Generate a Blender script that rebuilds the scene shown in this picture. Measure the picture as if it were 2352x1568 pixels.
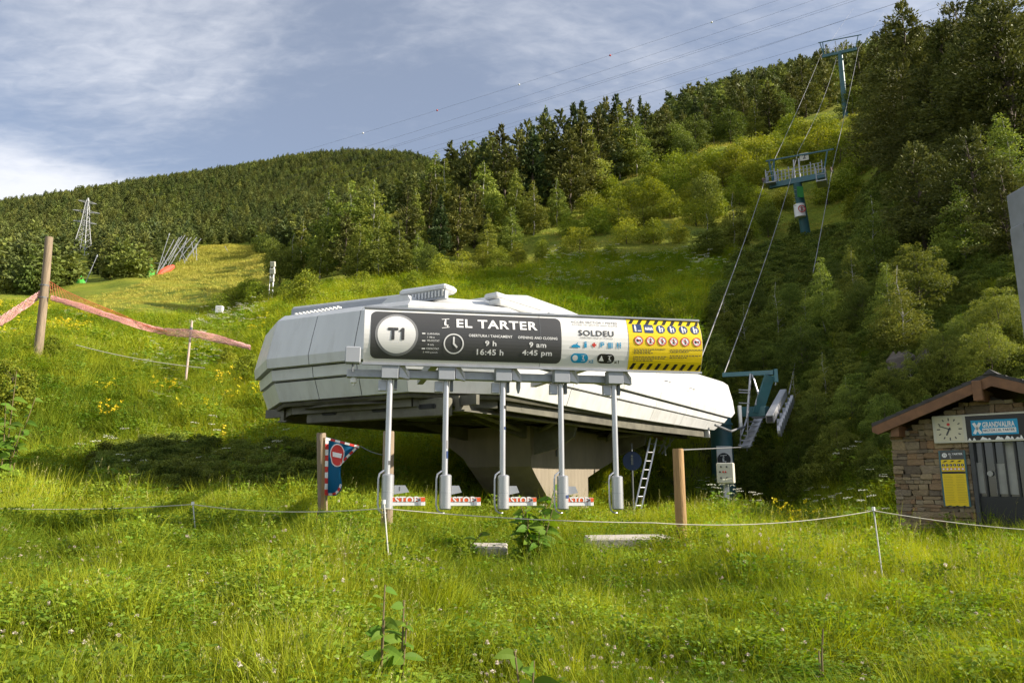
import bpy, math, random
import numpy as np
from mathutils import Vector, Matrix, Euler
R = math.radians
for o in list(bpy.data.objects):
    bpy.data.objects.remove(o, do_unlink=True)
scene = bpy.context.scene
COL = scene.collection

# ------------------------------------------------------------------ camera
PITCH = R(10.86)
CAM_H = 1.2
FPX, CX, CY = 1699.0, 1176.0, 784.0          # measured on the photograph scaled to 2352 x 1568
cd = bpy.data.cameras.new('camera')
cam = bpy.data.objects.new('camera', cd)
COL.objects.link(cam)
cam.location = (0, 0, CAM_H)
cam.rotation_euler = (math.pi / 2 + PITCH, 0, 0)
cd.sensor_width = 36.0
cd.lens = 36.0 * FPX / 2352.0
cd.clip_start = 0.05
cd.clip_end = 6000
scene.camera = cam

# ------------------------------------------------------------------ light
SUN_AZ = Vector((0.995, -0.08, 0)).normalized()   # horizontal direction towards the sun
SUN_EL = R(27)
SUN = Vector((SUN_AZ.x * math.cos(SUN_EL), SUN_AZ.y * math.cos(SUN_EL), math.sin(SUN_EL)))
sl = bpy.data.lights.new('sun', 'SUN')
sl.energy = 5.0
sl.angle = R(0.53)
sl.color = (1.0, 0.90, 0.76)
so = bpy.data.objects.new('sun', sl)
COL.objects.link(so)
so.rotation_euler = SUN.to_track_quat('Z', 'Y').to_euler()

world = bpy.data.worlds.new('World')
scene.world = world
world.use_nodes = True
wn, wl = world.node_tree.nodes, world.node_tree.links
wn.clear()
wout = wn.new('ShaderNodeOutputWorld')
bg = wn.new('ShaderNodeBackground')
bg.inputs['Strength'].default_value = 0.072
sky = wn.new('ShaderNodeTexSky')
sky.sky_type = 'NISHITA'
sky.sun_disc = False
sky.sun_elevation = SUN_EL
sky.sun_rotation = math.atan2(SUN_AZ.x, SUN_AZ.y)
sky.altitude = 1700
sky.air_density = 1.0
sky.dust_density = 1.2
sky.ozone_density = 1.5
# thin cloud veil, the same all round the sky
tc = wn.new('ShaderNodeTexCoord')
sep = wn.new('ShaderNodeSeparateXYZ')
wl.new(tc.outputs['Generated'], sep.inputs[0])
addz = wn.new('ShaderNodeMath'); addz.operation = 'ADD'; addz.inputs[1].default_value = 0.16
wl.new(sep.outputs['Z'], addz.inputs[0])
mxz = wn.new('ShaderNodeMath'); mxz.operation = 'MAXIMUM'; mxz.inputs[1].default_value = 0.05
wl.new(addz.outputs[0], mxz.inputs[0])
dvx = wn.new('ShaderNodeMath'); dvx.operation = 'DIVIDE'
dvy = wn.new('ShaderNodeMath'); dvy.operation = 'DIVIDE'
wl.new(sep.outputs['X'], dvx.inputs[0]); wl.new(mxz.outputs[0], dvx.inputs[1])
wl.new(sep.outputs['Y'], dvy.inputs[0]); wl.new(mxz.outputs[0], dvy.inputs[1])
cmb = wn.new('ShaderNodeCombineXYZ')
wl.new(dvx.outputs[0], cmb.inputs[0]); wl.new(dvy.outputs[0], cmb.inputs[1])

def wnoise(scale, detail, rough, dist, off, stretch=(1, 1, 1), rot=0.0):
    mp = wn.new('ShaderNodeMapping')
    mp.inputs['Location'].default_value = off
    mp.inputs['Scale'].default_value = stretch
    mp.inputs['Rotation'].default_value = (0, 0, rot)
    wl.new(cmb.outputs[0], mp.inputs[0])
    n = wn.new('ShaderNodeTexNoise')
    n.inputs['Scale'].default_value = scale
    n.inputs['Detail'].default_value = detail
    n.inputs['Roughness'].default_value = rough
    n.inputs['Distortion'].default_value = dist
    wl.new(mp.outputs[0], n.inputs['Vector'])
    return n

def wramp(sock, a, b, ca=0.0, cb=1.0):
    m = wn.new('ShaderNodeMapRange')
    m.interpolation_type = 'SMOOTHSTEP'
    m.inputs['From Min'].default_value = a
    m.inputs['From Max'].default_value = b
    m.inputs['To Min'].default_value = ca
    m.inputs['To Max'].default_value = cb
    wl.new(sock, m.inputs['Value'])
    return m.outputs[0]

def wmath(op, a, b):
    m = wn.new('ShaderNodeMath'); m.operation = op
    for i, s in enumerate((a, b)):
        if isinstance(s, (int, float)):
            m.inputs[i].default_value = s
        else:
            wl.new(s, m.inputs[i])
    return m.outputs[0]

CL_OFF = (2.687, 16.949, 0)
bign = wnoise(0.42, 2.0, 0.5, 0.3, CL_OFF)
big = wramp(bign.outputs['Fac'], 0.40, 0.60)
mid = wnoise(1.3, 8.0, 0.60, 0.4, (2.1, 7.7, 0), (1.0, 1.5, 1), R(28))
fine = wnoise(16.0, 4.0, 0.55, 0.6, (0.4, 3.3, 0), (1.0, 2.0, 1), R(24))
puff = wmath('ADD', wmath('MULTIPLY', mid.outputs['Fac'], 0.82), wmath('MULTIPLY', fine.outputs['Fac'], 0.18))
dens = wmath('ADD', puff, wmath('MULTIPLY', big, 0.30))
cloud = wmath('MULTIPLY', wramp(dens, 0.42, 0.88, 0.22, 0.95), wramp(sep.outputs['Z'], -0.02, 0.05))
mixc = wn.new('ShaderNodeMix'); mixc.data_type = 'RGBA'
wl.new(cloud, mixc.inputs[0])
hs = wn.new('ShaderNodeHueSaturation')
hs.inputs['Saturation'].default_value = 1.06
hs.inputs['Value'].default_value = 1.0
wl.new(sky.outputs[0], hs.inputs['Color'])
wl.new(hs.outputs[0], mixc.inputs[6])
mixc.inputs[7].default_value = (7.0, 7.15, 7.6, 1)
wl.new(mixc.outputs[2], bg.inputs['Color'])
wl.new(bg.outputs[0], wout.inputs['Surface'])

scene.view_settings.view_transform = 'Standard'
scene.view_settings.look = 'None'
scene.view_settings.exposure = 1.0
scene.view_settings.gamma = 1.0
scene.view_settings.use_curve_mapping = False
scene.cycles.use_denoising = True
scene.cycles.max_bounces = 3
scene.cycles.diffuse_bounces = 1
scene.cycles.glossy_bounces = 2
scene.cycles.transmission_bounces = 3
scene.cycles.transparent_max_bounces = 8
scene.cycles.sample_clamp_indirect = 4.0
scene.cycles.use_adaptive_sampling = True
scene.cycles.adaptive_threshold = 0.02

# ------------------------------------------------------------------ geometry helpers
SP, CP = math.sin(PITCH), math.cos(PITCH)

def ray(px, py):
    a = (px - CX) / FPX
    v = (CY - py) / FPX
    return Vector((a, CP - v * SP, SP + v * CP))

def at(px, py, Y):
    """point at depth Y seen at photo pixel px,py (2352 px wide photo)"""
    d = ray(px, py)
    s = Y / d.y
    return Vector((d.x * s, Y, CAM_H + d.z * s))

def on_plane(px, py, p0, n):
    d = ray(px, py)
    o = Vector((0, 0, CAM_H))
    s = (Vector(p0) - o).dot(n) / d.dot(n)
    return o + d * s

def newmesh(name, verts, faces, smooth=False):
    me = bpy.data.meshes.new(name)
    me.from_pydata([tuple(v) for v in verts], [], faces)
    if smooth:
        me.polygons.foreach_set('use_smooth', [True] * len(me.polygons))
    me.update()
    return me

def fastmesh(name, V, Fq, tint=None, mat_idx=None, smooth=False):
    """V (n,3) array; Fq (m,3|4) int array"""
    me = bpy.data.meshes.new(name)
    V = np.asarray(V, dtype=np.float32); Fq = np.asarray(Fq, dtype=np.int32)
    k = Fq.shape[1]
    me.vertices.add(len(V)); me.vertices.foreach_set('co', V.ravel())
    me.loops.add(Fq.size); me.loops.foreach_set('vertex_index', Fq.ravel())
    me.polygons.add(len(Fq))
    me.polygons.foreach_set('loop_start', np.arange(0, Fq.size, k, dtype=np.int32))
    me.polygons.foreach_set('loop_total', np.full(len(Fq), k, dtype=np.int32))
    if mat_idx is not None:
        me.polygons.foreach_set('material_index', np.asarray(mat_idx, dtype=np.int32))
    if smooth:
        me.polygons.foreach_set('use_smooth', np.ones(len(Fq), dtype=bool))
    me.update(calc_edges=True)
    if tint is not None:
        at_ = me.attributes.new('tint', 'FLOAT', 'FACE')
        at_.data.foreach_set('value', np.asarray(tint, dtype=np.float32))
    return me

class MB:
    """collects simple shapes into one mesh"""
    def __init__(s):
        s.v, s.f = [], []
    def raw(s, vs, fs):
        b = len(s.v)
        s.v += [Vector(v) for v in vs]
        s.f += [tuple(i + b for i in f) for f in fs]
        return s
    def box(s, c, d, m=None, bev=0.0):
        x, y, z = d[0] / 2, d[1] / 2, d[2] / 2
        c = Vector(c)
        if bev > 0:
            b = min(bev, x * .9, y * .9, z * .9)
            ring = lambda zz, q: [(x - q, y - b - q * 0, zz) for _ in ()]
            pts = []
            for zz, ins in ((-z, b), (-z + b, 0), (z - b, 0), (z, b)):
                X, Y2 = x - ins, y - ins
                k = b * (0.5 if ins else 1.0) * 0.7
                pts += [(X - k, -Y2, zz), (X, -Y2 + k, zz), (X, Y2 - k, zz), (X - k, Y2, zz),
                        (-X + k, Y2, zz), (-X, Y2 - k, zz), (-X, -Y2 + k, zz), (-X + k, -Y2, zz)]
            fs = []
            for r in range(3):
                for i in range(8):
                    j = (i + 1) % 8
                    fs.append((r * 8 + i, r * 8 + j, r * 8 + 8 + j, r * 8 + 8 + i))
            fs.append(tuple(range(7, -1, -1))); fs.append(tuple(range(24, 32)))
        else:
            pts = [(-x, -y, -z), (x, -y, -z), (x, y, -z), (-x, y, -z), (-x, -y, z), (x, -y, z), (x, y, z), (-x, y, z)]
            fs = [(0, 3, 2, 1), (4, 5, 6, 7), (0, 1, 5, 4), (1, 2, 6, 5), (2, 3, 7, 6), (3, 0, 4, 7)]
        pts = [Vector(p) for p in pts]
        if m is not None:
            pts = [m @ p for p in pts]
        return s.raw([p + c for p in pts], fs)
    def bar(s, a, b, w, h, up=(0, 0, 1), bev=0.0):
        """box beam from a to b, w across, h along up"""
        a, b = Vector(a), Vector(b)
        d = b - a
        L = d.length
        y = d.normalized()
        up = Vector(up)
        if abs(y.dot(up)) > 0.98:
            up = Vector((1, 0, 0))
        x = y.cross(up).normalized()
        z = x.cross(y)
        m = Matrix((x, y, z)).transposed()
        return s.box((a + b) / 2, (w, L, h), m, bev)
    def tube(s, path, r, n=8, caps=True):
        path = [Vector(p) for p in path]
        rs = r if isinstance(r, (list, tuple)) else [r] * len(path)
        rings = []
        prev = None
        for i, p in enumerate(path):
            if i == 0: d = path[1] - p
            elif i == len(path) - 1: d = p - path[i - 1]
            else: d = (path[i + 1] - p).normalized() + (p - path[i - 1]).normalized()
            d = d.normalized()
            if prev is None:
                u = Vector((0, 0, 1)) if abs(d.z) < 0.9 else Vector((1, 0, 0))
                x = d.cross(u).normalized()
            else:
                x = (prev - d * prev.dot(d)).normalized()
            prev = x
            y = d.cross(x)
            rings.append([p + (x * math.cos(2 * math.pi * k / n) + y * math.sin(2 * math.pi * k / n)) * rs[i] for k in range(n)])
        vs = [q for ring in rings for q in ring]
        fs = []
        for i in range(len(rings) - 1):
            for k in range(n):
                j = (k + 1) % n
                fs.append((i * n + k, i * n + j, (i + 1) * n + j, (i + 1) * n + k))
        if caps:
            fs.append(tuple(range(n - 1, -1, -1)))
            fs.append(tuple((len(rings) - 1) * n + k for k in range(n)))
        return s.raw(vs, fs)
    def prism(s, poly, ax, h):
        """poly: list of 3d points (planar), extruded by vector ax*h"""
        n = len(poly)
        e = Vector(ax) * h
        vs = [Vector(p) for p in poly] + [Vector(p) + e for p in poly]
        fs = [tuple(range(n - 1, -1, -1)), tuple(range(n, 2 * n))]
        for i in range(n):
            j = (i + 1) % n
            fs.append((i, j, n + j, n + i))
        return s.raw(vs, fs)
    def disc(s, c, nrm, r, h, n=24):
        c, nrm = Vector(c), Vector(nrm).normalized()
        return s.tube([c - nrm * h / 2, c + nrm * h / 2], r, n)
    def loft(s, rings, cap=True):
        n = len(rings[0])
        vs = [Vector(p) for r in rings for p in r]
        fs = []
        for i in range(len(rings) - 1):
            for k in range(n):
                j = (k + 1) % n
                fs.append((i * n + k, i * n + j, (i + 1) * n + j, (i + 1) * n + k))
        if cap:
            fs.append(tuple(range(n - 1, -1, -1)))
            fs.append(tuple((len(rings) - 1) * n + k for k in range(n)))
        return s.raw(vs, fs)
    def build(s, name, mat, parent=None, smooth=False, origin=None):
        o0 = Vector(origin) if origin is not None else (parent_loc(parent) if parent else Vector((0, 0, 0)))
        me = newmesh(name, [v - o0 for v in s.v], s.f, False)
        if smooth:
            smooth_by_angle(me)
        return link(name, me, mat, parent, None if parent else o0)

def smooth_by_angle(me, ang=R(35)):
    import bmesh
    bm = bmesh.new(); bm.from_mesh(me)
    bmesh.ops.recalc_face_normals(bm, faces=bm.faces)
    for f in bm.faces: f.smooth = True
    for e in bm.edges:
        if len(e.link_faces) == 2 and e.calc_face_angle(0) > ang:
            e.smooth = False
    bm.to_mesh(me); bm.free()

def parent_loc(p):
    l = Vector((0, 0, 0))
    while p is not None:
        l = l + p.location
        p = p.parent
    return l

def link(name, me, mat, parent=None, loc=None):
    o = bpy.data.objects.new(name, me)
    COL.objects.link(o)
    if mat is not None and me is not None and len(me.materials) == 0:
        for m in (mat if isinstance(mat, (list, tuple)) else [mat]):
            me.materials.append(m)
    if parent is not None:
        o.parent = parent
    if loc is not None:
        o.location = loc
    return o

def thing(name, label, cat, loc=(0, 0, 0), group=None):
    """empty at a thing's base; children are built in world coordinates minus loc"""
    o = bpy.data.objects.new(name, None)
    COL.objects.link(o)
    o.location = loc
    o.empty_display_size = 0.3
    return tag(o, label, cat, group)

def tag(o, label, cat, group=None):
    o['label'] = label
    o['category'] = cat
    if group: o['group'] = group
    return o

def kind(o, k, label=None, cat=None):
    o['kind'] = k
    if label: o['label'] = label
    if cat: o['category'] = cat
    return o

def plab(o, label):
    o['label'] = label
    return o

# ------------------------------------------------------------------ materials
def pmat(name, col, rough=0.6, metal=0.0, var=0.12, vs=4.0, bump=0.0, bs=30.0, spec=0.5, dirt=None, dscale=2.0, damt=0.4, stretch=(1, 1, 1)):
    m = bpy.data.materials.new(name)
    m.use_nodes = True
    nt = m.node_tree; N, L = nt.nodes, nt.links
    p = N['Principled BSDF']
    p.inputs['Roughness'].default_value = rough
    p.inputs['Metallic'].default_value = metal
    p.inputs['Specular IOR Level'].default_value = spec
    tcn = N.new('ShaderNodeTexCoord')
    mp = N.new('ShaderNodeMapping'); mp.inputs['Scale'].default_value = stretch
    L.new(tcn.outputs['Object'], mp.inputs[0])
    no = N.new('ShaderNodeTexNoise')
    no.inputs['Scale'].default_value = vs; no.inputs['Detail'].default_value = 6; no.inputs['Roughness'].default_value = 0.6
    L.new(mp.outputs[0], no.inputs['Vector'])
    mr = N.new('ShaderNodeMapRange')
    mr.inputs['From Min'].default_value = 0.3; mr.inputs['From Max'].default_value = 0.7
    mr.inputs['To Min'].default_value = 1 - var; mr.inputs['To Max'].default_value = 1 + var
    L.new(no.outputs['Fac'], mr.inputs['Value'])
    mul = N.new('ShaderNodeMix'); mul.data_type = 'RGBA'; mul.blend_type = 'MULTIPLY'
    mul.inputs[0].default_value = 1.0
    mul.inputs[6].default_value = (*col, 1)
    L.new(mr.outputs[0], mul.inputs[7])
    out = mul.outputs[2]
    if dirt:
        n2 = N.new('ShaderNodeTexNoise')
        n2.inputs['Scale'].default_value = dscale; n2.inputs['Detail'].default_value = 8; n2.inputs['Roughness'].default_value = 0.7
        L.new(mp.outputs[0], n2.inputs['Vector'])
        r2 = N.new('ShaderNodeMapRange')
        r2.inputs['From Min'].default_value = 0.48; r2.inputs['From Max'].default_value = 0.75
        r2.inputs['To Max'].default_value = damt
        L.new(n2.outputs['Fac'], r2.inputs['Value'])
        mx = N.new('ShaderNodeMix'); mx.data_type = 'RGBA'
        L.new(r2.outputs[0], mx.inputs[0]); L.new(out, mx.inputs[6])
        mx.inputs[7].default_value = (*dirt, 1)
        out = mx.outputs[2]
    L.new(out, p.inputs['Base Color'])
    if bump > 0:
        n3 = N.new('ShaderNodeTexNoise')
        n3.inputs['Scale'].default_value = bs; n3.inputs['Detail'].default_value = 5
        L.new(mp.outputs[0], n3.inputs['Vector'])
        b = N.new('ShaderNodeBump'); b.inputs['Strength'].default_value = bump; b.inputs['Distance'].default_value = 0.02
        L.new(n3.outputs['Fac'], b.inputs['Height'])
        L.new(b.outputs[0], p.inputs['Normal'])
    return m

def leafmat(name, col, col2, trans=0.35, instancer=False, vary=0.25, spec=0.12, rough=0.6):
    """leaf: colour runs col..col2 by the per-face tint, varied per object"""
    m = bpy.data.materials.new(name)
    m.use_nodes = True
    nt = m.node_tree; N, L = nt.nodes, nt.links
    p = N['Principled BSDF']; out = N['Material Output']
    p.inputs['Roughness'].default_value = rough
    p.inputs['Specular IOR Level'].default_value = spec
    a = N.new('ShaderNodeAttribute'); a.attribute_name = 'tint'
    mx = N.new('ShaderNodeMix'); mx.data_type = 'RGBA'
    mx.inputs[6].default_value = (*col, 1); mx.inputs[7].default_value = (*col2, 1)
    oi = N.new('ShaderNodeObjectInfo')
    if instancer:
        b = N.new('ShaderNodeAttribute'); b.attribute_type = 'INSTANCER'; b.attribute_name = 'itint'
        ad = N.new('ShaderNodeMath'); ad.operation = 'MULTIPLY_ADD'; ad.inputs[1].default_value = 0.45
        L.new(a.outputs['Fac'], ad.inputs[0]); 
        mu = N.new('ShaderNodeMath'); mu.operation = 'MULTIPLY'; mu.inputs[1].default_value = 0.75
        L.new(b.outputs['Fac'], mu.inputs[0]); L.new(mu.outputs[0], ad.inputs[2])
        ad.use_clamp = True
        L.new(ad.outputs[0], mx.inputs[0])
    else:
        L.new(a.outputs['Fac'], mx.inputs[0])
    h = N.new('ShaderNodeHueSaturation')
    mr = N.new('ShaderNodeMapRange')
    mr.inputs['To Min'].default_value = 1 - vary; mr.inputs['To Max'].default_value = 1 + vary
    L.new(oi.outputs['Random'], mr.inputs['Value'])
    L.new(mr.outputs[0], h.inputs['Value'])
    mh = N.new('ShaderNodeMath'); mh.operation = 'MULTIPLY_ADD'; mh.inputs[1].default_value = 7.3; mh.inputs[2].default_value = 0.0
    L.new(oi.outputs['Random'], mh.inputs[0])
    fr = N.new('ShaderNodeMath'); fr.operation = 'FRACT'; L.new(mh.outputs[0], fr.inputs[0])
    mr2 = N.new('ShaderNodeMapRange'); mr2.inputs['To Min'].default_value = 0.483; mr2.inputs['To Max'].default_value = 0.513
    L.new(fr.outputs[0], mr2.inputs['Value']); L.new(mr2.outputs[0], h.inputs['Hue'])
    L.new(mx.outputs[2], h.inputs['Color'])
    L.new(h.outputs[0], p.inputs['Base Color'])
    t = N.new('ShaderNodeBsdfTranslucent')
    h2 = N.new('ShaderNodeHueSaturation'); h2.inputs['Value'].default_value = 1.25; h2.inputs['Saturation'].default_value = 1.1; h2.inputs['Hue'].default_value = 0.49
    L.new(h.outputs[0], h2.inputs['Color']); L.new(h2.outputs[0], t.inputs['Color'])
    ms = N.new('ShaderNodeMixShader'); ms.inputs[0].default_value = trans
    L.new(p.outputs[0], ms.inputs[1]); L.new(t.outputs[0], ms.inputs[2])
    L.new(ms.outputs[0], out.inputs['Surface'])
    return m

rng = np.random.default_rng(7)
random.seed(7)

# ------------------------------------------------------------------ terrain (heights measured along lines of sight, then smoothed; out-of-view right side lowered for the sun)
CTRL = [
 # left meadow bank and bench
 (-500,1165,12),(-500,1090,15),(-500,1010,18.5),(-500,890,22),(-500,815,26),(-500,755,36),(-500,715,60),(-500,700,110),(-500,640,200),(-500,560,400),(-500,490,700),
 (0,1168,12),(0,1090,15),(0,1010,18.5),(0,890,22),(0,820,25),(0,757,35),(0,717,60),(0,705,110),
 (100,828,24),
 (200,1168,12),(200,1100,15.5),(200,1040,19),(200,905,22.5),(200,830,26),(200,762,35),(200,714,60),(200,698,100),
 (400,1165,12.5),(400,1105,16),(400,1050,19.5),(400,940,22.5),(400,858,27),(400,795,34),(400,738,55),(400,692,85),(400,648,135),(400,626,170),
 (600,1140,14),(600,1100,17),(600,1050,20),(600,965,22.5),(600,885,26),(600,805,32),(600,742,45),(600,702,65),
 (480,712,80),(560,655,115),(610,602,180),(615,574,290),(520,610,210),(480,660,120),
 (560,562,330),(450,567,300),(520,575,290),
 # far hill
 (500,556,350),(500,520,410),(500,455,560),(500,400,720),(700,485,480),(700,420,650),(700,362,850),(850,357,870),(960,368,870),(820,450,620),
 (330,610,230),(300,560,330),(300,500,470),(300,428,700),(130,640,170),(100,560,320),(100,508,480),(100,462,690),
 (500,520,1200),(850,480,1300),(100,560,1200),(-500,600,1200),(1000,470,1000),
 # spur right of the run
 (650,705,60),(650,655,80),(660,625,95),(800,565,92),(900,510,105),(1000,460,118),(1100,432,125),(1200,440,112),(1300,400,118),
 (750,575,140),(700,550,250),(900,520,220),
 (720,695,50),(800,668,55),(900,654,56),(1000,645,55),(1100,630,56),(1200,612,60),(1300,600,61),(1400,592,62),(1500,594,61),(1600,600,60),(1700,597,62),(1800,586,68),(1856,575,72),(1950,560,72),
 (900,705,42),(1400,645,50),(1400,705,40),(1500,665,46),(1500,725,36),(1600,705,38),(1600,800,31.5),(1600,645,48),(1300,780,30),
 (1000,1140,18.5),(1000,1065,21.5),(1000,1005,24),(1000,905,28.5),(1000,805,32),(800,1090,18.5),(800,1005,21.5),(800,905,25),(700,1150,14),(700,1090,18),(700,1010,21),
 (1400,1172,25),(1400,1060,28.5),(1500,900,30.5),
 (1600,1176,25),(1700,1176,27.5),(1700,1060,30.5),(1700,905,33.5),(1700,785,37),(1700,690,44),(1700,628,55),
 (1850,1176,24),(1850,1060,27.5),(1850,905,30.5),(1850,785,34.5),(1850,690,42),(1850,618,60),
 (2000,1175,20),(2000,1010,23.5),(2000,855,27),(2000,705,33),(2000,600,45),(2000,480,62),(2000,380,85),
 (2200,1110,20),(2200,905,24),(2200,755,28),(2200,610,36),(2200,460,47),(2200,310,65),
 (2352,1070,18.8),(2352,855,22.5),(2352,655,28),(2352,505,36),(2352,355,46),(2352,210,62),
 (2900,1150,15),(2900,1010,19),(2900,820,27),(2900,600,45),  # out of view on the right: ground kept low so sunlight gets in
 (1100,565,78),(1200,545,78),(1300,500,88),(1400,475,90),(1500,445,97),(1400,405,112),(1600,425,98),(1600,365,118),(1700,385,105),(1700,325,132),(1800,425,92),(1800,305,135),(1900,425,92),(1942,272,130),
 (1200,385,140),(1300,360,150),(1430,340,145),
 (1500,310,190),(1600,280,200),(1600,245,350),(1700,258,220),(1700,210,350),(1850,180,300),(1850,228,220),(2000,188,220),(2000,140,300),(2100,128,280),
 (1000,430,300),(1200,420,350),(1350,390,300),(1200,440,800),(1600,300,700),(1850,260,700),(2100,220,700),(2400,200,400),(2900,200,300),
]
pts = []
for px, py, Y in CTRL:
    p = at(px, py, Y)
    veg = 0.3 if Y < 60 else 0.0
    pts.append((p.x, p.y, p.z - veg))
for X in (-22, -14, -7, 0, 6, 12):
    for Y in (-8, -2, 4, 8):
        pts.append((X, Y, 0.0 + (0.25 if X == -22 else 0)))
for X, Y, z in ((-5, 11.2, .45), (-3, 11.3, .35), (0, 11.5, .10), (5, 12, 0), (-2, 14, .32), (3, 15, .0), (1.9, 19.5, .05), (5, 19, 0.0), (8.3, 15, .08), (10.5, 13, .06), (13, 11, .3), (22, 4, .6), (30, 10, 1.5), (30, -6, .6),
                (15, 8, .15), (20, 14, 1.5), (40, 20, 5), (55, 5, 3), (60, 30, 9), (-6, 9.5, .55), (-4.2, 9.6, .52), (-1.3, 7.6, .24), (-4, 7.5, .3), (-6, 6.5, .28), (-11, 9, .6), (1, 10.3, .10), (3, 10.6, .10)):  # far-right points beyond view also kept low to let the sun through
    pts.append((X, Y, z))
pts = np.array(pts)
OFF = 10.0

def st(X, Y):
    q = np.maximum(Y + OFF, 0.8)
    return np.stack([X / q * 2.2, np.log(q)], -1), q

PS, PQ = st(pts[:, 0], pts[:, 1])
PV = pts[:, 2] / PQ

def kern(r2):
    return np.where(r2 > 1e-12, 0.5 * r2 * np.log(np.maximum(r2, 1e-12)), 0.0)

def tps_fit():
    n = len(PS)
    K = kern(((PS[:, None] - PS[None]) ** 2).sum(-1)) + np.eye(n) * 0.002
    P = np.concatenate([np.ones((n, 1)), PS], 1)
    A = np.zeros((n + 3, n + 3))
    A[:n, :n] = K; A[:n, n:] = P; A[n:, :n] = P.T
    b = np.concatenate([PV, np.zeros(3)])
    return np.linalg.solve(A, b)
TPS = tps_fit()

def ground(X, Y):
    X = np.atleast_1d(np.asarray(X, float)); Y = np.atleast_1d(np.asarray(Y, float))
    S, q = st(X.ravel(), Y.ravel())
    out = np.empty(len(S))
    n = len(PS)
    for i in range(0, len(S), 20000):
        s = S[i:i + 20000]
        K = kern(((s[:, None] - PS[None]) ** 2).sum(-1))
        out[i:i + 20000] = K @ TPS[:n] + TPS[n] + s @ TPS[n + 1:]
    z = out * q
    x, y = X.ravel(), Y.ravel()
    # small natural undulation
    a = np.clip(np.hypot(x, y) / 14.0, 0.25, 5.0)
    z = z + a * (0.10 * np.sin(x * 0.9 / a + 1.3) * np.sin(y * 0.8 / a) + 0.05 * np.sin(x * 2.3 / a + y * 1.7 / a))
    return z.reshape(X.shape)

def gz(x, y):
    return float(ground(x, y)[0])

def hit(px, py, y0=2.5, y1=1200.0):
    """where the line of sight through a photo pixel meets the ground"""
    Ys = np.exp(np.linspace(math.log(y0), math.log(y1), 500))
    d = ray(px, py)
    X = d.x / d.y * Ys; Z = CAM_H + d.z / d.y * Ys
    g = ground(X, Ys)
    below = np.nonzero(Z <= g)[0]
    if len(below) == 0:
        i = int(np.argmin(Z - g))
    else:
        i = int(below[0])
    if i > 0 and len(below):
        t0, t1 = Z[i - 1] - g[i - 1], Z[i] - g[i]
        k = t0 / (t0 - t1) if t0 != t1 else 0
        Y = Ys[i - 1] + (Ys[i] - Ys[i - 1]) * k
    else:
        Y = Ys[i]
    x = d.x / d.y * Y
    return Vector((x, Y, gz(x, Y)))

def heights(p, py_top):
    """height of a thing standing at p whose top is seen at photo row py_top"""
    v = (CY - py_top) / FPX
    e = (SP + v * CP) / (CP - v * SP)
    return CAM_H + e * p.y - p.z

# mesh sheet: fan-shaped grid, fine near the camera, running to beyond the far hill
us = np.concatenate([np.linspace(-3.2, -0.95, 20, endpoint=False), np.linspace(-0.95, 0.95, 250), np.linspace(0.95, 3.2, 21)[1:]])
ts = np.concatenate([np.linspace(math.log(1.0), math.log(12.0), 20, endpoint=False), np.linspace(math.log(12.0), math.log(1450), 300)])
UU, TT = np.meshgrid(us, ts)
QQ = np.exp(TT)
GX = UU * QQ; GY = QQ - OFF
GZ = ground(GX, GY)
nu, nt_ = len(us), len(ts)
idx = np.arange(nu * nt_).reshape(nt_, nu)
FQ = np.stack([idx[:-1, :-1].ravel(), idx[:-1, 1:].ravel(), idx[1:, 1:].ravel(), idx[1:, :-1].ravel()], 1)
ground_me = fastmesh('ground', np.stack([GX.ravel(), GY.ravel(), GZ.ravel()], 1), FQ, smooth=True)

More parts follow.
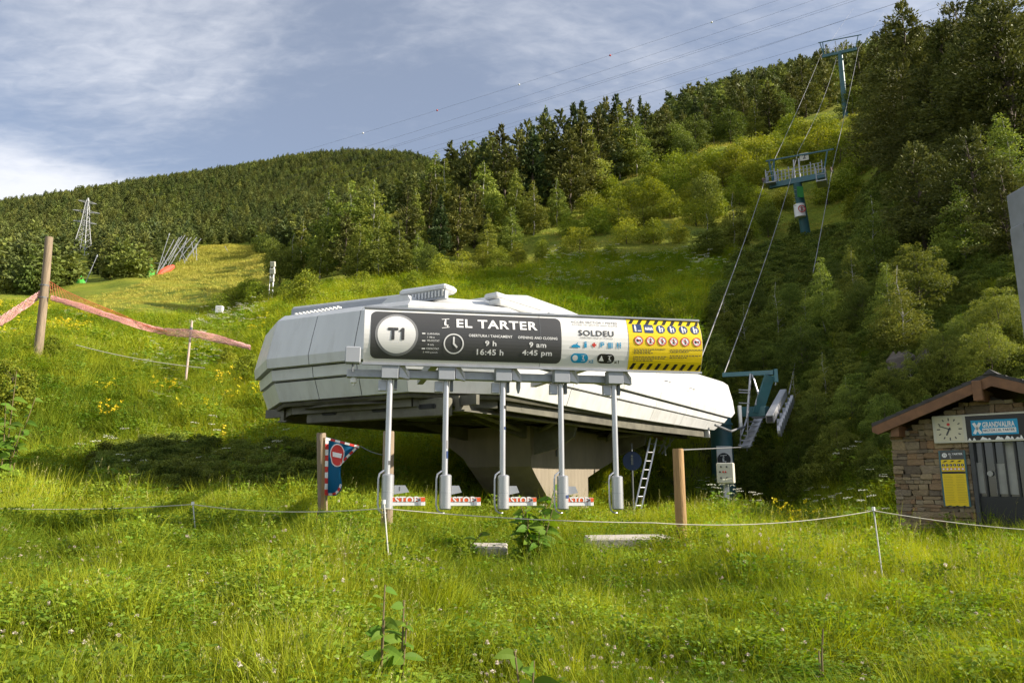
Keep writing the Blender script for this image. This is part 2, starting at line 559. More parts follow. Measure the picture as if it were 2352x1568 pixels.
def ground_material():
    m = bpy.data.materials.new('meadow_soil')
    m.use_nodes = True
    N, L = m.node_tree.nodes, m.node_tree.links
    p = N['Principled BSDF']; p.inputs['Roughness'].default_value = 0.9; p.inputs['Specular IOR Level'].default_value = 0.1
    g = N.new('ShaderNodeNewGeometry')
    def noise(sc, det=6, ro=0.65):
        n = N.new('ShaderNodeTexNoise'); n.inputs['Scale'].default_value = sc; n.inputs['Detail'].default_value = det; n.inputs['Roughness'].default_value = ro
        L.new(g.outputs['Position'], n.inputs['Vector']); return n.outputs['Fac']
    def ramp(s, stops):
        r = N.new('ShaderNodeValToRGB'); cr = r.color_ramp
        while len(cr.elements) > 1: cr.elements.remove(cr.elements[-1])
        cr.elements[0].position = stops[0][0]; cr.elements[0].color = (*stops[0][1], 1)
        for pos, c in stops[1:]:
            e = cr.elements.new(pos); e.color = (*c, 1)
        L.new(s, r.inputs[0]); return r.outputs[0]
    def mix(f, a, b, bt='MIX'):
        x = N.new('ShaderNodeMix'); x.data_type = 'RGBA'; x.blend_type = bt
        if isinstance(f, float): x.inputs[0].default_value = f
        else: L.new(f, x.inputs[0])
        L.new(a, x.inputs[6]); L.new(b, x.inputs[7]); return x.outputs[2]
    c1 = ramp(noise(0.12, 8), [(0.30, (0.09, 0.14, 0.016)), (0.5, (0.20, 0.24, 0.028)), (0.62, (0.27, 0.28, 0.036)), (0.75, (0.30, 0.27, 0.06))])
    c2 = ramp(noise(2.3, 8, 0.75), [(0.25, (0.35, 0.38, 0.3)), (0.5, (0.9, 0.9, 0.85)), (0.75, (1.35, 1.3, 1.2))])
    c = mix(1.0, c1, c2, 'MULTIPLY')
    # under the tall meadow lies dark thatch; beyond it the mown run is bare turf
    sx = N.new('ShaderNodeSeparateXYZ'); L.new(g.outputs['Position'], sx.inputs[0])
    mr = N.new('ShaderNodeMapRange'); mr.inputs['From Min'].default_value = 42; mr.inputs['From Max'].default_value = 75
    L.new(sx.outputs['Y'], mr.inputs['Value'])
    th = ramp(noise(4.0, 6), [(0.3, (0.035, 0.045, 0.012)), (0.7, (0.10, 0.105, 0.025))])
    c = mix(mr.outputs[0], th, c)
    L.new(c, p.inputs['Base Color'])
    b = N.new('ShaderNodeBump'); b.inputs['Strength'].default_value = 0.6; b.inputs['Distance'].default_value = 0.3
    L.new(noise(3.0, 8, 0.8), b.inputs['Height']); L.new(b.outputs[0], p.inputs['Normal'])
    return m
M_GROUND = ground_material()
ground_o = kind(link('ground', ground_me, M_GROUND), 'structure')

# ------------------------------------------------------------------ materials for built things
M_WHITE = pmat('white_painted_panel', (0.61, 0.62, 0.61), 0.34, var=0.06, vs=1.5, dirt=(0.38, 0.37, 0.33), dscale=1.6, damt=0.6, stretch=(1.6, 1.6, .22))
M_LINER = pmat('dark_liner', (0.03, 0.03, 0.028), 0.8)
M_UNDER = pmat('galvanised_underframe', (0.12, 0.115, 0.085), 0.6, 0.2, var=0.3, vs=2, dirt=(0.05, 0.045, 0.035), dscale=2.5, damt=0.8)
M_BLACK = pmat('opening_shade', (0.012, 0.012, 0.012), 0.7)  # black stands in for the shade inside openings
M_STEEL = pmat('galvanised_steel', (0.40, 0.41, 0.43), 0.42, 0.55, var=0.12, vs=9, dirt=(0.25, 0.25, 0.25), dscale=6, damt=0.4)
M_ALU = pmat('brushed_aluminium', (0.47, 0.48, 0.50), 0.36, 0.6, var=0.08, vs=14, stretch=(1, 1, .2))
M_GREYP = pmat('grey_paint', (0.33, 0.35, 0.38), 0.5, var=0.08, vs=4, dirt=(0.2, 0.2, 0.2), dscale=4, damt=.3)
M_DGREY = pmat('dark_grey_steel', (0.13, 0.14, 0.15), 0.5, 0.3, var=0.12)
M_TEAL = pmat('teal_tower_paint', (0.038, 0.125, 0.145), 0.45, var=0.18, vs=1.2, dirt=(0.10, 0.13, 0.12), dscale=1.4, damt=.5)
M_SIGNW = pmat('sign_white', (0.78, 0.77, 0.74), 0.38, var=0.03, vs=2)
M_SIGND = pmat('sign_charcoal', (0.060, 0.060, 0.060), 0.42, var=0.05)
M_INKW = pmat('print_white', (0.82, 0.81, 0.79), 0.45, var=0.02)
M_INKD = pmat('print_charcoal', (0.055, 0.055, 0.055), 0.45, var=0.02)
M_INKG = pmat('print_grey', (0.24, 0.24, 0.24), 0.45, var=0.02)
M_CYAN = pmat('print_cyan', (0.0, 0.30, 0.56), 0.45, var=0.02)
M_RED = pmat('print_red', (0.62, 0.035, 0.02), 0.45, var=0.03)
M_NAVY = pmat('print_navy', (0.010, 0.035, 0.13), 0.45, var=0.03)
M_YEL = pmat('sign_yellow', (0.80, 0.58, 0.004), 0.4, var=0.03)
M_BLK = pmat('print_black', (0.012, 0.011, 0.010), 0.45, var=0.02)
M_ORANGE = pmat('arm_orange', (0.78, 0.115, 0.025), 0.45, var=0.06)
M_WOOD = pmat('weathered_log', (0.34, 0.205, 0.085), 0.85, var=0.28, vs=7, bump=.5, bs=20, stretch=(3, 3, .25), dirt=(0.10, 0.065, 0.035), dscale=4, damt=.7)
M_WOODG = pmat('grey_log', (0.25, 0.19, 0.125), 0.9, var=0.3, vs=7, bump=.5, bs=20, stretch=(3, 3, .25), dirt=(0.09, 0.07, 0.05), dscale=4, damt=.6)
M_BEAM = pmat('stained_timber', (0.17, 0.078, 0.030), 0.6, var=0.25, vs=5, bump=.3, bs=16, stretch=(1, 1, 1), dirt=(0.10, 0.04, 0.015), dscale=3, damt=.5)
M_PINK = pmat('faded_pink_net', (0.80, 0.43, 0.40), 0.8, var=0.15)
M_STK = pmat("white_stake", (0.62, 0.62, 0.56), 0.6)
M_ROPE = pmat('pale_rope', (0.55, 0.52, 0.42), 0.85, var=0.15, vs=20)
M_CABLE = pmat('steel_cable', (0.30, 0.30, 0.30), 0.45, 0.5, var=0.1)
M_WIRE = pmat('dark_conductor', (0.10, 0.10, 0.12), 0.6, 0.2)

def concrete_material():
    m = pmat('board_marked_concrete', (0.235, 0.20, 0.145), 0.85, var=0.16, vs=1.6, dirt=(0.14, 0.115, 0.08), dscale=1.3, damt=.55, stretch=(1, 1, .35))
    N, L = m.node_tree.nodes, m.node_tree.links
    g = N.new('ShaderNodeTexCoord')
    w = N.new('ShaderNodeTexWave'); w.bands_direction = 'DIAGONAL'; w.inputs['Scale'].default_value = 2.2; w.inputs['Distortion'].default_value = 0.6; w.inputs['Detail'].default_value = 3
    mp = N.new('ShaderNodeMapping'); mp.inputs['Scale'].default_value = (1, 1, .0)
    L.new(g.outputs['Object'], mp.inputs[0]); L.new(mp.outputs[0], w.inputs['Vector'])
    b = N.new('ShaderNodeBump'); b.inputs['Strength'].default_value = 0.35; b.inputs['Distance'].default_value = 0.02
    L.new(w.outputs['Fac'], b.inputs['Height']); L.new(b.outputs[0], N['Principled BSDF'].inputs['Normal'])
    return m
M_CONC = concrete_material()

# ------------------------------------------------------------------ lift station
SA = Vector((8.55, 13.9, 0)).normalized()          # along the line, up the hill
SW = Vector((-SA.y, SA.x, 0))                       # across, to the left
S0 = Vector((-0.68, 12.35, 0))
SL, SWD = 16.6, 6.9
def sp(a, w, z):
    return S0 + SA * a + SW * w + Vector((0, 0, z))
station = thing('lift_station', 'large white chairlift station hood on a concrete pillar', 'station', sp(7.6, 3, 0))

def offset_poly(P, off):
    n = len(P); out = []
    for i in range(n):
        p0, p1, p2 = Vector(P[i - 1]), Vector(P[i]), Vector(P[(i + 1) % n])
        def ln(a, b):
            d = (b - a).normalized(); nrm = Vector((d.y, -d.x))     # outward for counter-clockwise
            return a + nrm * off, d
        a, d1 = ln(p0, p1); b, d2 = ln(p1, p2)
        det = d1.x * d2.y - d1.y * d2.x
        t = ((b - a).x * d2.y - (b - a).y * d2.x) / det
        out.append(a + d1 * t)
    return out
PLAN = [(1.5, 0), (SL, 0), (SL, SWD), (1.15, SWD), (0, SWD - 1.77), (0, 1.5)]   # ccw in (a,w): long lit side, far end, back side, left chamfer, front, near chamfer
def shape(a, w, z):
    k = max(0, min(1, (a / SL - .42) / .58))
    if z > 4.55: z = z - (z - 4.55) * .5 * k
    if z > 3.6: z += .26 * k * min(1, (z - 3.6) / .8)
    if z < 3.3: z = z + .14 * k * (3.3 - z) / .45
    z += max(0, w) / 6.9 * .22 * max(0, z - 2.9) / 1.7
    q = max(0, (a - (SL - 2.6)) / 2.6)
    a = a - max(0, 3.75 - z) * 2.0 * q
    return sp(a, w, z)
def ringpts(off, z):
    return [(p.x, p.y, z) for p in offset_poly(PLAN, off)]
def strip(name, prof, edge, t0, t1, mat, parent, nsub=4):
    mb = MB()
    rows = []
    for off, z in prof:
        P = offset_poly(PLAN, off)
        a, b = P[edge], P[(edge + 1) % 6]
        rows.append([shape(*(a.lerp(b, t0 + (t1 - t0) * i / nsub)), z) for i in range(nsub + 1)])
    vs = [p for r_ in rows for p in r_]
    n = nsub + 1
    fs = [(i * n + j, i * n + j + 1, (i + 1) * n + j + 1, (i + 1) * n + j) for i in range(len(rows) - 1) for j in range(nsub)]
    mb.raw(vs, fs)
    o = mb.build(name, mat, parent)
    sd = o.modifiers.new('thickness', 'SOLIDIFY'); sd.thickness = 0.012; sd.offset = -1
    return o
UP_PROF = [(-.38, 4.52), (-.32, 4.51), (-.19, 4.40), (-.08, 3.98), (0, 3.64), (-.03, 3.475), (-.14, 3.465)]
BAND_PROF = [(-.19, 3.435), (-.115, 3.425), (-.15, 3.245), (-.23, 3.235)]
SKIRT_PROF = [(-.27, 3.20), (-.195, 3.19), (-.33, 2.86), (-.58, 2.85)]
SPLIT = {0: 6, 1: 3, 2: 4, 3: 1, 4: 3, 5: 1}
for nm, prof in (('upper_panel', UP_PROF), ('band_panel', BAND_PROF), ('skirt_panel', SKIRT_PROF)):
    for e, k in SPLIT.items():
        P = offset_poly(PLAN, 0); Ln = (P[(e + 1) % 6] - P[e]).length
        g = 0.010 / Ln
        for i in range(k):
            strip(nm, prof, e, i / k + (g if i else 0), (i + 1) / k - (g if i < k - 1 else 0), M_WHITE, station)
# rivets and small handles on the panels
for t in (0.333, 0.667):
    for off, z in ((-.24, 4.3), (-.17, 4.1), (-.10, 3.9), (-.05, 3.75)):
        P = offset_poly(PLAN, off + .012); p = P[4].lerp(P[5], t - .008)
        MB().disc(shape(p.x, p.y, z), -SA, .018, .02, 8).build('rivet', M_STEEL, station)
for t in (.52, .66):
    P = offset_poly(PLAN, -.02); p = P[0].lerp(P[1], t)
    q = shape(p.x, p.y, 3.95); 
    MB().tube([q - SW * .02, q - SW * .10, q - SW * .10 + SA * .35, q - SW * .02 + SA * .35], .014, 6).build('grab_handle', M_DGREY, station)
# dark liner behind the seams
lin = MB().loft([[shape(*p) for p in ringpts(-.40, 4.49)], [shape(*p) for p in ringpts(-.20, 3.46)], [shape(*p) for p in ringpts(-.30, 3.2)], [shape(*p) for p in ringpts(-.52, 2.93)]])
lin.build('inner_liner', M_LINER, station)
# roof
roof = MB().loft([[shape(*p) for p in ringpts(o_, z)] for o_, z in ((-.385, 4.525), (-.8, 4.66), (-1.1, 4.80), (-1.5, 4.84))]).build('roof', M_WHITE, station)
def sub(mb_, name, mat, parent): return mb_.build(name, mat, parent)
# front roof rail with ribbed end block
b = MB(); b.bar(sp(1.0, 5.5, 5.01), sp(1.0, 1.9, 4.86), .16, .09, bev=.02); sub(b, 'roof_rail', M_WHITE, roof)
b = MB(); b.bar(sp(.86, 5.4, 4.90), sp(.86, 2.2, 4.76), .10, .14); sub(b, 'roof_gutter', M_GREYP, roof)
b = MB(); b.bar(sp(.95, 2.3, 4.90), sp(.95, 1.15, 4.87), .40, .15, bev=.05); sub(b, 'hatch_block', M_WHITE, roof)
vr = MB().bar(sp(.80, 2.3, 4.74), sp(.80, 1.15, 4.72), .10, .16).build('vent_grille', M_GREYP, roof)
for i in range(14):
    MB().bar(sp(.74, 2.26 - i * .08, 4.75), sp(.74, 2.225 - i * .08, 4.75), .03, .12).build('vent_rib', M_WHITE, roof)
for i in range(12):
    MB().bar(sp(.50, 4.9 - i * .11, 4.73), sp(.50, 4.85 - i * .11, 4.73), .12, .03).build('vent_rib', M_WHITE, roof)
b = MB(); b.prism([sp(.5, 2.75, 4.52), sp(.5, 1.7, 4.52), sp(.5, 1.85, 4.74), sp(.5, 2.3, 4.78)], SA, .7); sub(b, 'roof_flap', M_WHITE, roof)
b = MB(); b.bar(sp(1.75, .78, 4.86), sp(3.3, .62, 4.86), .34, .12, bev=.03); sub(b, 'roof_flap', M_WHITE, roof)
b = MB(); b.bar(sp(1.7, .66, 4.70), sp(3.35, .50, 4.70), .30, .13, bev=.03); sub(b, 'roof_flap', M_WHITE, roof)
b = MB(); b.prism([sp(3.45, .50, 4.62), sp(3.45, 1.0, 4.62), sp(3.45, .95, 5.02), sp(3.45, .72, 5.02)], SA, .04); sub(b, 'roof_fin', M_DGREY, roof)
rings = []
for k, (ins, z) in enumerate(((0, 4.58), (.05, 4.90), (.16, 5.12), (.38, 5.27), (.8, 5.33), (1.3, 5.35))):
    a0, a1, w0, w1 = 2.9 + ins * .7, 13.0 - ins * 3.6, .62 + ins, 5.6 - ins
    c = .4
    rings.append([sp(a, w, z + .12 * min(1, max(0, a - 3) / 2.5) * (z - 4.55) - max(0, (a - 8.0)) ** 1.4 * .045) for a, w in ((a0 + c, w0), (a0 * .75 + a1 * .25, w0), ((a0 + a1) / 2, w0), (a1 - 2 * c, w0), (a1, w0 + c * 2), (a1, w1 - c), (a1 - c, w1), (a0 + c, w1), (a0, w1 - c), (a0, w0 + c))])
b = MB().loft(rings); o = sub(b, 'machine_cover', M_WHITE, roof)
for w_, z_ in ((.66, 4.93),):
    b = MB(); b.bar(sp(3.9, w_ - .02, z_), sp(7.2, w_ - .02, z_ - .01), .02, .03); sub(b, 'cover_fold', M_GREYP, roof)
# underside: deck, girders, cross beams, bullwheel
b = MB().loft([[shape(*p) for p in ringpts(-.59, 2.90)], [shape(*p) for p in ringpts(-.62, 2.80)]]); b.build('deck_plate', M_UNDER, station)
b = MB()
for off, z, rr_ in ((-.44, 2.80, .05),):
    P = ringpts(off, z)
    path = [shape(*p) for p in (P[3], P[4], P[5], P[0])] + [shape(SL - 2.5, .5, z)]
    b.tube(path, rr_, 6)
b.build('edge_rail', M_UNDER, station)
for w in (.95, 5.6):
    MB().bar(sp(.9, w, 2.66), sp(13.8, w, 2.80), .09, .26).build('longitudinal_girder', M_UNDER, station)
    MB().bar(sp(.9, w, 2.52), sp(13.8, w, 2.66), .26, .03).build('girder_flange', M_UNDER, station)
for a in (1.0, 2.6, 4.2, 6.0, 9.6, 11.4, 13.2):
    MB().bar(sp(a, .55, 2.70 + a * .01), sp(a, 6.2, 2.70 + a * .01), .10, .18).build('cross_beam', M_UNDER, station)
# front box girder; its slots are black patches for the shade in the holes
fg = MB().bar(sp(.75, 4.6, 2.58), sp(.75, 1.0, 2.58), .18, .34, bev=.02).build('front_box_girder', M_UNDER, station)
for w in (3.95, 2.6, 1.45):
    mb = MB(); c0 = sp(.655, w, 2.60)
    mb.bar(c0 + SW * .16, c0 - SW * .16, .012, .09)
    mb.disc(c0 + SW * .16, SA, .045, .012, 12); mb.disc(c0 - SW * .16, SA, .045, .012, 12)
    o = mb.build('slot', M_BLACK, fg)
bw = MB(); cc = sp(2.95, 3.4, 2.74)
bw.loft([[cc + (SA * math.cos(t) + SW * math.sin(t)) * R_ + Vector((0, 0, dz)) for t in np.linspace(0, 2 * math.pi, 40, endpoint=False)] for R_, dz in ((2.6, .06), (2.68, .05), (2.6, 0), (2.68, -.05), (2.6, -.06), (2.4, -.05), (2.4, .05), (2.6, .06))], cap=False)
bull = bw.build('bullwheel_rim', M_UNDER, station, smooth=False)
for k in range(6):
    t = k * math.pi / 3; MB().bar(cc, cc + (SA * math.cos(t) + SW * math.sin(t)) * 2.42, .12, .09).build('bullwheel_spoke', M_UNDER, station)
MB().disc(cc, (0, 0, 1), .35, .3, 20).build('bullwheel_hub', M_DGREY, station)
# deep edge channel under the lit side
ch = MB(); path = [shape(2.0, .62, 2.74), shape(8, .55, 2.74), shape(SL - 1.9, .50, 2.72)]
for p_, q_ in zip(path, path[1:]): ch.bar(p_, q_, .12, .30)
ch.build('edge_channel', M_UNDER, station)
MB().bar(shape(SL - 1.9, .40, 2.72), shape(SL - 1.55, .40, 2.72), .2, .34).build('channel_end', M_WHITE, station)
P_ = ringpts(-.62, 2.72)
gr = MB()
for p_, q_ in zip((P_[3], P_[4], P_[5]), (P_[4], P_[5], P_[0])): gr.bar(shape(*p_), shape(*q_), .10, .22)
gr.build('guide_ring', M_UNDER, station)
# tapering haunch beams from deck to pillar
for w in (2.4, 4.2):
    b = MB(); b.prism([sp(3.6, w, 2.62), sp(12.4, w, 2.74), sp(11.3, w, 2.50), sp(9.6, w, 2.36), sp(6.0, w, 2.30), sp(4.6, w, 2.46)], SW, .12); b.build('haunch_beam', M_UNDER, station)
for (a0, w0, a1, w1, z0, z1) in ((4.6, .7, 6.2, 2.3, 2.66, 2.45), (1.5, 1.0, 5.8, 2.5, 2.55, 2.5), (8.0, .8, 10.5, 2.3, 2.7, 2.5), (11.5, .7, 9.8, 2.4, 2.75, 2.5)):
    MB().tube([sp(a0, w0, z0), sp(a1, w1, z1)], .06, 8).build('diagonal_brace', M_UNDER, station)
mb = MB(); mb.prism([sp(5.9, 2.2, 2.55), sp(5.9, 1.0, 2.62), sp(5.9, 1.1, 2.30), sp(5.9, 1.6, 2.02), sp(5.9, 2.2, 1.9)], SA, .10); mb.build('gusset', M_UNDER, station)
mb = MB(); mb.prism([sp(11.0, 2.2, 2.6), sp(11.0, 1.2, 2.65), sp(11.0, 1.3, 2.35), sp(11.0, 2.2, 2.0)], SA, .10); mb.build('gusset', M_UNDER, station)
# concrete pillar, flaring towards its head
PA, PW = 7.45, 2.3
LV = [(-.4, 0, 1.7, 0, 1.75), (.25, 0, 1.7, 0, 1.75), (1.37, -1.25, 1.7, 0, 1.85), (1.62, -1.5, 2.55, 0, 1.9), (1.84, -1.52, 3.4, 0, 2.05), (2.30, -1.55, 3.5, 0, 2.75), (2.62, -1.55, 3.5, 0, 2.85)]
pb = MB().loft([[sp(PA + a0, PW + w0, z), sp(PA + a1, PW + w0, z), sp(PA + a1, PW + w1, z), sp(PA + a0, PW + w1, z)] for z, a0, a1, w0, w1 in LV])
pillar = pb.build('concrete_pillar', M_CONC, station)
b = MB()
b.box(sp(PA + .35, PW - .012, 1.02), (.10, .02, .14), Matrix.Rotation(math.atan2(SA.y, SA.x), 3, 'Z')); b.build('pillar_plate', M_INKW, pillar)
b = MB(); b.bar(sp(PA - .2, PW - .03, 2.4), sp(PA - .2, PW - .03, 1.9), .05, .03); b.build('conduit', M_DGREY, pillar)
# far end light frame, marker post
MB().bar(sp(SL + .15, -.1, 3.1), sp(SL + .15, -.1, 3.95), .12, .10).build('end_post', M_WHITE, station)
MB().tube([sp(SL - 2.3, .1, 3.1), sp(SL - 1.2, -.1, 2.95), sp(SL + .3, -.2, 3.2)], .04, 6).build('end_guide', M_DGREY, station)

# ------------------------------------------------------------------ ladder, blue sign under the station
lad = thing('ladder', 'aluminium ladder leaning up under the station beside the pillar', 'ladder', at(1450, 1190, 22.3))
lb, lt = at(1441, 1205, 22.3), at(1494, 1005, 22.8)
lb.z = min(lb.z, gz(lb.x, lb.y)); ld = (lt - lb); rx = Vector((.86, .5, 0)) * .25
MB().bar(lb, lt, .045, .06, (0, 1, 0)).build('rail', M_ALU, lad)
MB().bar(lb + rx, lt + rx, .045, .06, (0, 1, 0)).build('rail', M_ALU, lad)
for i in range(11):
    p = lb + ld * (.06 + i * .088); MB().tube([p, p + rx], .016, 6).build('rung', M_ALU, lad)

def text2d(body, size, bold=0.0, align='CENTER', space=1.0, xs=1.0):
    c = bpy.data.curves.new('t', 'FONT'); c.body = body; c.size = size; c.offset = bold * size; c.align_x = align; c.align_y = 'CENTER'; c.space_character = space
    c.resolution_u = 3
    o = bpy.data.objects.new('t', c)
    me = o.to_mesh()
    V = [(v.co.x * xs, v.co.y) for v in me.vertices]; Fc = [tuple(p.vertices) for p in me.polygons]
    o.to_mesh_clear(); bpy.data.objects.remove(o); bpy.data.curves.remove(c)
    return V, Fc
def cap_text(body, width=None, cap=None, bold=.012, space=1.05):
    """flat lettering scaled to a given overall width and capital height"""
    V, Fc = text2d(body, 1.0, bold, space=space)
    xs = [v[0] for v in V]; ys = [v[1] for v in V]
    w, h = max(xs) - min(xs), max(ys) - min(ys)
    cx, cy = (max(xs) + min(xs)) / 2, (max(ys) + min(ys)) / 2
    sy = (cap / h) if cap else None
    sx = (width / w) if width else sy
    if sy is None: sy = sx
    return [((x - cx) * sx, (y - cy) * sy) for x, y in V], Fc
def circ(cx, cy, rx, ry=None, n=28):
    ry = ry or rx
    return [(cx + rx * math.cos(2 * math.pi * i / n), cy + ry * math.sin(2 * math.pi * i / n)) for i in range(n)], [tuple(range(n))]
def ring2(cx, cy, r0, r1, n=28):
    V = [(cx + r_ * math.cos(2 * math.pi * i / n), cy + r_ * math.sin(2 * math.pi * i / n)) for i in range(n) for r_ in (r0, r1)]
    return V, [(2 * i, 2 * i + 1, (2 * i + 3) % (2 * n), (2 * i + 2) % (2 * n)) for i in range(n)]
def poly(*p): return list(p), [tuple(range(len(p)))]
def rrect(x0, y0, x1, y1, r_, n=6):
    V = []
    for cx, cy, a in ((x1 - r_, y1 - r_, 0), (x0 + r_, y1 - r_, 90), (x0 + r_, y0 + r_, 180), (x1 - r_, y0 + r_, 270)):
        for i in range(n + 1):
            t = R(a + 90 * i / n); V.append((cx + r_ * math.cos(t), cy + r_ * math.sin(t)))
    return V, [tuple(range(len(V)))]
def rect(x0, y0, x1, y1): return poly((x0, y0), (x1, y0), (x1, y1), (x0, y1))
def move(g, dx, dy, s=1.0): return [(x * s + dx, y * s + dy) for x, y in g[0]], g[1]
def seg(x0, y0, x1, y1, w):
    L = math.hypot(x1 - x0, y1 - y0); nx, ny = -(y1 - y0) / L * w / 2, (x1 - x0) / L * w / 2
    return poly((x0 + nx, y0 + ny), (x0 - nx, y0 - ny), (x1 - nx, y1 - ny), (x1 + nx, y1 + ny))
def join(*gs):
    V, Fc = [], []
    for v, f in gs:
        b = len(V); V += list(v); Fc += [tuple(i + b for i in q) for q in f]
    return V, Fc
def figure(cx, cy, h, pose=0):
    """little standing pictogram"""
    g = [circ(cx, cy + h * .38, h * .12, n=10), rrect(cx - h * .13, cy - h * .10, cx + h * .13, cy + h * .24, h * .05, 2), rect(cx - h * .11, cy - h * .5, cx - h * .02, cy - h * .08), rect(cx + h * .02, cy - h * .5, cx + h * .11, cy - h * .08)]
    if pose == 1: g.append(seg(cx, cy + h * .15, cx + h * .35, cy + h * .05, h * .08))
    if pose == 2: g += [seg(cx, cy + h * .1, cx + h * .36, cy + h * .3, h * .08), seg(cx, cy - h * .1, cx - h * .3, cy - h * .42, h * .09)]
    return join(*g)
def chair_icon(cx, cy, s):
    return join(seg(cx - s * .45, cy + s * .46, cx + s * .35, cy + s * .54, s * .07), seg(cx - s * .05, cy + s * .5, cx - s * .05, cy, s * .09), rrect(cx - s * .2, cy - s * .2, cx + s * .02, cy + s * .2, s * .06, 2), seg(cx - s * .15, cy - s * .2, cx + s * .25, cy - s * .22, s * .1), seg(cx + s * .2, cy - s * .22, cx + s * .12, cy - s * .45, s * .08), seg(cx - s * .45, cy - s * .55, cx + s * .35, cy - s * .42, s * .07), circ(cx - s * .05, cy + s * .3, s * .1, n=10))

# ------------------------------------------------------------------ access gate with sign
GA = R(10.3)
GD = Vector((math.cos(GA), math.sin(GA), 0)); GN = Vector((math.sin(GA), -math.cos(GA), 0))
Z3 = Vector((0, 0, 1))
SG0 = at(834, 832.5, 8.85)
def sloc(px, py):
    p = on_plane(px, py, SG0, GN) - SG0
    return p.dot(GD), p.z
gate = thing('access_gate', 'ski lift access gate: hanging steel columns under a wide sign', 'gate', (SG0.x + 2.1, SG0.y + .4, 0.0))
def z3(x, y): return sloc((1000 + x / 3.36) / 1.2755, (880 + y / 3.36) / 1.2755)
def z4(x, y): return sloc((1600 + x / 4.704) / 1.2755, (900 + y / 4.704) / 1.2755)
K3 = z3(1100, 300)[0] - z3(1000, 300)[0]; K3 /= 100      # metres per zoomed pixel
K4 = (z4(700, 300)[0] - z4(600, 300)[0]) / 100
sTR = z4(2115, 185); sBR = z4(2125, 905); sTL = z3(218, 75)
SLEN = sBR[0]; SHT = sTL[1]
def bulge(t):
    q = min(1, max(0, t / SHT)); return .11 * (1 - (2 * q - 1) ** 2)
def on_sign(s, t, e=0.0): return SG0 + GD * s + Z3 * t + GN * (bulge(t) + e)
# curved white face with body behind
def face(s0, s1, t0, t1, e, name, mat, parent, ns=10, nt=12):
    mb = MB()
    vs = [on_sign(s0 + (s1 - s0) * i / ns, t0 + (t1 - t0) * j / nt, e) for j in range(nt + 1) for i in range(ns + 1)]
    mb.raw(vs, [(j * (ns + 1) + i, j * (ns + 1) + i + 1, (j + 1) * (ns + 1) + i + 1, (j + 1) * (ns + 1) + i) for j in range(nt) for i in range(ns)])
    return mb.build(name, mat, parent)
sign = None
rings = []
prof = [(bulge(SHT * j / 12), SHT * j / 12) for j in range(13)] + [(-.16, SHT), (-.20, SHT * .5), (-.16, 0)]
mb = MB().loft([[SG0 + GD * s + Z3 * t + GN * e for e, t in prof] for s in (0, SLEN)])
sign = mb.build('sign_board', M_SIGNW, gate)
MB().bar(on_sign(-.01, SHT + .012), on_sign(SLEN + .01, SHT + .012), .05, .022).build('top_trim', M_STEEL, sign)
MB().bar(on_sign(-.01, -.012), on_sign(SLEN + .01, -.012), .05, .022).build('bottom_trim', M_STEEL, sign)
def dense(V, Fc, n=3):
    """cut a big flat outline into strips so that it follows the curved face"""
    import bmesh
    bm = bmesh.new()
    vs = [bm.verts.new((x, y, 0)) for x, y in V]
    for f in Fc:
        try: bm.faces.new([vs[i] for i in f])
        except ValueError: pass
    ys = [v[1] for v in V]
    for i in range(1, 14):
        y = min(ys) + (max(ys) - min(ys)) * i / 14
        bmesh.ops.bisect_plane(bm, geom=bm.verts[:] + bm.edges[:] + bm.faces[:], plane_co=(0, y, 0), plane_no=(0, 1, 0))
    bm.verts.index_update()
    out = [(v.co.x, v.co.y) for v in bm.verts], [tuple(v.index for v in f.verts) for f in bm.faces]
    bm.free(); return out
def decal(name, g, mat, e, parent=None, grid=None):
    V, Fc = g
    if len(Fc) < 900 and max(v[1] for v in V) - min(v[1] for v in V) > .06: V, Fc = dense(V, Fc)
    mb = MB().raw([on_sign(x, y, e) for x, y in V], Fc)
    return mb.build(name, mat, parent or sign)
def ink(name, g, c, mat, e, k=1.0):
    return decal(name, ([(c[0] + x * k, c[1] + y * k) for x, y in g[0]], g[1]), mat, e)
a, b_, c, d = z3(297, 112), z3(2145, 180), z3(2150, 625), z3(290, 575)
t0, t1 = (c[1] + d[1]) / 2, (a[1] + b_[1]) / 2
decal('dark_panel', dense(*rrect(a[0], t0, b_[0], t1, 55 * K3)), M_SIGND, .003)
c = z3(543, 348)
decal('badge_ring', dense(*circ(*c, 205 * K3, n=40)), M_INKG, .005)
decal('badge', dense(*circ(*c, 182 * K3, n=40)), M_SIGNW, .007)
q = K3
ink('lettering', rrect(-82 * q, 32 * q, 18 * q, 60 * q, 9 * q, 3), z3(540, 345), M_INKD, .011)
ink('lettering', rrect(-47 * q, -60 * q, -18 * q, 40 * q, 9 * q, 3), z3(540, 345), M_INKD, .0115)
ink('lettering', rrect(46 * q, -60 * q, 76 * q, 60 * q, 9 * q, 3), z3(540, 345), M_INKD, .011)
ink('lettering', poly((26 * q, 30 * q), (60 * q, 60 * q), (60 * q, 34 * q), (34 * q, 18 * q)), z3(540, 345), M_INKD, .0115)
ink('lettering', cap_text('EL TARTER', 810 * K3, 92 * K3, .028, 1.1), z3(1525, 252), M_INKW, .007)
ink('lift_symbol', chair_icon(0, 0, 92 * K3), z3(1025, 240), M_INKW, .007)
for tx, x, y, w in (('LLARGARIA', 900, 346, 120), ('1 198 m', 876, 379, 70), ('VELOCITAT', 898, 412, 120), ('4 m/s', 873, 449, 60), ('CAPACITAT', 893, 487, 120), ('2 400 pers/h', 870, 522, 140)):
    ink('small_lettering', cap_text(tx, w * K3, 18 * K3, .01), z3(x, y), M_INKW, .007)
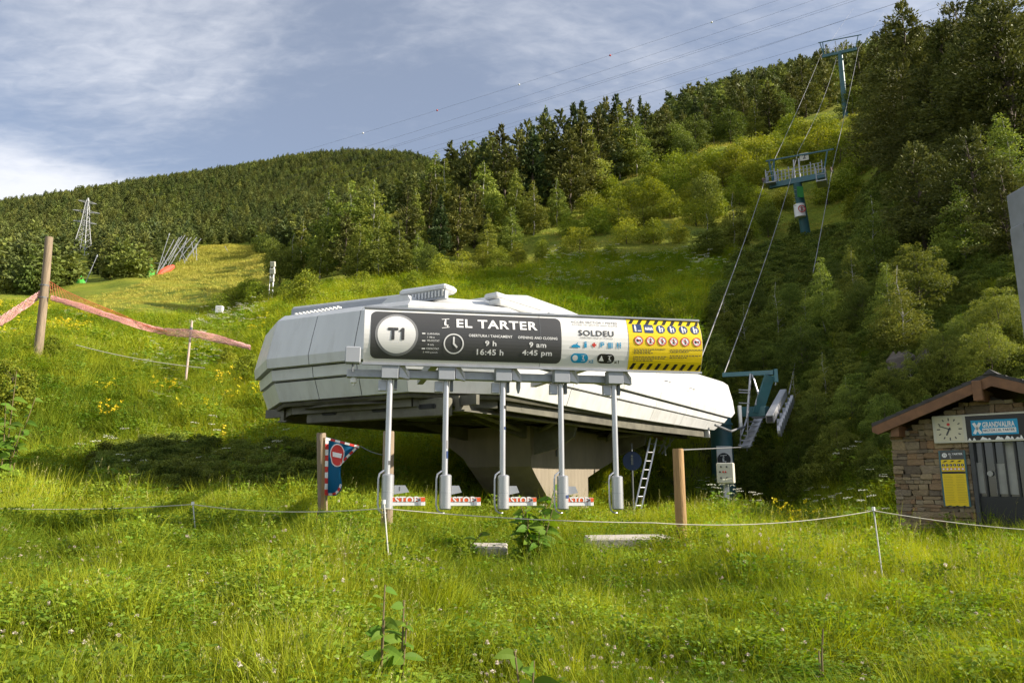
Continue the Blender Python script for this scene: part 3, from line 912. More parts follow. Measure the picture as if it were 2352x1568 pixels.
for x, y in ((805, 342), (805, 412), (803, 486)):
    ink('small_symbol', rect(-16 * K3, -6 * K3, 16 * K3, 6 * K3), z3(x, y), M_INKW, .007)
ck = z3(1098, 440)
decal('clock_symbol', join(ring2(*ck, 86 * K3, 98 * K3, 40), seg(ck[0], ck[1], ck[0], ck[1] + 66 * K3, 17 * K3), seg(ck[0] - 4 * K3, ck[1] + 4 * K3, ck[0] + 34 * K3, ck[1] - 36 * K3, 17 * K3)), M_INKW, .007)
ink('lettering', cap_text('OBERTURA I TANCAMENT', 432 * K3, 27 * K3, .02), z3(1457, 368), M_INKW, .007)
ink('lettering', cap_text('OPENING AND CLOSING', 400 * K3, 27 * K3, .02), z3(1915, 386), M_INKW, .007)
ink('lettering', cap_text('9 h', 112 * K3, 52 * K3, .02), z3(1458, 439), M_INKW, .007)
ink('lettering', cap_text('16:45 h', 265 * K3, 56 * K3, .02), z3(1455, 521), M_INKW, .007)
ink('lettering', cap_text('9 am', 172 * K3, 52 * K3, .02), z3(1915, 453), M_INKW, .007)
ink('lettering', cap_text('4:45 pm', 302 * K3, 66 * K3, .02), z3(1912, 535), M_INKW, .007)
s_ = z3(1943, 300)[0]; decal('panel_seam', dense(*rect(s_ - .002, 0.002, s_ + .002, SHT - .002)), M_DGREY, .009)
# white part
ink('lettering', cap_text('ACC\u00c9S SECTOR I PISTES', 640 * K4, 40 * K4, .015), z4(645, 218), M_INKG, .004)
ink('lettering', cap_text('ACCESS TO SECTOR AND SLOPES', 625 * K4, 24 * K4, 0), z4(650, 262), M_INKG, .004)
ink('lettering', cap_text('SOLDEU', 480 * K4, 80 * K4, .02, 1.1), z4(658, 380), M_INKD, .004)
ink('lettering', cap_text('CENTRE VILA (1 710 m)', 440 * K4, 30 * K4, 0), z4(660, 449), M_INKG, .004)
k = K4
ink('mountain_symbol', join(poly((-60 * k, -24 * k), (58 * k, -24 * k), (58 * k, -6 * k), (30 * k, 8 * k), (10 * k, 26 * k), (-10 * k, 12 * k), (-28 * k, 18 * k), (-60 * k, -8 * k)), rect(12 * k, 26 * k, 26 * k, 40 * k)), z4(380, 548), M_CYAN, .004)
ink('information_symbol', cap_text('i', 38 * k, 80 * k, .02), z4(510, 535), M_CYAN, .004)
ink('first_aid_cross', join(rect(-30 * k, -11 * k, 30 * k, 11 * k), rect(-11 * k, 11 * k, 11 * k, 30 * k), rect(-11 * k, -30 * k, 11 * k, -11 * k)), z4(628, 540), M_RED, .004)
ink('parking_symbol', join(*[move(g, 0, 0) for g in (cap_text('P', 55 * k, 62 * k, .02), rect(-26 * k, 36 * k, 26 * k, 42 * k))]), z4(740, 542), M_CYAN, .004)
ink('restaurant_symbol', join(rect(-30 * k, -36 * k, -10 * k, 36 * k), rect(-4 * k, -36 * k, 12 * k, 36 * k), rect(18 * k, -36 * k, 30 * k, 36 * k)), z4(850, 546), M_CYAN, .004)
ink('toilet_symbol', join(figure(-18 * k, 0, 80 * k), figure(18 * k, 0, 80 * k)), z4(966, 546), M_CYAN, .004)
for (x, y), m1, tx, tp in (((438, 712), M_CYAN, 'x2', (600, 755)), ((798, 720), M_BLK, 'x1', (950, 762))):
    c = z4(x, y)
    decal('ticket_pill', dense(*rrect(c[0] - 117 * k, c[1] - 59 * k, c[0] + 117 * k, c[1] + 59 * k, 58 * k)), m1, .004)
    sh = circ(-58 * k, 0, 36 * k) if tx == 'x2' else poly((-96 * k, -32 * k), (-24 * k, -32 * k), (-60 * k, 38 * k))
    ink('pill_symbol', join(sh, chair_icon(55 * k, 0, 70 * k)), c, M_INKW, .006)
    ink('lettering', cap_text(tx, 66 * k, 40 * k, .02), z4(*tp), m1, .004)
# yellow rule panel
yx = z4(1103, 500)[0]
yel = face(yx, SLEN - .004, .004, SHT - .004, .003, 'yellow_panel', M_YEL, sign)
w_ = SLEN - yx
for i in range(9):
    s_ = yx + .02 + i * (w_ - .02) / 8.7
    for lo, hi in ((SHT - .075, SHT - .010), (.012, .085)):
        s2 = min(s_ + .09, SLEN - .006); s1 = min(s_ + .045, SLEN - .006)
        decal('hazard_stripe', poly((s_, lo), (s1, lo), (s2, hi), (min(s_ + .045, SLEN - .006), hi)), M_BLK, .006)
for j, (x, y) in enumerate(((1227, 305), (1385, 312), (1547, 318), (1700, 323), (1858, 328), (2015, 332))):
    c = z4(x, y)
    decal('rule_disc', rrect(c[0] - 62 * k, c[1] - 60 * k, c[0] + 62 * k, c[1] + 60 * k, 10 * k) if j < 2 else circ(*c, 61 * k), M_NAVY, .006)
    if j == 0: g = join(figure(-28 * k, 0, 96 * k), rect(0, -40 * k, 50 * k, -30 * k))
    elif j == 1: g = join(*[figure(-42 * k + 21 * i * k, 0, 50 * k) for i in range(5)], rect(-56 * k, -12 * k, 56 * k, 2 * k))
    else: g = join(figure(-14 * k, 0, 92 * k, 1), figure(22 * k, -8 * k, 66 * k, j % 3))
    ink('rule_figure', g, c, M_INKW, .008)
for j, (x, y) in enumerate(((1237, 478), (1397, 484), (1555, 488), (1713, 493), (1870, 497), (2028, 502))):
    c = z4(x, y)
    decal('ban_disc', circ(*c, 60 * k), M_INKW, .006)
    decal('ban_ring', ring2(*c, 50 * k, 61 * k), M_RED, .009)
    ink('ban_figure', figure(0, 0, 74 * k, 2 if j % 2 else 1) if j not in (0, 5) else join(rrect(-34 * k, -10 * k, 30 * k, 12 * k, 6 * k), rect(-28 * k, -24 * k, -18 * k, -8 * k)), c, M_BLK, .008)
    decal('ban_slash', seg(c[0] - 38 * k, c[1] + 36 * k, c[0] + 38 * k, c[1] - 36 * k, 9 * k), M_RED, .011)
rr_ = random.Random(3)
for x0, x1, y0, ys in ((1170, 1605, 600, (0, 24, 48, 96, 120, 144)), (1665, 2095, 610, (0, 24, 76, 100))):
    for q in ys:
        x = x0; mbx = []
        last = x1 if q not in (48, 144, 24, 100) else x0 + (x1 - x0) * .55
        while x < last:
            L = rr_.uniform(16, 42); c0 = z4(x, y0 + q); mbx.append(rect(c0[0], c0[1] - 5 * k, c0[0] + L * k, c0[1] + 5 * k)); x += L + 9
        decal('text_line', join(*mbx), M_INKD, .006)
# beam and columns
beam_z = at(1000, 862, 9.2).z
bl = on_plane(797, 856, SG0 - GN * .22, GN); bl.z = beam_z
br = bl + GD * (SLEN - .95)
MB().bar(bl, br, .11, .10, bev=.008).build('cross_beam', M_STEEL, gate)
COLX = [(888, 886.5), (1023, 1020), (1156, 1154), (1288.5, 1291), (1412.5, 1417)]
for i, (xt, xb) in enumerate(COLX):
    Yc = 9.02 + .130 * i
    base = at(xb, 1170, Yc); top = at(xt, 880, Yc)
    c = Vector((base.x, base.y, 0)); zb = base.z
    W = lambda s, e, z: c + GD * s + GN * e + Vector((0, 0, z))
    col = MB().tube([W(0, 0, zb + .38), W(0, 0, beam_z - .02)], .036, 16).build('column', M_ALU, gate, smooth=True)
    MB().tube([W(.012, 0, zb), W(.012, 0, zb + .015), W(.012, 0, zb + .405), W(.012, 0, zb + .42)], [.055, .072, .072, .05], 22).build('reader_housing', M_ALU, col, smooth=True)
    MB().tube([W(.012, 0, zb + .20), W(.012, 0, zb + .206)], .0735, 22).build('housing_seam', M_GREYP, col)
    hp = [W(0, .0, zb + .46), W(-.045, .02, zb + .455), W(-.09, .02, zb + .42), W(-.10, .02, zb + .36), W(-.10, .02, zb + .06), W(-.085, .02, zb - .005), W(-.05, .02, zb - .035), W(0, .0, zb - .04)]
    MB().tube(hp, .0115, 8).build('handle', M_ALU, col, smooth=True)
    # clamp boxes
    MB().box(W(-.005, .04, beam_z + .01), (.20, .16, .17), Matrix.Rotation(GA, 3, 'Z'), .006).build('clamp_box', M_GREYP if i else M_GREYP, col)
    pl = MB(); pl.prism([W(.11, .07, beam_z + .10), W(.16, .07, beam_z + .10), W(.235, .03, beam_z + .02), W(.235, .03, beam_z - .07), W(.11, .07, beam_z - .05)], GN, -.10); pl.build('side_plate', M_STEEL, col)
    MB().box(W(-.09, -.03, beam_z - .15), (.10, .07, .13), Matrix.Rotation(GA, 3, 'Z'), .004).build('lower_clamp', M_STEEL, col)
    MB().box(W(.07, -.03, beam_z - .14), (.035, .06, .13), Matrix.Rotation(GA, 3, 'Z'), .004).build('lower_clamp', M_DGREY, col)
    MB().tube([W(0, .03, beam_z + .06), W(0, .03, beam_z + .16)], .05, 10).build('column_cap', M_STEEL, col)
    if i < 4:
        fin = MB(); fs_ = 1.0 if i == 0 else .68
        fin.prism([W(.09, -.03, zb + .285), W(.09 + .13 * fs_, -.03, zb + .285), W(.09 + .18 * fs_, -.03, zb + .205), W(.09, -.03, zb + .18)], GN, .02)
        fo = fin.build('reader_fin', M_GREYP, col)
        MB().box(W(.155, -.0095, zb + .245), (.006, .004, .05), Matrix.Rotation(GA, 3, 'Z')).build('fin_slot', M_INKD, fo) if i == 0 else None
        L = .40 - .02 * i
        arm = MB().box(W(.06 + L / 2, .01, zb + .095), (L, .03, .10), Matrix.Rotation(GA, 3, 'Z'), .004).build('barrier_arm', M_INKW, col)
        MB().box(W(.062 + L / 2, .027, zb + .119), (L - .004, .004, .049), Matrix.Rotation(GA, 3, 'Z')).build('orange_band', M_ORANGE, arm)
        V, Fc = cap_text('STOP', L * .72, .085, .03)
        lo = -.028
        import bmesh
        bm = bmesh.new(); vv = [bm.verts.new((x, y, 0)) for x, y in V]
        for f in Fc:
            try: bm.faces.new([vv[q] for q in f])
            except ValueError: pass
        bmesh.ops.bisect_plane(bm, geom=bm.verts[:] + bm.edges[:] + bm.faces[:], plane_co=(0, -.018, 0), plane_no=(0, 1, 0), clear_inner=True)
        bm.verts.index_update()
        MB().raw([W(.06 + L * .46 + v.co.x, .0315, zb + .1135 + v.co.y) for v in bm.verts], [tuple(v.index for v in f.verts) for f in bm.faces]).build('lettering', M_INKW, arm)
        bm.free()
        MB().box(W(.06 + L * .83, .0325, zb + .093), (.035, .006, .085), Matrix.Rotation(GA, 3, 'Z')).build('arm_sensor', M_GREYP, arm)
        MB().disc(W(.06 + L * .83, .037, zb + .115), GN, .012, .006, 10).build('sensor_eye', M_INKD, arm)
# stickers on the columns
for i, z, hgt, m_ in ((1, 1.62, .10, M_INKG), (1, 1.50, .09, M_NAVY), (2, 2.12, .04, M_BLK), (2, 1.86, .035, M_NAVY), (0, 1.42, .05, M_INKD), (3, 1.02, .04, M_NAVY)):
    Yc = 9.02 + .13 * i; base = at(COLX[i][1], 1170, Yc)
    rad = .0375 if not (i == 3) else .0738
    V = []
    for k_ in range(5):
        t = R(-100 + 14 * k_) + GA + .5
        V.append(Vector((base.x + (.012 * GD.x if i == 3 else 0) + rad * math.cos(t), base.y + rad * math.sin(t), z)))
    mb = MB().raw(V + [v + Vector((0, 0, hgt)) for v in V], [(j, j + 1, j + 6, j + 5) for j in range(4)])
    mb.build('sticker', m_, gate)
# white box and lamp at the left end, carrier arms back to the station
bx = on_plane(811, 816, SG0 + GN * .02, GN)
MB().box(bx, (.18, .14, .20), Matrix.Rotation(GA, 3, 'Z'), .012).build('speaker_box', M_GREYP, gate)
MB().tube([bx - Vector((0, 0, .1)), bx - Vector((0, 0, .2))], .012, 6).build('speaker_stem', M_DGREY, gate)
lp = bl + GD * .085
MB().tube([lp - Vector((0, 0, .045)), lp - Vector((0, 0, .06)), lp - Vector((0, 0, .11)), lp - Vector((0, 0, .12)), lp - Vector((0, 0, .15))], [.03, .042, .042, .02, .008], 14).build('camera_dome', M_INKW, gate, smooth=True)
hk = bl + GD * 2.15
MB().tube([hk - Vector((0, 0, .05)), hk - Vector((0, 0, .13)), hk - Vector((0, 0, .2))], [.03, .03, .012], 10).build('hanging_bracket', M_GREYP, gate)
for s_ in (.9, 2.9):
    p0 = SG0 + GD * s_ - GN * .15 + Z3 * .1
    p1 = p0 - GN * 3.6; p1.z = 2.95
    MB().bar(p0, p1, .10, .14).build('carrier_arm', M_STEEL, gate)

# ------------------------------------------------------------------ trees and shrubs
M_BARK = pmat('bark', (0.10, 0.075, 0.055), 0.9, var=0.35, vs=6, bump=0.6, bs=18, stretch=(1, 1, 0.25))
M_BIRCHBARK = pmat('birch_bark', (0.42, 0.40, 0.36), 0.8, var=0.3, vs=5, dirt=(0.05, 0.045, 0.04), dscale=5, damt=0.8)
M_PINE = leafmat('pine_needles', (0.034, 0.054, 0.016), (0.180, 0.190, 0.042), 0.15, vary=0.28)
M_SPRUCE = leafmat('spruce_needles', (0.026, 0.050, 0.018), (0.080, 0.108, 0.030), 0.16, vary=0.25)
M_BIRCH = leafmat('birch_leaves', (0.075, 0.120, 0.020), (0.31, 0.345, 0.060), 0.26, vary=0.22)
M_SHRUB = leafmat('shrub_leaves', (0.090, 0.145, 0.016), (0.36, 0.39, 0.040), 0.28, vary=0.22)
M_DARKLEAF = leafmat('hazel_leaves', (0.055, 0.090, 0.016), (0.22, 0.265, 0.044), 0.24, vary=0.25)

M_SUNLEAF = leafmat('sun_tinted_leaves', (0.080, 0.125, 0.020), (0.235, 0.275, 0.048), 0.32, vary=0.2)  # brighter, yellower willow leaf: sunshine put into the colour

def unit(v):
    return v / np.maximum(np.linalg.norm(v, axis=-1, keepdims=True), 1e-9)

def cards(C, D, length, width, r, fold=0.25):
    """diamond leaf cards centred at C along D with random roll; returns verts, quads"""
    n = len(C)
    D = unit(D)
    a = unit(np.cross(D, unit(r.normal(size=(n, 3)))))
    b = np.cross(D, a)
    L = (length * np.ones(n))[:, None]; W = (width * np.ones(n))[:, None]
    p0 = C - D * L * .5
    p1 = C + a * W * .5 + b * W * fold * .5
    p2 = C + D * L * .5
    p3 = C - a * W * .5 + b * W * fold * .5
    V = np.stack([p0, p1, p2, p3], 1).reshape(-1, 3)
    F = np.arange(4 * n).reshape(n, 4)
    return V, F

def trunk_mb(h, r0, lean=0.0, seed=0, top=0.96, limbs=0, limb_r=1.0, limb0=0.25, n=7):
    r = random.Random(seed)
    mb = MB()
    path, rad = [], []
    for i in range(7):
        t = i / 6
        path.append((lean * t * h + r.uniform(-.02, .02) * h * (t > 0), r.uniform(-.02, .02) * h * (t > 0), t * h * top - (0.3 if i == 0 else 0)))
        rad.append(r0 * (1 - 0.88 * t))
    mb.tube(path, rad, n)
    for k in range(limbs):
        t = limb0 + (0.85 - limb0) * r.random()
        i = min(int(t * 6), 5); f = t * 6 - i
        b = Vector(path[i]).lerp(Vector(path[i + 1]), f)
        az = r.uniform(0, 6.283)
        le = limb_r * (0.45 + 0.5 * r.random()) * (1.15 - t)
        e = b + Vector((math.cos(az) * le, math.sin(az) * le, le * r.uniform(.4, 1.0)))
        m_ = b.lerp(e, .5) + Vector((0, 0, le * 0.05))
        mb.tube([b, m_, e], [r0 * .35 * (1 - t * .5), r0 * .2, r0 * .06], 4, caps=False)
    return mb

def conifer_crown(h, rad, n, seed, leaf, base=0.08, ragged=0.35, droop=0.15, power=0.85, whorls=17):
    r = np.random.default_rng(seed)
    wt = np.sort(base + (0.985 - base) * (np.linspace(0, 1, whorls) ** 0.95) + r.normal(0, .008, whorls))
    B = []
    for t in wt:
        k = max(3, int(round(4 + 5 * (1 - t))))
        a0 = r.uniform(0, 6.28)
        for j in range(k):
            low = np.clip((t - base) / 0.16, 0.35, 1)
            Lb = rad * ((1 - t) ** power + 0.05) * low * (1 + r.uniform(-ragged, ragged))
            B.append((t * h, a0 + 6.283 * j / k + r.normal(0, .25), Lb))
    B = np.array(B)
    w = B[:, 2] + 0.05 * rad; w = w / w.sum()
    i = r.choice(len(B), n, p=w)
    zb, az, Lb = B[i, 0], B[i, 1], B[i, 2]
    s = r.uniform(0.12, 1.0, n) ** 0.62
    az = az + r.normal(0, .16, n) * (1.15 - 0.3 * s)
    rr = s * Lb
    z = zb + rr * (0.25 - droop * 2.2 * s) + r.normal(0, .028, n) * h * 0.5 + 0.25 * leaf
    C = np.stack([np.cos(az) * rr, np.sin(az) * rr, z], 1)
    D = np.stack([np.cos(az), np.sin(az), 0.25 + r.normal(0, .45, n)], 1) + r.normal(0, .45, (n, 3))
    top = z > 0.9 * h
    D[top] += np.array([0, 0, 1.3])
    V, F = cards(C, D, leaf * r.uniform(.7, 1.5, n), leaf * r.uniform(.28, .6, n), r)
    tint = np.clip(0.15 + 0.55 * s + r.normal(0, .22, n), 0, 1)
    return V, F, tint

def blob_crown(h, prof, n, seed, leaf, nclump=60, z0=0.1, squash=1.0, clump=0.2, wide=1.0, shell=0.75):
    """broadleaf / pine crown made of leaf clumps inside an envelope; prof(t)->radius fraction"""
    r = np.random.default_rng(seed)
    t = z0 + (1 - z0) * (r.uniform(0, 1, nclump * 4))
    pr = np.array([prof((x - z0) / (1 - z0)) for x in t])
    keep = r.uniform(0, 1, len(t)) < (pr / pr.max()) ** 1.4 + .08
    t, pr = t[keep][:nclump], pr[keep][:nclump]
    m = len(t)
    az = r.uniform(0, 6.283, m)
    q = r.uniform(0.15, 1, m) ** 0.55
    cr = clump * wide * h * r.uniform(.6, 1.25, m) * (0.45 + 0.55 * pr / pr.max())
    RR = np.maximum(pr * wide * h - cr * 0.55, 0) * q
    CC = np.stack([np.cos(az) * RR, np.sin(az) * RR, np.clip(t * h, cr * .3, h - cr * 0.7 * squash)], 1)
    w = cr ** 2; w = w / w.sum()
    i = r.choice(m, n, p=w)
    d = unit(r.normal(size=(n, 3)))
    d[:, 2] = np.abs(d[:, 2]) * np.where(r.uniform(0, 1, n) < .72, 1, -1)
    rad = cr[i] * (shell + (1.08 - shell) * r.uniform(0, 1, n)) * r.uniform(.55, 1, n) ** 0.35
    C = CC[i] + d * rad[:, None] * np.array([1, 1, 0.85 * squash])
    out = unit(C * np.array([1, 1, 0.2]) + 1e-6)
    D = d * .6 + r.normal(0, .6, (n, 3)) + np.array([0, 0, -.15])
    V, F = cards(C, D, leaf * r.uniform(.7, 1.4, n), leaf * r.uniform(.5, .9, n), r)
    ctint = r.uniform(0.1, .9, m)
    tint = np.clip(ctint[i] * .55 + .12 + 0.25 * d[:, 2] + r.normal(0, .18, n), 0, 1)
    return V, F, tint

PROTO = {}
def proto(key, crown, trunk, m_leaf, m_bark, h):
    V, F, tint = crown
    cm = fastmesh(key + '_crown', V, F, tint)
    cm.materials.append(m_leaf)
    tm = newmesh(key + '_trunk', trunk.v, trunk.f, True)
    tm.materials.append(m_bark)
    PROTO.setdefault(key[:-1], []).append((cm, tm, h))

birch_prof = lambda t: 0.20 * (min(1, t / 0.20) ** 0.6) * max(0.015, (1 - t)) ** 0.85 * 1.42
round_prof = lambda t: 0.42 * math.sqrt(max(0.02, 1 - (2 * t - 0.95) ** 2 / 1.1))
dome_prof = lambda t: 0.5 * math.sqrt(max(0.03, 1 - t * t)) * (0.8 + 0.2 * min(1, t / .2))
pine_prof = lambda t: 0.27 * (min(1, t / .3) ** .7) * max(0.03, 1 - t ** 2.2) ** .75

# mid-distance kinds (10 m nominal height)
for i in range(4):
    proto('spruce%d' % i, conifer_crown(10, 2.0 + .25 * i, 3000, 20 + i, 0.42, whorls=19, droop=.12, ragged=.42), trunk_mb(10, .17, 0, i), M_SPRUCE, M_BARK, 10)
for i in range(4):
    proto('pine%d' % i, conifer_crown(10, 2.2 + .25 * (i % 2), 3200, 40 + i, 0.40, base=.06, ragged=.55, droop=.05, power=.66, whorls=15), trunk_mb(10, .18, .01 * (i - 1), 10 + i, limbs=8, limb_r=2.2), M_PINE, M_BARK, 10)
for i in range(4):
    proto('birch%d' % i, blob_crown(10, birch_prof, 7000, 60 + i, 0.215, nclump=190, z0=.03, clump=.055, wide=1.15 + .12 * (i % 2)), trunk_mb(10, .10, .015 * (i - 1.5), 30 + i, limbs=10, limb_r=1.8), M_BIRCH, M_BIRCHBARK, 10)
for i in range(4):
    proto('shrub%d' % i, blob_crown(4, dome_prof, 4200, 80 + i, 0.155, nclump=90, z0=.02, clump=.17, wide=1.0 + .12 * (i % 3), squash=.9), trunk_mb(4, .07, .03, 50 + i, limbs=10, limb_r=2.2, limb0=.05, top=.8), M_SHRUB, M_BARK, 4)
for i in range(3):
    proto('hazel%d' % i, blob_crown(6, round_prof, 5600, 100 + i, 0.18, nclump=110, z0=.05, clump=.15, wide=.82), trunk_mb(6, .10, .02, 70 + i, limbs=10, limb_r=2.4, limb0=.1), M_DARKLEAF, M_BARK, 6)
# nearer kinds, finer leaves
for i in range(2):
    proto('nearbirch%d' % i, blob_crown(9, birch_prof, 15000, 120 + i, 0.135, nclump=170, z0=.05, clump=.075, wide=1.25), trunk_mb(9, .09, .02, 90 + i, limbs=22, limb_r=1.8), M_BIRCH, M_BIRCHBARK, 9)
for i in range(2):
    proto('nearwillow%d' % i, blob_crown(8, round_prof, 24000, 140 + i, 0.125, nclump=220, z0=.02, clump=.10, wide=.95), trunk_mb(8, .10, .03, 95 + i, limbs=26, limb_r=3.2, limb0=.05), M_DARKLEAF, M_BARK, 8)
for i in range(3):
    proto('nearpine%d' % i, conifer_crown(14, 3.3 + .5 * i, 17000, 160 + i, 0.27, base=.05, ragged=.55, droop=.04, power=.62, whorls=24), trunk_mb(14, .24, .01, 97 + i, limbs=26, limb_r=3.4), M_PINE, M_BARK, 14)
for i in range(2):
    proto('nearshrub%d' % i, blob_crown(2, dome_prof, 6500, 180 + i, 0.075, nclump=90, z0=.02, clump=.15, wide=.95), trunk_mb(2, .03, .03, 99 + i, limbs=14, limb_r=1.1, limb0=.05, top=.8), M_SHRUB, M_BARK, 2)

for cm, tm, h0 in list(PROTO['nearwillow']):
    c2 = cm.copy(); c2.materials.clear(); c2.materials.append(M_SUNLEAF)  # willow crowns recoloured as if sunlit
    PROTO.setdefault('nearsunlit', []).append((c2, tm, h0))
NAMES = dict(nearsunlit='bushy_tree', spruce='spruce_tree', pine='pine_tree', birch='birch_tree', shrub='shrub', hazel='bushy_tree', nearbirch='birch_tree', nearwillow='bushy_tree', nearpine='pine_tree', nearshrub='shrub')
CATS = dict(nearsunlit='tree', spruce='tree', pine='tree', birch='tree', shrub='shrub', hazel='tree', nearbirch='tree', nearwillow='tree', nearpine='tree', nearshrub='shrub')
TREES = []   # (root, kind, height, px, py_base)
pick = {}
def plant(kindname, p, h, wide=1.0, rot=None, lean=0.0, px=0, py=0):
    L = PROTO[kindname]
    k = pick.get(kindname, 0); pick[kindname] = k + 1
    cm, tm, h0 = L[k % len(L)]
    s = h / h0
    root = bpy.data.objects.new(NAMES[kindname], None)
    COL.objects.link(root)
    root.location = p
    root.empty_display_size = 0.3
    root.rotation_euler = (lean, 0, random.uniform(0, 6.283) if rot is None else rot)
    root.scale = (s * wide, s * wide, s)
    for nm, me in (('trunk', tm), ('crown', cm)):
        o = bpy.data.objects.new(nm, me)
        COL.objects.link(o); o.parent = root
    TREES.append((root, kindname, h, px, py))
    return root

LIT = []   # places the photograph shows in full sun; trees between them and the sun stay low enough
def clear_height(p, h):
    for H in LIT:
        t = (p.x - H.x) / SUN.x
        if t > 0.5 and abs(p.y - (H.y + SUN.y * t)) < .32 * h + .3:
            h = min(h, H.z + SUN.z * t - p.z - .3)
    return h

def T(kindname, px, py, top, wide=1.0, y0=2.5, y1=1200.):
    """tree seen with its foot at px,py and its top at row `top` of the photo"""
    p = hit(px, py, y0, y1)
    h = max(heights(p, top), 0.4)
    h = max(clear_height(p, h), .88 * h if kindname == 'nearpine' and top < 130 else 0)
    if h < .9 and kindname != 'nearshrub': return None
    return plant(kindname, p - Vector((0, 0, 0.05)), h, wide, px=px, py=py)

LIT += [sp(12, -.1, 3.0), sp(14, -.1, 3.1), sp(16.3, -.1, 3.3), sp(16.3, 0, 4.3), sp(10, -.1, 3.0)]
LIT += [hit(x, y, 26, 110) + Vector((0, 0, .4)) for x, y in ((1300, 660), (1400, 640), (1400, 690), (1480, 640), (1500, 690), (1550, 620), (1570, 660), (1600, 610), (1350, 610), (1200, 640), (1100, 660))]

# --- spur right of the ski run: front row, left to right (foot x, foot y, top y)
for k, x, y, t, w in [
  ('birch',668,650,530,1.0),('birch',690,640,500,1.0),('shrub',700,705,612,1.0),('birch',735,640,520,1.1),('birch',752,625,428,1.1),('pine',790,630,490,1.1),
  ('birch',800,610,415,1.2),('birch',852,590,402,1.15),('birch',820,650,505,1.1),('birch',870,648,500,1.15),('birch',915,640,505,1.1),('birch',958,630,528,1.1),
  ('shrub',830,690,622,.9),('shrub',900,690,640,.9),('hazel',985,640,560,1.0),('shrub',1010,650,580,1.0),('shrub',950,672,615,1.0),
  ('spruce',1010,600,450,1.0),('pine',930,600,430,.9),('birch',952,590,430,.8),('pine',985,560,400,1.1),('pine',1050,590,430,1.2),('pine',1090,570,420,1.2),
  ('birch',1000,520,345,1.2),('birch',1020,540,365,1.1),('pine',1080,520,350,1.2),('birch',1110,545,365,1.2),('pine',1130,500,320,1.1),('pine',1065,480,330,1.1),
  ('pine',1160,520,330,1.2),('spruce',1110,480,320,1.0),('pine',1190,500,300,1.1),('pine',1150,470,290,1.2),
  ('birch',1185,540,385,1.0),('birch',1225,540,412,1.15),('birch',1280,520,408,1.15),('birch',1175,585,470,1.1),('birch',1120,600,490,1.1),
  ('shrub',1110,615,560,.9),('shrub',1145,618,565,1.0),('shrub',1190,610,555,.9),('shrub',1245,600,545,.9),('shrub',1060,640,575,1.0),
  ('spruce',1225,500,290,1.0),('pine',1210,480,280,1.1),('pine',1250,470,262,1.0),('spruce',1255,460,250,.9),('pine',1290,470,255,1.1),('spruce',1320,460,240,1.0),
  ('pine',1340,480,260,1.0),('birch',1360,470,285,1.1),('pine',1310,490,300,1.1),('pine',1375,440,250,1.0),('spruce',1340,440,235,1.0),
  ('pine',1395,410,228,1.1),('spruce',1420,400,218,1.1),('birch',1425,410,242,1.1),('birch',1462,405,260,1.15),('pine',1450,380,232,1.0),('pine',1490,390,240,1.1),
  ('spruce',1385,430,245,1.0),('spruce',1475,360,224,.8),('pine',1515,380,255,1.1),('hazel',1555,375,280,1.0),('hazel',1600,350,262,1.1),('pine',1540,360,262,1.1),
  ('hazel',1575,390,305,1.0),('pine',1570,345,255,1.0),('birch',1640,330,250,1.1),('pine',1625,330,240,1.0),('hazel',1680,330,250,1.3),('pine',1660,320,228,1.0),
  ('pine',1710,310,215,1.2),('birch',1735,320,225,1.1),('pine',1770,310,190,1.2),('hazel',1800,300,215,1.0),('pine',1740,290,190,1.1),('pine',1820,280,170,1.1),('pine',1850,270,130,1.1),('birch',1880,260,180,1.2),
  ('pine',1690,300,205,1.1),('spruce',1600,310,225,1.0),('pine',1530,330,240,1.1),
  ('pine',1880,240,150,1.2),('birch',1960,265,165,1.3),('pine',1900,250,140,1.1),('pine',1985,250,110,1.2),('birch',1925,240,150,1.2),
  ]:
    T(k, x, y, t, w, y0=30)
# --- sunny shrub slope between the spur wood and the lift line
for x, y, t, w in [(1330,590,520,1.1),(1310,545,485,1.1),(1370,540,470,1.2),(1420,520,455,1.2),(1360,500,440,1.1),(1400,470,405,1.2),(1450,480,420,1.3),(1480,520,455,1.2),
   (1440,560,500,1.1),(1500,560,500,1.2),(1500,470,405,1.3),(1540,500,440,1.2),(1550,450,385,1.2),(1580,480,420,1.2),(1500,430,370,1.2),(1590,420,355,1.3),
   (1550,410,345,1.1),(1640,400,335,1.3),(1660,430,365,1.2),(1620,450,390,1.2),(1600,520,455,1.2),(1640,500,430,1.1),(1690,400,330,1.2),(1700,370,315,1.2),
   (1740,380,310,1.2),(1760,430,360,1.2),(1720,430,365,1.2),(1700,470,400,1.2),(1780,360,305,1.2),(1810,330,265,1.2),(1850,340,270,1.3),(1880,360,290,1.3),(1830,380,315,1.2),
   (1560,560,505,1.1),(1900,330,262,1.2),(1960,330,265,1.2),(1930,380,310,1.2),(1400,600,555,1.0),(1290,605,560,1.0),(1980,400,330,1.2),(1750,520,455,1.1),(1720,550,500,1.1),
   (1740,480,425,1.1),(1800,480,430,1.1),(1330,450,400,1.0),(1950,450,385,1.2),(1900,470,405,1.2),(1980,500,430,1.2)]:
    T('shrub', x, y, t, w, y0=30)
for k, x, y, t, w in [('birch',1630,600,485,1.5),('birch',1690,580,440,1.2),('hazel',1625,510,395,.9),('hazel',1765,545,465,1.0),('hazel',1830,565,500,.8),('shrub',1890,578,545,1.0),('shrub',1780,600,560,1.1),('shrub',1960,560,500,1.1)]:
    T(k, x, y, t, w, y0=30)
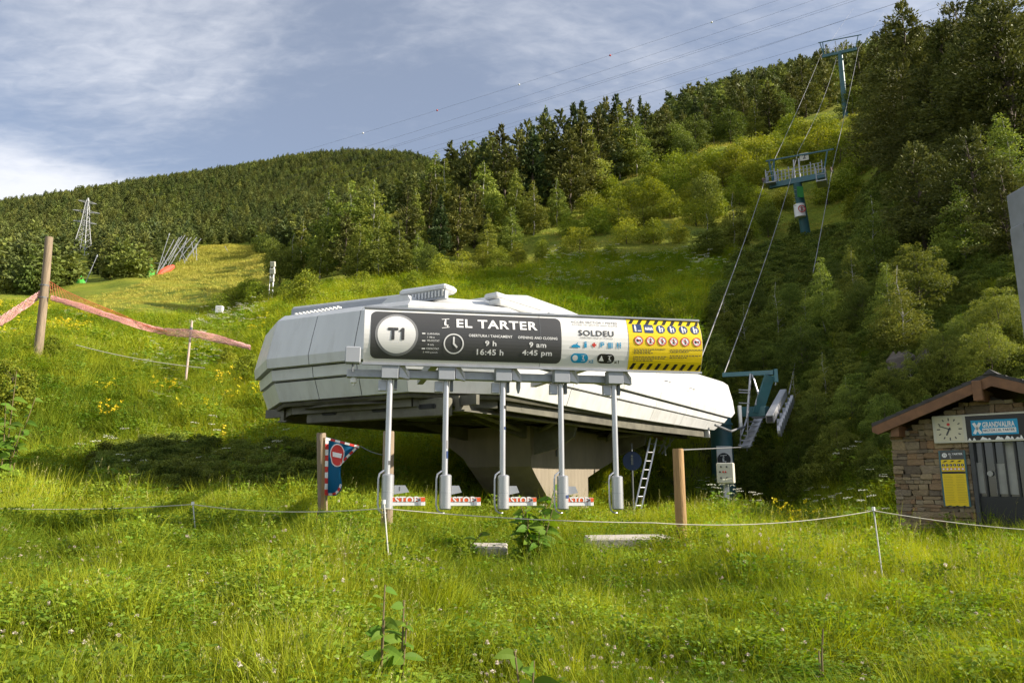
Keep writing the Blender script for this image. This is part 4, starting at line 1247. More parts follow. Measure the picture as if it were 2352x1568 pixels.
# --- bushes along the right edge of the ski run
for k, x, y, t, w in [('shrub',500,722,672,1.2),('shrub',535,705,655,1.2),('shrub',565,690,632,1.1),('shrub',590,700,640,1.2),('hazel',640,660,560,1.0),('shrub',470,728,695,1.2),('hazel',620,620,545,1.0),
                      ('hazel',600,585,535,1.4),('spruce',612,578,520,1.1),('pine',630,570,500,1.2),('pine',655,560,480,1.2),('shrub',630,700,655,1.0),('shrub',660,695,640,1.0)]:
    T(k, x, y, t, w, y0=30)
# --- shaded bank right of the station and the trees above the hut
for k, x, y, t, w in [
  ('nearbirch',1665,800,668,1.0),('nearbirch',1720,860,690,1.1),('nearwillow',1650,900,780,.9),('nearbirch',1790,830,640,1.0),('nearwillow',1850,900,740,1.0),('nearbirch',1900,800,590,1.0),
  ('nearwillow',1780,980,850,.9),('nearwillow',1880,1040,900,1.0),('nearbirch',1950,960,790,1.0),('nearwillow',1990,900,720,1.0),('nearbirch',2050,800,600,1.0),('nearwillow',1930,1080,960,1.0),
  ('nearbirch',2020,680,435,1.0),('nearbirch',1965,740,560,1.0),('nearwillow',2040,1050,900,.9),('nearwillow',1700,1080,980,.8),('nearwillow',1790,1110,1020,.8),
  ('nearbirch',2080,840,600,1.1),('nearsunlit',2150,860,590,1.1),('nearsunlit',2230,850,560,1.1),('nearsunlit',2310,840,570,1.1),('nearbirch',2200,830,540,1.2),('nearbirch',2270,820,540,1.2),
  ('nearwillow',2180,930,760,1.0),('nearsunlit',2290,930,740,1.0),('nearsunlit',2120,760,560,1.0),
  ('nearpine',2130,640,330,1.2),('nearpine',2180,600,360,1.4),('nearpine',2260,600,300,1.3),('nearbirch',2180,560,330,1.1),('nearbirch',2270,520,250,1.1),('nearbirch',2330,520,260,1.2),('nearpine',2330,620,380,1.3),
  ('nearbirch',2225,640,410,1.2),
  ('nearwillow',1640,850,760,1.0),('nearbirch',1690,930,800,1.0),('nearwillow',1740,760,660,1.0),('nearwillow',1760,900,780,1.0),('nearbirch',1830,1000,850,1.0),('nearwillow',1720,1010,900,1.0),
  ('nearwillow',1820,760,650,1.0),('nearbirch',1860,820,660,1.0),('nearwillow',1930,700,600,1.0),('nearwillow',1960,1010,880,1.0),('nearwillow',1840,1100,1000,1.0),('nearwillow',2000,1110,1010,.9),
  ('nearbirch',1900,960,800,1.0),('nearwillow',1990,780,640,1.0),('nearwillow',2050,960,830,1.0),('nearbirch',2100,960,800,1.0),('nearwillow',1660,1000,900,.9),('nearwillow',1740,1130,1050,.8),
  ('nearpine',2060,330,110,1.2),('nearpine',2090,420,150,1.2),('nearpine',2110,360,10,1.1),('nearpine',2060,300,60,1.0),('nearpine',2160,430,120,1.2),('nearpine',2200,380,10,1.1),('nearpine',2250,400,40,1.2),
  ('nearpine',2300,400,0,1.2),('nearpine',2345,420,-40,1.2),('nearpine',2150,330,60,1.1),('nearpine',2230,330,-30,1.2),('nearpine',2300,320,-60,1.2),('nearpine',2060,400,210,1.2),('nearpine',2010,330,190,.9),('nearpine',2030,260,110,1.0),('nearpine',2120,470,260,1.3),('nearpine',2350,330,-80,1.2),
  ]:
    T(k, x, y, t, w, y0=16)
# --- near left shrubs and small bushes
for k, x, y, t, w in [('nearshrub',14,960,815,1.1),('nearshrub',120,830,768,.9),('nearshrub',400,868,828,1.2),('nearshrub',520,850,790,.9),('nearshrub',565,885,805,1.0),('nearshrub',1085,1090,1035,1.0)]:
    T(k, x, y, t, w, y0=11)

# ------------------------------------------------------------------ geometry-node scattering (for uncountable cover)
def hidden_coll(name, objs):
    c = bpy.data.collections.new(name)
    for o in objs: c.objects.link(o)
    return c

def scatter_group():
    g = bpy.data.node_groups.new('scatter', 'GeometryNodeTree')
    g.interface.new_socket('Geometry', in_out='INPUT', socket_type='NodeSocketGeometry')
    g.interface.new_socket('Collection', in_out='INPUT', socket_type='NodeSocketCollection')
    g.interface.new_socket('Geometry', in_out='OUTPUT', socket_type='NodeSocketGeometry')
    N, L = g.nodes, g.links
    gi, go = N.new('NodeGroupInput'), N.new('NodeGroupOutput')
    ci = N.new('GeometryNodeCollectionInfo')
    ci.inputs['Separate Children'].default_value = True
    ci.inputs['Reset Children'].default_value = True
    L.new(gi.outputs['Collection'], ci.inputs['Collection'])
    ip = N.new('GeometryNodeInstanceOnPoints')
    L.new(gi.outputs['Geometry'], ip.inputs['Points'])
    L.new(ci.outputs['Instances'], ip.inputs['Instance'])
    ip.inputs['Pick Instance'].default_value = True
    def na(nm, t):
        n = N.new('GeometryNodeInputNamedAttribute'); n.data_type = t; n.inputs['Name'].default_value = nm
        return n.outputs['Attribute']
    L.new(na('idx', 'INT'), ip.inputs['Instance Index'])
    er = N.new('FunctionNodeEulerToRotation')
    L.new(na('rot', 'FLOAT_VECTOR'), er.inputs[0])
    L.new(er.outputs[0], ip.inputs['Rotation'])
    L.new(na('scl', 'FLOAT_VECTOR'), ip.inputs['Scale'])
    L.new(ip.outputs[0], go.inputs[0])
    return g
SCATTER = scatter_group()

def scatter(name, P, idx, rot, scl, tint, coll, kind_label=None):
    me = bpy.data.meshes.new(name)
    n = len(P)
    me.vertices.add(n); me.vertices.foreach_set('co', np.asarray(P, np.float32).ravel())
    for nm, ty, dat, key in (('idx', 'INT', np.asarray(idx, np.int32), 'value'), ('rot', 'FLOAT_VECTOR', np.asarray(rot, np.float32).ravel(), 'vector'),
                             ('scl', 'FLOAT_VECTOR', np.asarray(scl, np.float32).ravel(), 'vector'), ('itint', 'FLOAT', np.asarray(tint, np.float32), 'value')):
        a = me.attributes.new(nm, ty, 'POINT'); a.data.foreach_set(key, dat)
    me.update()
    o = link(name, me, None)
    md = o.modifiers.new('scatter', 'NODES'); md.node_group = SCATTER
    for it in SCATTER.interface.items_tree:
        if it.item_type == 'SOCKET' and it.in_out == 'INPUT' and it.socket_type == 'NodeSocketCollection':
            md[it.identifier] = coll
    o['kind'] = 'stuff'
    if kind_label:
        o['label'], o['category'] = kind_label
    return o

M_FARCON = leafmat('far_conifer_needles', (0.046, 0.072, 0.026), (0.175, 0.200, 0.050), 0.2, instancer=True, vary=0.30)
def far_tree(name, crown, mat, h):
    V, F, tint = crown
    me = fastmesh(name, V, F, tint); me.materials.append(mat)
    # pale stem, part of the same small far tree
    return bpy.data.objects.new(name, me)
far_objs = []
for i in range(4):
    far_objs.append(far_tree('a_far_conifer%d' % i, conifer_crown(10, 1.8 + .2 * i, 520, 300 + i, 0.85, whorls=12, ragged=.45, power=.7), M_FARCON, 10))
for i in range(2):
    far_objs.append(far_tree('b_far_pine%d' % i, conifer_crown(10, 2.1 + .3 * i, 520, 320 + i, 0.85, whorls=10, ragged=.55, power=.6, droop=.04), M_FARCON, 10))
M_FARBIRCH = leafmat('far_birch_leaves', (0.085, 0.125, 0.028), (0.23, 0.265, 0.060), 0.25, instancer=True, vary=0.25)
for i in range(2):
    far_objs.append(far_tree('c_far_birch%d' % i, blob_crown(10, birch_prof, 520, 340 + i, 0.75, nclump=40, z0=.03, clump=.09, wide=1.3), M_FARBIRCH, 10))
FAR = hidden_coll('far_tree_kinds', far_objs)

def proj(P):
    d = P - np.array([0, 0, CAM_H])
    zf = d[:, 1] * CP + d[:, 2] * SP
    v = (-d[:, 1] * SP + d[:, 2] * CP) / zf
    return CX + FPX * d[:, 0] / zf, CY - FPX * v, zf

def inside(poly, x, y):
    c = np.zeros(len(x), bool)
    n = len(poly)
    for i in range(n):
        x1, y1 = poly[i]; x2, y2 = poly[(i + 1) % n]
        t = ((y1 > y) != (y2 > y)) & (x < (x2 - x1) * (y - y1) / (y2 - y1 + 1e-9) + x1)
        c ^= t
    return c

r = np.random.default_rng(5)
def jitter_grid(x0, x1, y0, y1, step):
    gx, gy = np.meshgrid(np.arange(x0, x1, step), np.arange(y0, y1, step))
    return gx.ravel() + r.uniform(-.5, .5, gx.size) * step, gy.ravel() + r.uniform(-.5, .5, gx.size) * step

X1, Y1 = jitter_grid(-900, 420, 130, 1000, 4.3)
Z1 = ground(X1, Y1)
px1, py1, zf1 = proj(np.stack([X1, Y1, Z1], 1))
run = [(300, 700), (330, 650), (440, 590), (455, 566), (585, 560), (640, 575), (650, 640), (560, 760), (300, 760)]
left_wood = (px1 > -700) & (px1 < 1150) & (Y1 > 135) & (py1 < 688) & ~inside(run, px1, py1)
edge = inside([(-700, 800), (-700, 655), (180, 680), (330, 640), (440, 585), (455, 566), (400, 540), (-700, 520)], px1, py1)
near_ok = (Y1 > 150) | (px1 < 250)
right_wood = (px1 > 1380) & (px1 < 2300) & (Y1 > 175) & (py1 < 300)
behind = (px1 > 600) & (px1 < 1000) & (Y1 > 140) & (Y1 < 230) & (py1 > 555)
m = ((left_wood & near_ok) & ~behind) | right_wood
m &= (X1 ** 2 + Y1 ** 2 > 100 ** 2)
m &= ~((px1 > 158) & (px1 < 218) & (Y1 > 150) & (Y1 < 278))
m &= ~((px1 > 165) & (px1 < 240) & (Y1 < 165))
m &= ~((px1 > 325) & (px1 < 475) & (Y1 < 192))
# a few clearings
nz = np.sin(X1 * .021 + 1.1) * np.sin(Y1 * .017 + .6) + .5 * np.sin(X1 * .05 + Y1 * .043)
m &= r.uniform(0, 1, len(X1)) < np.where(nz > 1.05, .55, .93)
Pf = np.stack([X1, Y1, Z1 - .2], 1)[m]
n = len(Pf)
hh = np.clip(r.normal(10.2, 3.0, n), 4, 18)
hh = hh * np.interp(Pf[:, 1], [150, 260, 420, 800], [.80, .78, .66, .60])
wd = hh / 10 * r.uniform(1.0, 1.6, n)
scl = np.stack([wd, wd, hh / 10], 1)
rot = np.stack([np.zeros(n), np.zeros(n), r.uniform(0, 6.28, n)], 1)
tn = np.clip(.45 + .25 * nz[m] + r.normal(0, .32, n), 0, 1)
patch = np.sin(Pf[:, 0] * .034 + 2.0) * np.sin(Pf[:, 1] * .029 + .4) + .6 * np.sin(Pf[:, 0] * .09 - Pf[:, 1] * .07)
pick_f = np.where(r.uniform(0, 1, n) < np.where(patch > .7, .45, .05) + .22 * (Pf[:, 1] < 230), r.integers(6, 8, n), r.integers(0, 6, n))
scatter('forest', Pf, pick_f, rot, scl, tn, FAR, ('dense dark conifer forest covering the far hillside', 'forest'))

# shaded undergrowth on the steep bank right of the station and between the shrubs
und = []
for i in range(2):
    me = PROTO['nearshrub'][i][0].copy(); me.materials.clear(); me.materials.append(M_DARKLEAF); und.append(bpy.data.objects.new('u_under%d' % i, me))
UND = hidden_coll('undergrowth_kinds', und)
yy = np.sqrt(r.uniform(21. ** 2, 75. ** 2, 5200)); uu = r.uniform(.22, .80, 5200); xx = uu * yy
zz = ground(xx, yy); pxu, pyu, _ = proj(np.stack([xx, yy, zz], 1))
mk = inside([(1620, 800), (1700, 640), (1880, 590), (1990, 560), (2000, 330), (2600, 200), (2600, 900), (2050, 1140), (1760, 1150), (1640, 1120)], pxu, pyu)
xx, yy, zz = xx[mk], yy[mk], zz[mk]; n = len(xx)
sc_ = r.uniform(.30, .85, n) * np.clip(yy / 34, .8, 1.7)
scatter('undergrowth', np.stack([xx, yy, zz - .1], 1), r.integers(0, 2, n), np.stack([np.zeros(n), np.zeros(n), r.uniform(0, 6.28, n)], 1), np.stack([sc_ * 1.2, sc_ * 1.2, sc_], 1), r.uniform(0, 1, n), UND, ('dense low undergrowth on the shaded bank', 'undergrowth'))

# nettle thicket in the hollow left of the station
yy = r.uniform(13.5, 20.5, 1500); uu = r.uniform(-.62, -.18, 1500); xx = uu * yy
zz = ground(xx, yy); pxu, pyu, _ = proj(np.stack([xx, yy, zz], 1))
mk = inside([(230, 1085), (330, 1060), (560, 1070), (730, 1075), (740, 1165), (560, 1170), (380, 1172), (240, 1150)], pxu, pyu)
xx, yy, zz = xx[mk], yy[mk], zz[mk]; n = len(xx)
sc_ = r.uniform(.22, .48, n)
scatter('nettle_thicket', np.stack([xx, yy, zz - .05], 1), r.integers(0, 2, n), np.stack([np.zeros(n), np.zeros(n), r.uniform(0, 6.28, n)], 1), np.stack([sc_ * 1.1, sc_ * 1.1, sc_], 1), r.uniform(0, 1, n), UND, ('dark leafy thicket in the hollow left of the station', 'thicket'))

# ------------------------------------------------------------------ meadow: grass, weeds, flowers
M_GRASS = leafmat('grass_blades', (0.048, 0.115, 0.010), (0.42, 0.465, 0.038), 0.34, instancer=True, vary=0.22, spec=0.06, rough=0.6)
M_TURF = leafmat('mown_turf', (0.20, 0.225, 0.030), (0.46, 0.43, 0.085), 0.3, instancer=True, vary=0.1)
M_STRAW = leafmat('grass_seed_stems', (0.26, 0.27, 0.07), (0.42, 0.40, 0.15), 0.25, instancer=True, vary=0.2)
M_WEED = leafmat('weed_leaves', (0.065, 0.145, 0.014), (0.23, 0.33, 0.036), 0.36, instancer=True, vary=0.2)
M_UMBEL = leafmat('white_umbels', (0.50, 0.52, 0.36), (0.80, 0.79, 0.66), 0.25, instancer=True, vary=0.1)
M_YELLOW = leafmat('yellow_petals', (0.70, 0.56, 0.02), (0.84, 0.72, 0.05), 0.25, instancer=True, vary=0.1)
M_CLOVER = leafmat('clover_heads', (0.56, 0.44, 0.36), (0.80, 0.74, 0.64), 0.25, instancer=True, vary=0.15)

def blade_set(n, r, hmin, hmax, spread, w, bend, seg=3):
    V, F = [], []
    for i in range(n):
        a = r.uniform(0, 6.283); d = spread * math.sqrt(r.uniform(0, 1))
        b = np.array([math.cos(a) * d, math.sin(a) * d, -0.03])
        h = r.uniform(hmin, hmax); la = a + r.normal(0, .9); be = bend * r.uniform(.3, 1.4) * h
        wa = r.uniform(0, 6.283); ww = w * r.uniform(.7, 1.3)
        side = np.array([math.cos(wa), math.sin(wa), 0])
        k = len(V)
        for s in range(seg + 1):
            t = s / seg
            c = b + np.array([math.cos(la) * be * t ** 2, math.sin(la) * be * t ** 2, h * (t - 0.28 * (be / h) * t ** 3)])
            if s < seg:
                V += [c - side * ww * (1 - .6 * t) * .5, c + side * ww * (1 - .6 * t) * .5]
            else:
                V += [c, c + side * .0005]
        for s in range(seg):
            F.append((k + 2 * s, k + 2 * s + 1, k + 2 * s + 3, k + 2 * s + 2))
    return V, F

def make_obj(name, parts):
    """parts: list of (V,F quads,tints,material)"""
    Vs, Fs, Ts, Ms, mats, b = [], [], [], [], [], 0
    for V, F, t, m_ in parts:
        V = np.asarray(V, float); F = np.asarray(F, int)
        if m_ not in mats: mats.append(m_)
        Vs.append(V); Fs.append(F + b); b += len(V)
        Ts.append(np.broadcast_to(np.asarray(t, float), (len(F),))); Ms.append(np.full(len(F), mats.index(m_)))
    me = fastmesh(name, np.concatenate(Vs), np.concatenate(Fs), np.concatenate(Ts), np.concatenate(Ms))
    for m_ in mats: me.materials.append(m_)
    return bpy.data.objects.new(name, me)

r = np.random.default_rng(11)
def leaf_quads(C, D, Ln, Wd):
    return cards(np.asarray(C, float), np.asarray(D, float), Ln, Wd, r)

gobjs = []
for i in range(5):                                                     # 0-4 grass tufts
    n = 50
    V, F = blade_set(n, r, .14, .46 + .07 * (i % 3), .12, .0058, .20 + .14 * (i % 3))
    t = np.repeat(np.clip(r.normal(.5, .25, n), 0, 1), 3)
    gobjs.append(make_obj('g0_grass%d' % i, [(V, F, t, M_GRASS)]))
for i in range(2):                                                     # 5-6 flowering grass
    V, F = blade_set(40, r, .15, .42, .12, .0055, .25)
    parts = [(V, F, np.repeat(np.clip(r.normal(.5, .25, 40), 0, 1), 3), M_GRASS)]
    V2, F2 = blade_set(4, r, .38, .62, .10, .0032, .16, seg=3)
    parts.append((V2, F2, .5, M_STRAW))
    tips = np.array(V2)[7::8]
    C, D = [], []
    for tp in tips:
        for k in range(7):
            C.append(tp + np.array([r.normal(0, .007), r.normal(0, .007), -.08 * k / 7])); D.append((r.normal(0, .5), r.normal(0, .5), 1))
    V3, F3 = leaf_quads(C, D, .022, .006)
    parts.append((V3, F3, r.uniform(0, 1, len(F3)), M_STRAW))
    gobjs.append(make_obj('g1_hay%d' % i, parts))
for i in range(3):                                                     # 7-9 leafy weeds
    C, D = [], []
    parts = []
    V2, F2 = blade_set(6, r, .2, .40, .10, .005, .15)
    parts.append((V2, F2, .3, M_WEED))
    for k in range(110):
        a = r.uniform(0, 6.283); z = r.uniform(.04, .38); d = .15 * r.uniform(.2, 1)
        C.append((math.cos(a) * d, math.sin(a) * d, z)); D.append((math.cos(a), math.sin(a), r.uniform(-.5, .7)))
    V3, F3 = leaf_quads(C, D, .042 * r.uniform(.6, 1.3, 110), .022 * r.uniform(.7, 1.2, 110))
    parts.append((V3, F3, np.clip(r.normal(.5, .25, len(F3)), 0, 1), M_WEED))
    gobjs.append(make_obj('g2_weed%d' % i, parts))
for i in range(2):                                                     # 10-11 clover with round heads
    parts = []
    V, F = blade_set(10, r, .14, .34, .10, .004, .2)
    parts.append((V, F, .45, M_GRASS))
    C, D = [], []
    for k in range(5 - i):
        tp = np.array(V)[8 * k + 6]
        for j in range(22):
            d = unit(r.normal(size=3)); C.append(tp + d * .010); D.append(d)
    V3, F3 = leaf_quads(C, D, .016, .010)
    parts.append((V3, F3, r.uniform(.1, 1, len(F3)), M_CLOVER))
    C, D = [], []
    for k in range(36):
        a = r.uniform(0, 6.283); d = .13 * math.sqrt(r.uniform()); C.append((math.cos(a) * d, math.sin(a) * d, r.uniform(.05, .2))); D.append((math.cos(a), math.sin(a), r.uniform(-.2, .6)))
    V4, F4 = leaf_quads(C, D, .035, .026)
    parts.append((V4, F4, r.uniform(.2, .9, len(F4)), M_WEED))
    gobjs.append(make_obj('g3_clover%d' % i, parts))
for i in range(2):                                                     # 12-13 umbellifer
    parts = []
    V, F = blade_set(4, r, .5, .85, .07, .007, .18)
    parts.append((V, F, .35, M_WEED))
    C, D = [], []
    for tp in np.array(V)[6::8]:
        for j in range(26):
            a = r.uniform(0, 6.283); d = .046 * math.sqrt(r.uniform()); C.append(tp + np.array([math.cos(a) * d, math.sin(a) * d, .02 - 1.6 * d * d + r.normal(0, .004)])); D.append((math.cos(a), math.sin(a), r.normal(0, .2)))
    V3, F3 = leaf_quads(C, D, .014, .010)
    parts.append((V3, F3, r.uniform(.1, 1, len(F3)), M_UMBEL))
    C, D = [], []
    for k in range(60):
        a = r.uniform(0, 6.283); z = r.uniform(.05, .5); d = .2 * r.uniform(.2, 1); C.append((math.cos(a) * d, math.sin(a) * d, z)); D.append((math.cos(a), math.sin(a), r.uniform(-.3, .5)))
    V4, F4 = leaf_quads(C, D, .085, .04)
    parts.append((V4, F4, r.uniform(.1, .8, len(F4)), M_WEED))
    gobjs.append(make_obj('g4_umbel%d' % i, parts))
parts = []                                                              # 14 yellow flowers
V, F = blade_set(14, r, .2, .5, .16, .005, .2)
parts.append((V, F, .5, M_GRASS))
C, D = [], []
for tp in np.array(V)[6::8]:
    for j in range(9):
        C.append(tp + r.normal(0, .016, 3)); D.append(r.normal(size=3))
V3, F3 = leaf_quads(C, D, .030, .022)
parts.append((V3, F3, r.uniform(.1, 1, len(F3)), M_YELLOW))
gobjs.append(make_obj('g5_yellow', parts))
V, F = blade_set(60, r, .05, .16, .30, .02, .5, seg=2)                   # 15 short mown turf for the ski run
gobjs.append(make_obj('g6_turf', [(V, F, np.repeat(np.clip(r.normal(.6, .25, 60), 0, 1), 2), M_TURF)]))
GR = hidden_coll('meadow_plant_kinds', gobjs)

def vnoise(x, y, sc, seed):
    rr = np.random.default_rng(seed)
    out = np.zeros(len(x))
    for k in range(6):
        a = rr.uniform(0, 6.283); f = sc * rr.uniform(.6, 1.8)
        out += np.sin((x * math.cos(a) + y * math.sin(a)) * f + rr.uniform(0, 6.28))
    return out / 2.4

FOOT = []   # boxes (x0,x1,y0,y1 test functions) kept free of grass; filled by callables
def free(x, y):
    k = np.ones(len(x), bool)
    for f in FOOT: k &= ~f(x, y)
    return k

def rotbox(cx, cy, dx, dy, half_a, half_b):
    L = math.hypot(dx, dy); dx, dy = dx / L, dy / L
    return lambda x, y: (np.abs((x - cx) * dx + (y - cy) * dy) < half_a) & (np.abs(-(x - cx) * dy + (y - cy) * dx) < half_b)

def fan(y0, y1, dens, ulim=0.86):
    A = ulim * (y1 * y1 - y0 * y0)
    n = int(A * dens)
    Y = np.sqrt(r.uniform(y0 * y0, y1 * y1, n))
    U = r.uniform(-ulim, ulim, n)
    return U * Y, Y

def meadow():
    P, I, S, Tn = [], [], [], []
    for y0, y1, dens, sc, hs in ((1.5, 4.5, 250, .95, .58), (4.5, 8, 185, 1.0, .70), (8, 12, 105, 1.15, .92), (12, 18, 56, 1.5, 1.15), (18, 30, 24, 2.1, 1.3), (30, 62, 5.5, 3.6, 1.6)):
        x, y = fan(y0, y1, dens)
        k = free(x, y)
        x, y = x[k], y[k]
        n = len(x)
        z = ground(x, y)
        a = vnoise(x, y, .55, 1); b = vnoise(x, y, 1.7, 2); c = vnoise(x, y, .28, 3)
        px, py, _ = proj(np.stack([x, y, z], 1))
        idx = r.integers(0, 5, n)
        q = r.uniform(0, 1, n)
        bank = (y > 12.5)
        weedy = np.where(b > .15, .36, .14) + bank * .06
        idx = np.where(q < weedy, r.integers(7, 10, n), idx)
        q = r.uniform(0, 1, n)
        idx = np.where(q < .018 + .05 * (a > .6), r.integers(5, 7, n), idx)
        q = r.uniform(0, 1, n)
        clov = np.where(vnoise(x, y, 1.1, 5) > .35, .16, .045) * (y < 13)
        idx = np.where(q < clov, r.integers(10, 12, n), idx)
        q = r.uniform(0, 1, n)
        umb = .0008 * (y > 11) + .012 * inside([(180, 1010), (460, 990), (760, 1040), (760, 1160), (220, 1160)], px, py) + .03 * inside([(1540, 1150), (1720, 1140), (2060, 1110), (2090, 1240), (1540, 1215)], px, py) \
            + .05 * inside([(1180, 660), (1280, 600), (1720, 590), (1700, 650), (1400, 690)], px, py) + .05 * inside([(440, 740), (600, 720), (600, 800), (450, 790)], px, py) + .03 * inside([(300, 840), (500, 830), (520, 900), (300, 900)], px, py)
        idx = np.where(q < umb, r.integers(12, 14, n), idx)
        q = r.uniform(0, 1, n)
        yel = .0003 + .07 * inside([(-300, 705), (250, 705), (290, 760), (120, 800), (-300, 800)], px, py) * (vnoise(x, y, .5, 9) > 0) + .16 * inside([(2270 - 480, 1215), (1870, 1215), (1880, 1260), (1790, 1260)], px, py) + .008 * inside([(200, 900), (720, 900), (700, 1050), (200, 1050)], px, py)
        idx = np.where(q < yel, 14, idx)
        # grass is longer and coarser where nobody walks: bank, right side by the hut
        dd = vnoise(x, y, 3.6 / np.sqrt(max(1, y0 / 6)), 14)
        hmul = hs * (1 + .14 * a + .10 * c + .30 * dd) * r.uniform(.70, 1.25, n)
        hmul = np.clip(hmul, .35 * hs, 1.9 * hs)
        wmul = sc * r.uniform(.85, 1.2, n)
        dry = inside([(240, 880), (460, 850), (640, 850), (640, 930), (380, 960), (250, 930)], px, py)
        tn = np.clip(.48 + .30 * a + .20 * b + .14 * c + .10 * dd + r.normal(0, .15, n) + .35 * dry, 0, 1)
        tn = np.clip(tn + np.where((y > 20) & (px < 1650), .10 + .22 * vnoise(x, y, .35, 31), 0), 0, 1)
        tn = np.where((y > 14) & (px > 1620), tn * .6, tn)  # shade of the right bank put into the grass tint
        P.append(np.stack([x, y, z - .01], 1)); I.append(idx)
        S.append(np.stack([wmul, wmul, hmul * np.where(idx == 15, 1, 1)], 1)); Tn.append(tn)
    P, I, S, Tn = map(np.concatenate, (P, I, S, Tn))
    n = len(P)
    rot = np.stack([r.normal(0, .10, n), r.normal(0, .10, n), r.uniform(0, 6.28, n)], 1)
    kinds = [('meadow_grass', I < 7, 'tall yellow-green meadow grass covering the foreground and banks', 'grass'),
             ('leafy_weeds', (I >= 7) & (I < 10), 'low broad-leaved weeds growing among the meadow grass', 'weeds'),
             ('clover', (I >= 10) & (I < 12), 'pale pink clover heads dotted through the foreground grass', 'flowers'),
             ('cow_parsley', (I >= 12) & (I < 14), 'white umbels of cow parsley rising above the grass', 'flowers'),
             ('yellow_flowers', I == 14, 'yellow wild flowers scattered over the meadow bank', 'flowers')]
    for nm, m_, lab, cat in kinds:
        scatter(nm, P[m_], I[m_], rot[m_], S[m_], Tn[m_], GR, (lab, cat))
    # short turf on the ski run
    x, y = [], []
    X2, Y2 = fan(60, 330, .55, .75)
    z = ground(X2, Y2)
    px, py, _ = proj(np.stack([X2, Y2, z], 1))
    k = inside([(-100, 720), (180, 690), (330, 650), (440, 590), (455, 566), (585, 560), (640, 575), (650, 640), (560, 760), (-100, 760)], px, py) | ((Y2 < 135) & (px > 640) & (px < 2100) & (py > 230))
    X2, Y2, z = X2[k], Y2[k], z[k]
    n = len(X2)
    s = np.clip(Y2 / 40, 1.6, 6) * r.uniform(.8, 1.2, n)
    scatter('ski_run_turf', np.stack([X2, Y2, z], 1), np.full(n, 15), np.stack([np.zeros(n), np.zeros(n), r.uniform(0, 6.28, n)], 1), np.stack([s, s, s * .6 + .6], 1),
            np.clip(.72 + .2 * vnoise(X2, Y2, .08, 21) + r.normal(0, .1, n), 0, 1), GR, ('short grass turf covering the ski run and hillside', 'grass'))

# ------------------------------------------------------------------ stone hut
HN = Vector((-.70, -.714, 0)).normalized(); HD = Vector((-HN.y, HN.x, 0))     # front normal, along the front (to the right, nearer)
H0 = at(2062, 1180, 15.5); H0.z = 0
def hp(px, py, e=0.0): return on_plane(px, py, H0 + HN * e, HN)
def hl(px, py, e=0.0):
    p = hp(px, py, e) - H0; return p.dot(HD), p.z
def HW(s, z, e=0.0): return H0 + HD * s + HN * e + Vector((0, 0, z))
HROT = Matrix((HD, -HN, Vector((0, 0, 1)))).transposed()
hut = thing('stone_hut', 'small stone hut with a timber-edged gable roof and a clock', 'hut', HW(1.7, 0, -1.6))
sAp = hl(2272, 1000)[0]
sDoor = hl(2236, 1100)[0]
HB = -.25
eL = hl(2003, 980, .45); eA = hl(2275, 862, .45)
slope = (eA[1] - eL[1]) / (eA[0] - eL[0])
def roofz(s): return eA[1] - .30 - abs(s - sAp) * slope
Wd = 2 * sAp
core = MB().prism([HW(.06, HB, -.10), HW(Wd - .06, HB, -.10), HW(Wd - .06, roofz(Wd), -.10), HW(sAp, roofz(sAp), -.10), HW(.06, roofz(0), -.10)], -HN, 3.2)
M_MORTAR = pmat('dark_mortar', (0.06, 0.05, 0.04), 0.95, var=.3, vs=8)
wall = core.build('wall', M_MORTAR, hut)
def stone_material():
    m = pmat('rubble_stone', (1, 1, 1), 0.9, var=0.28, vs=6, bump=.8, bs=14)
    N, L = m.node_tree.nodes, m.node_tree.links
    oi = N.new('ShaderNodeObjectInfo'); rp = N.new('ShaderNodeValToRGB'); cr = rp.color_ramp
    cols = [(0.0, (0.21, 0.155, 0.09)), (.25, (0.33, 0.25, 0.14)), (.5, (0.26, 0.21, 0.14)), (.68, (0.29, 0.175, 0.085)), (.82, (0.14, 0.11, 0.075)), (1, (0.37, 0.30, 0.19))]
    cr.elements[0].color = (*cols[0][1], 1); cr.elements[1].color = (*cols[-1][1], 1)
    for p_, c_ in cols[1:-1]:
        e = cr.elements.new(p_); e.color = (*c_, 1)
    L.new(oi.outputs['Random'], rp.inputs[0])
    for n in N:
        if n.bl_idname == 'ShaderNodeMix' and n.blend_type == 'MULTIPLY': L.new(rp.outputs[0], n.inputs[6])
    return m
M_STONE = stone_material()
stone_me = []
rs = random.Random(9)
for i in range(9):
    b = MB().box((0, 0, 0), (1, 1, 1), None, .09)
    for v in b.v:
        f = 1 + rs.uniform(-.16, .16)
        v.x *= f; v.z *= 1 + rs.uniform(-.17, .17); v.y *= 1 + rs.uniform(-.12, .12)
    b.v = [Matrix.Rotation(rs.uniform(-.13, .13), 3, 'Y') @ v for v in b.v]
    me = newmesh('stone', b.v, b.f); me.materials.append(M_STONE); stone_me.append(me)
stones = []
def put_stone(s, z, w, h):
    o = bpy.data.objects.new('stone', rs.choice(stone_me)); COL.objects.link(o)
    o.parent = wall
    o.location = HW(s + w / 2, z + h / 2, -.065 + rs.uniform(-.022, .010)) - parent_loc(wall)
    o.rotation_euler = (HROT @ Matrix.Rotation(rs.uniform(-.05, .05), 3, 'Y')).to_euler()
    o.scale = (w * rs.choice((1, -1)) * .985, .16, h * .97)
    stones.append(o)
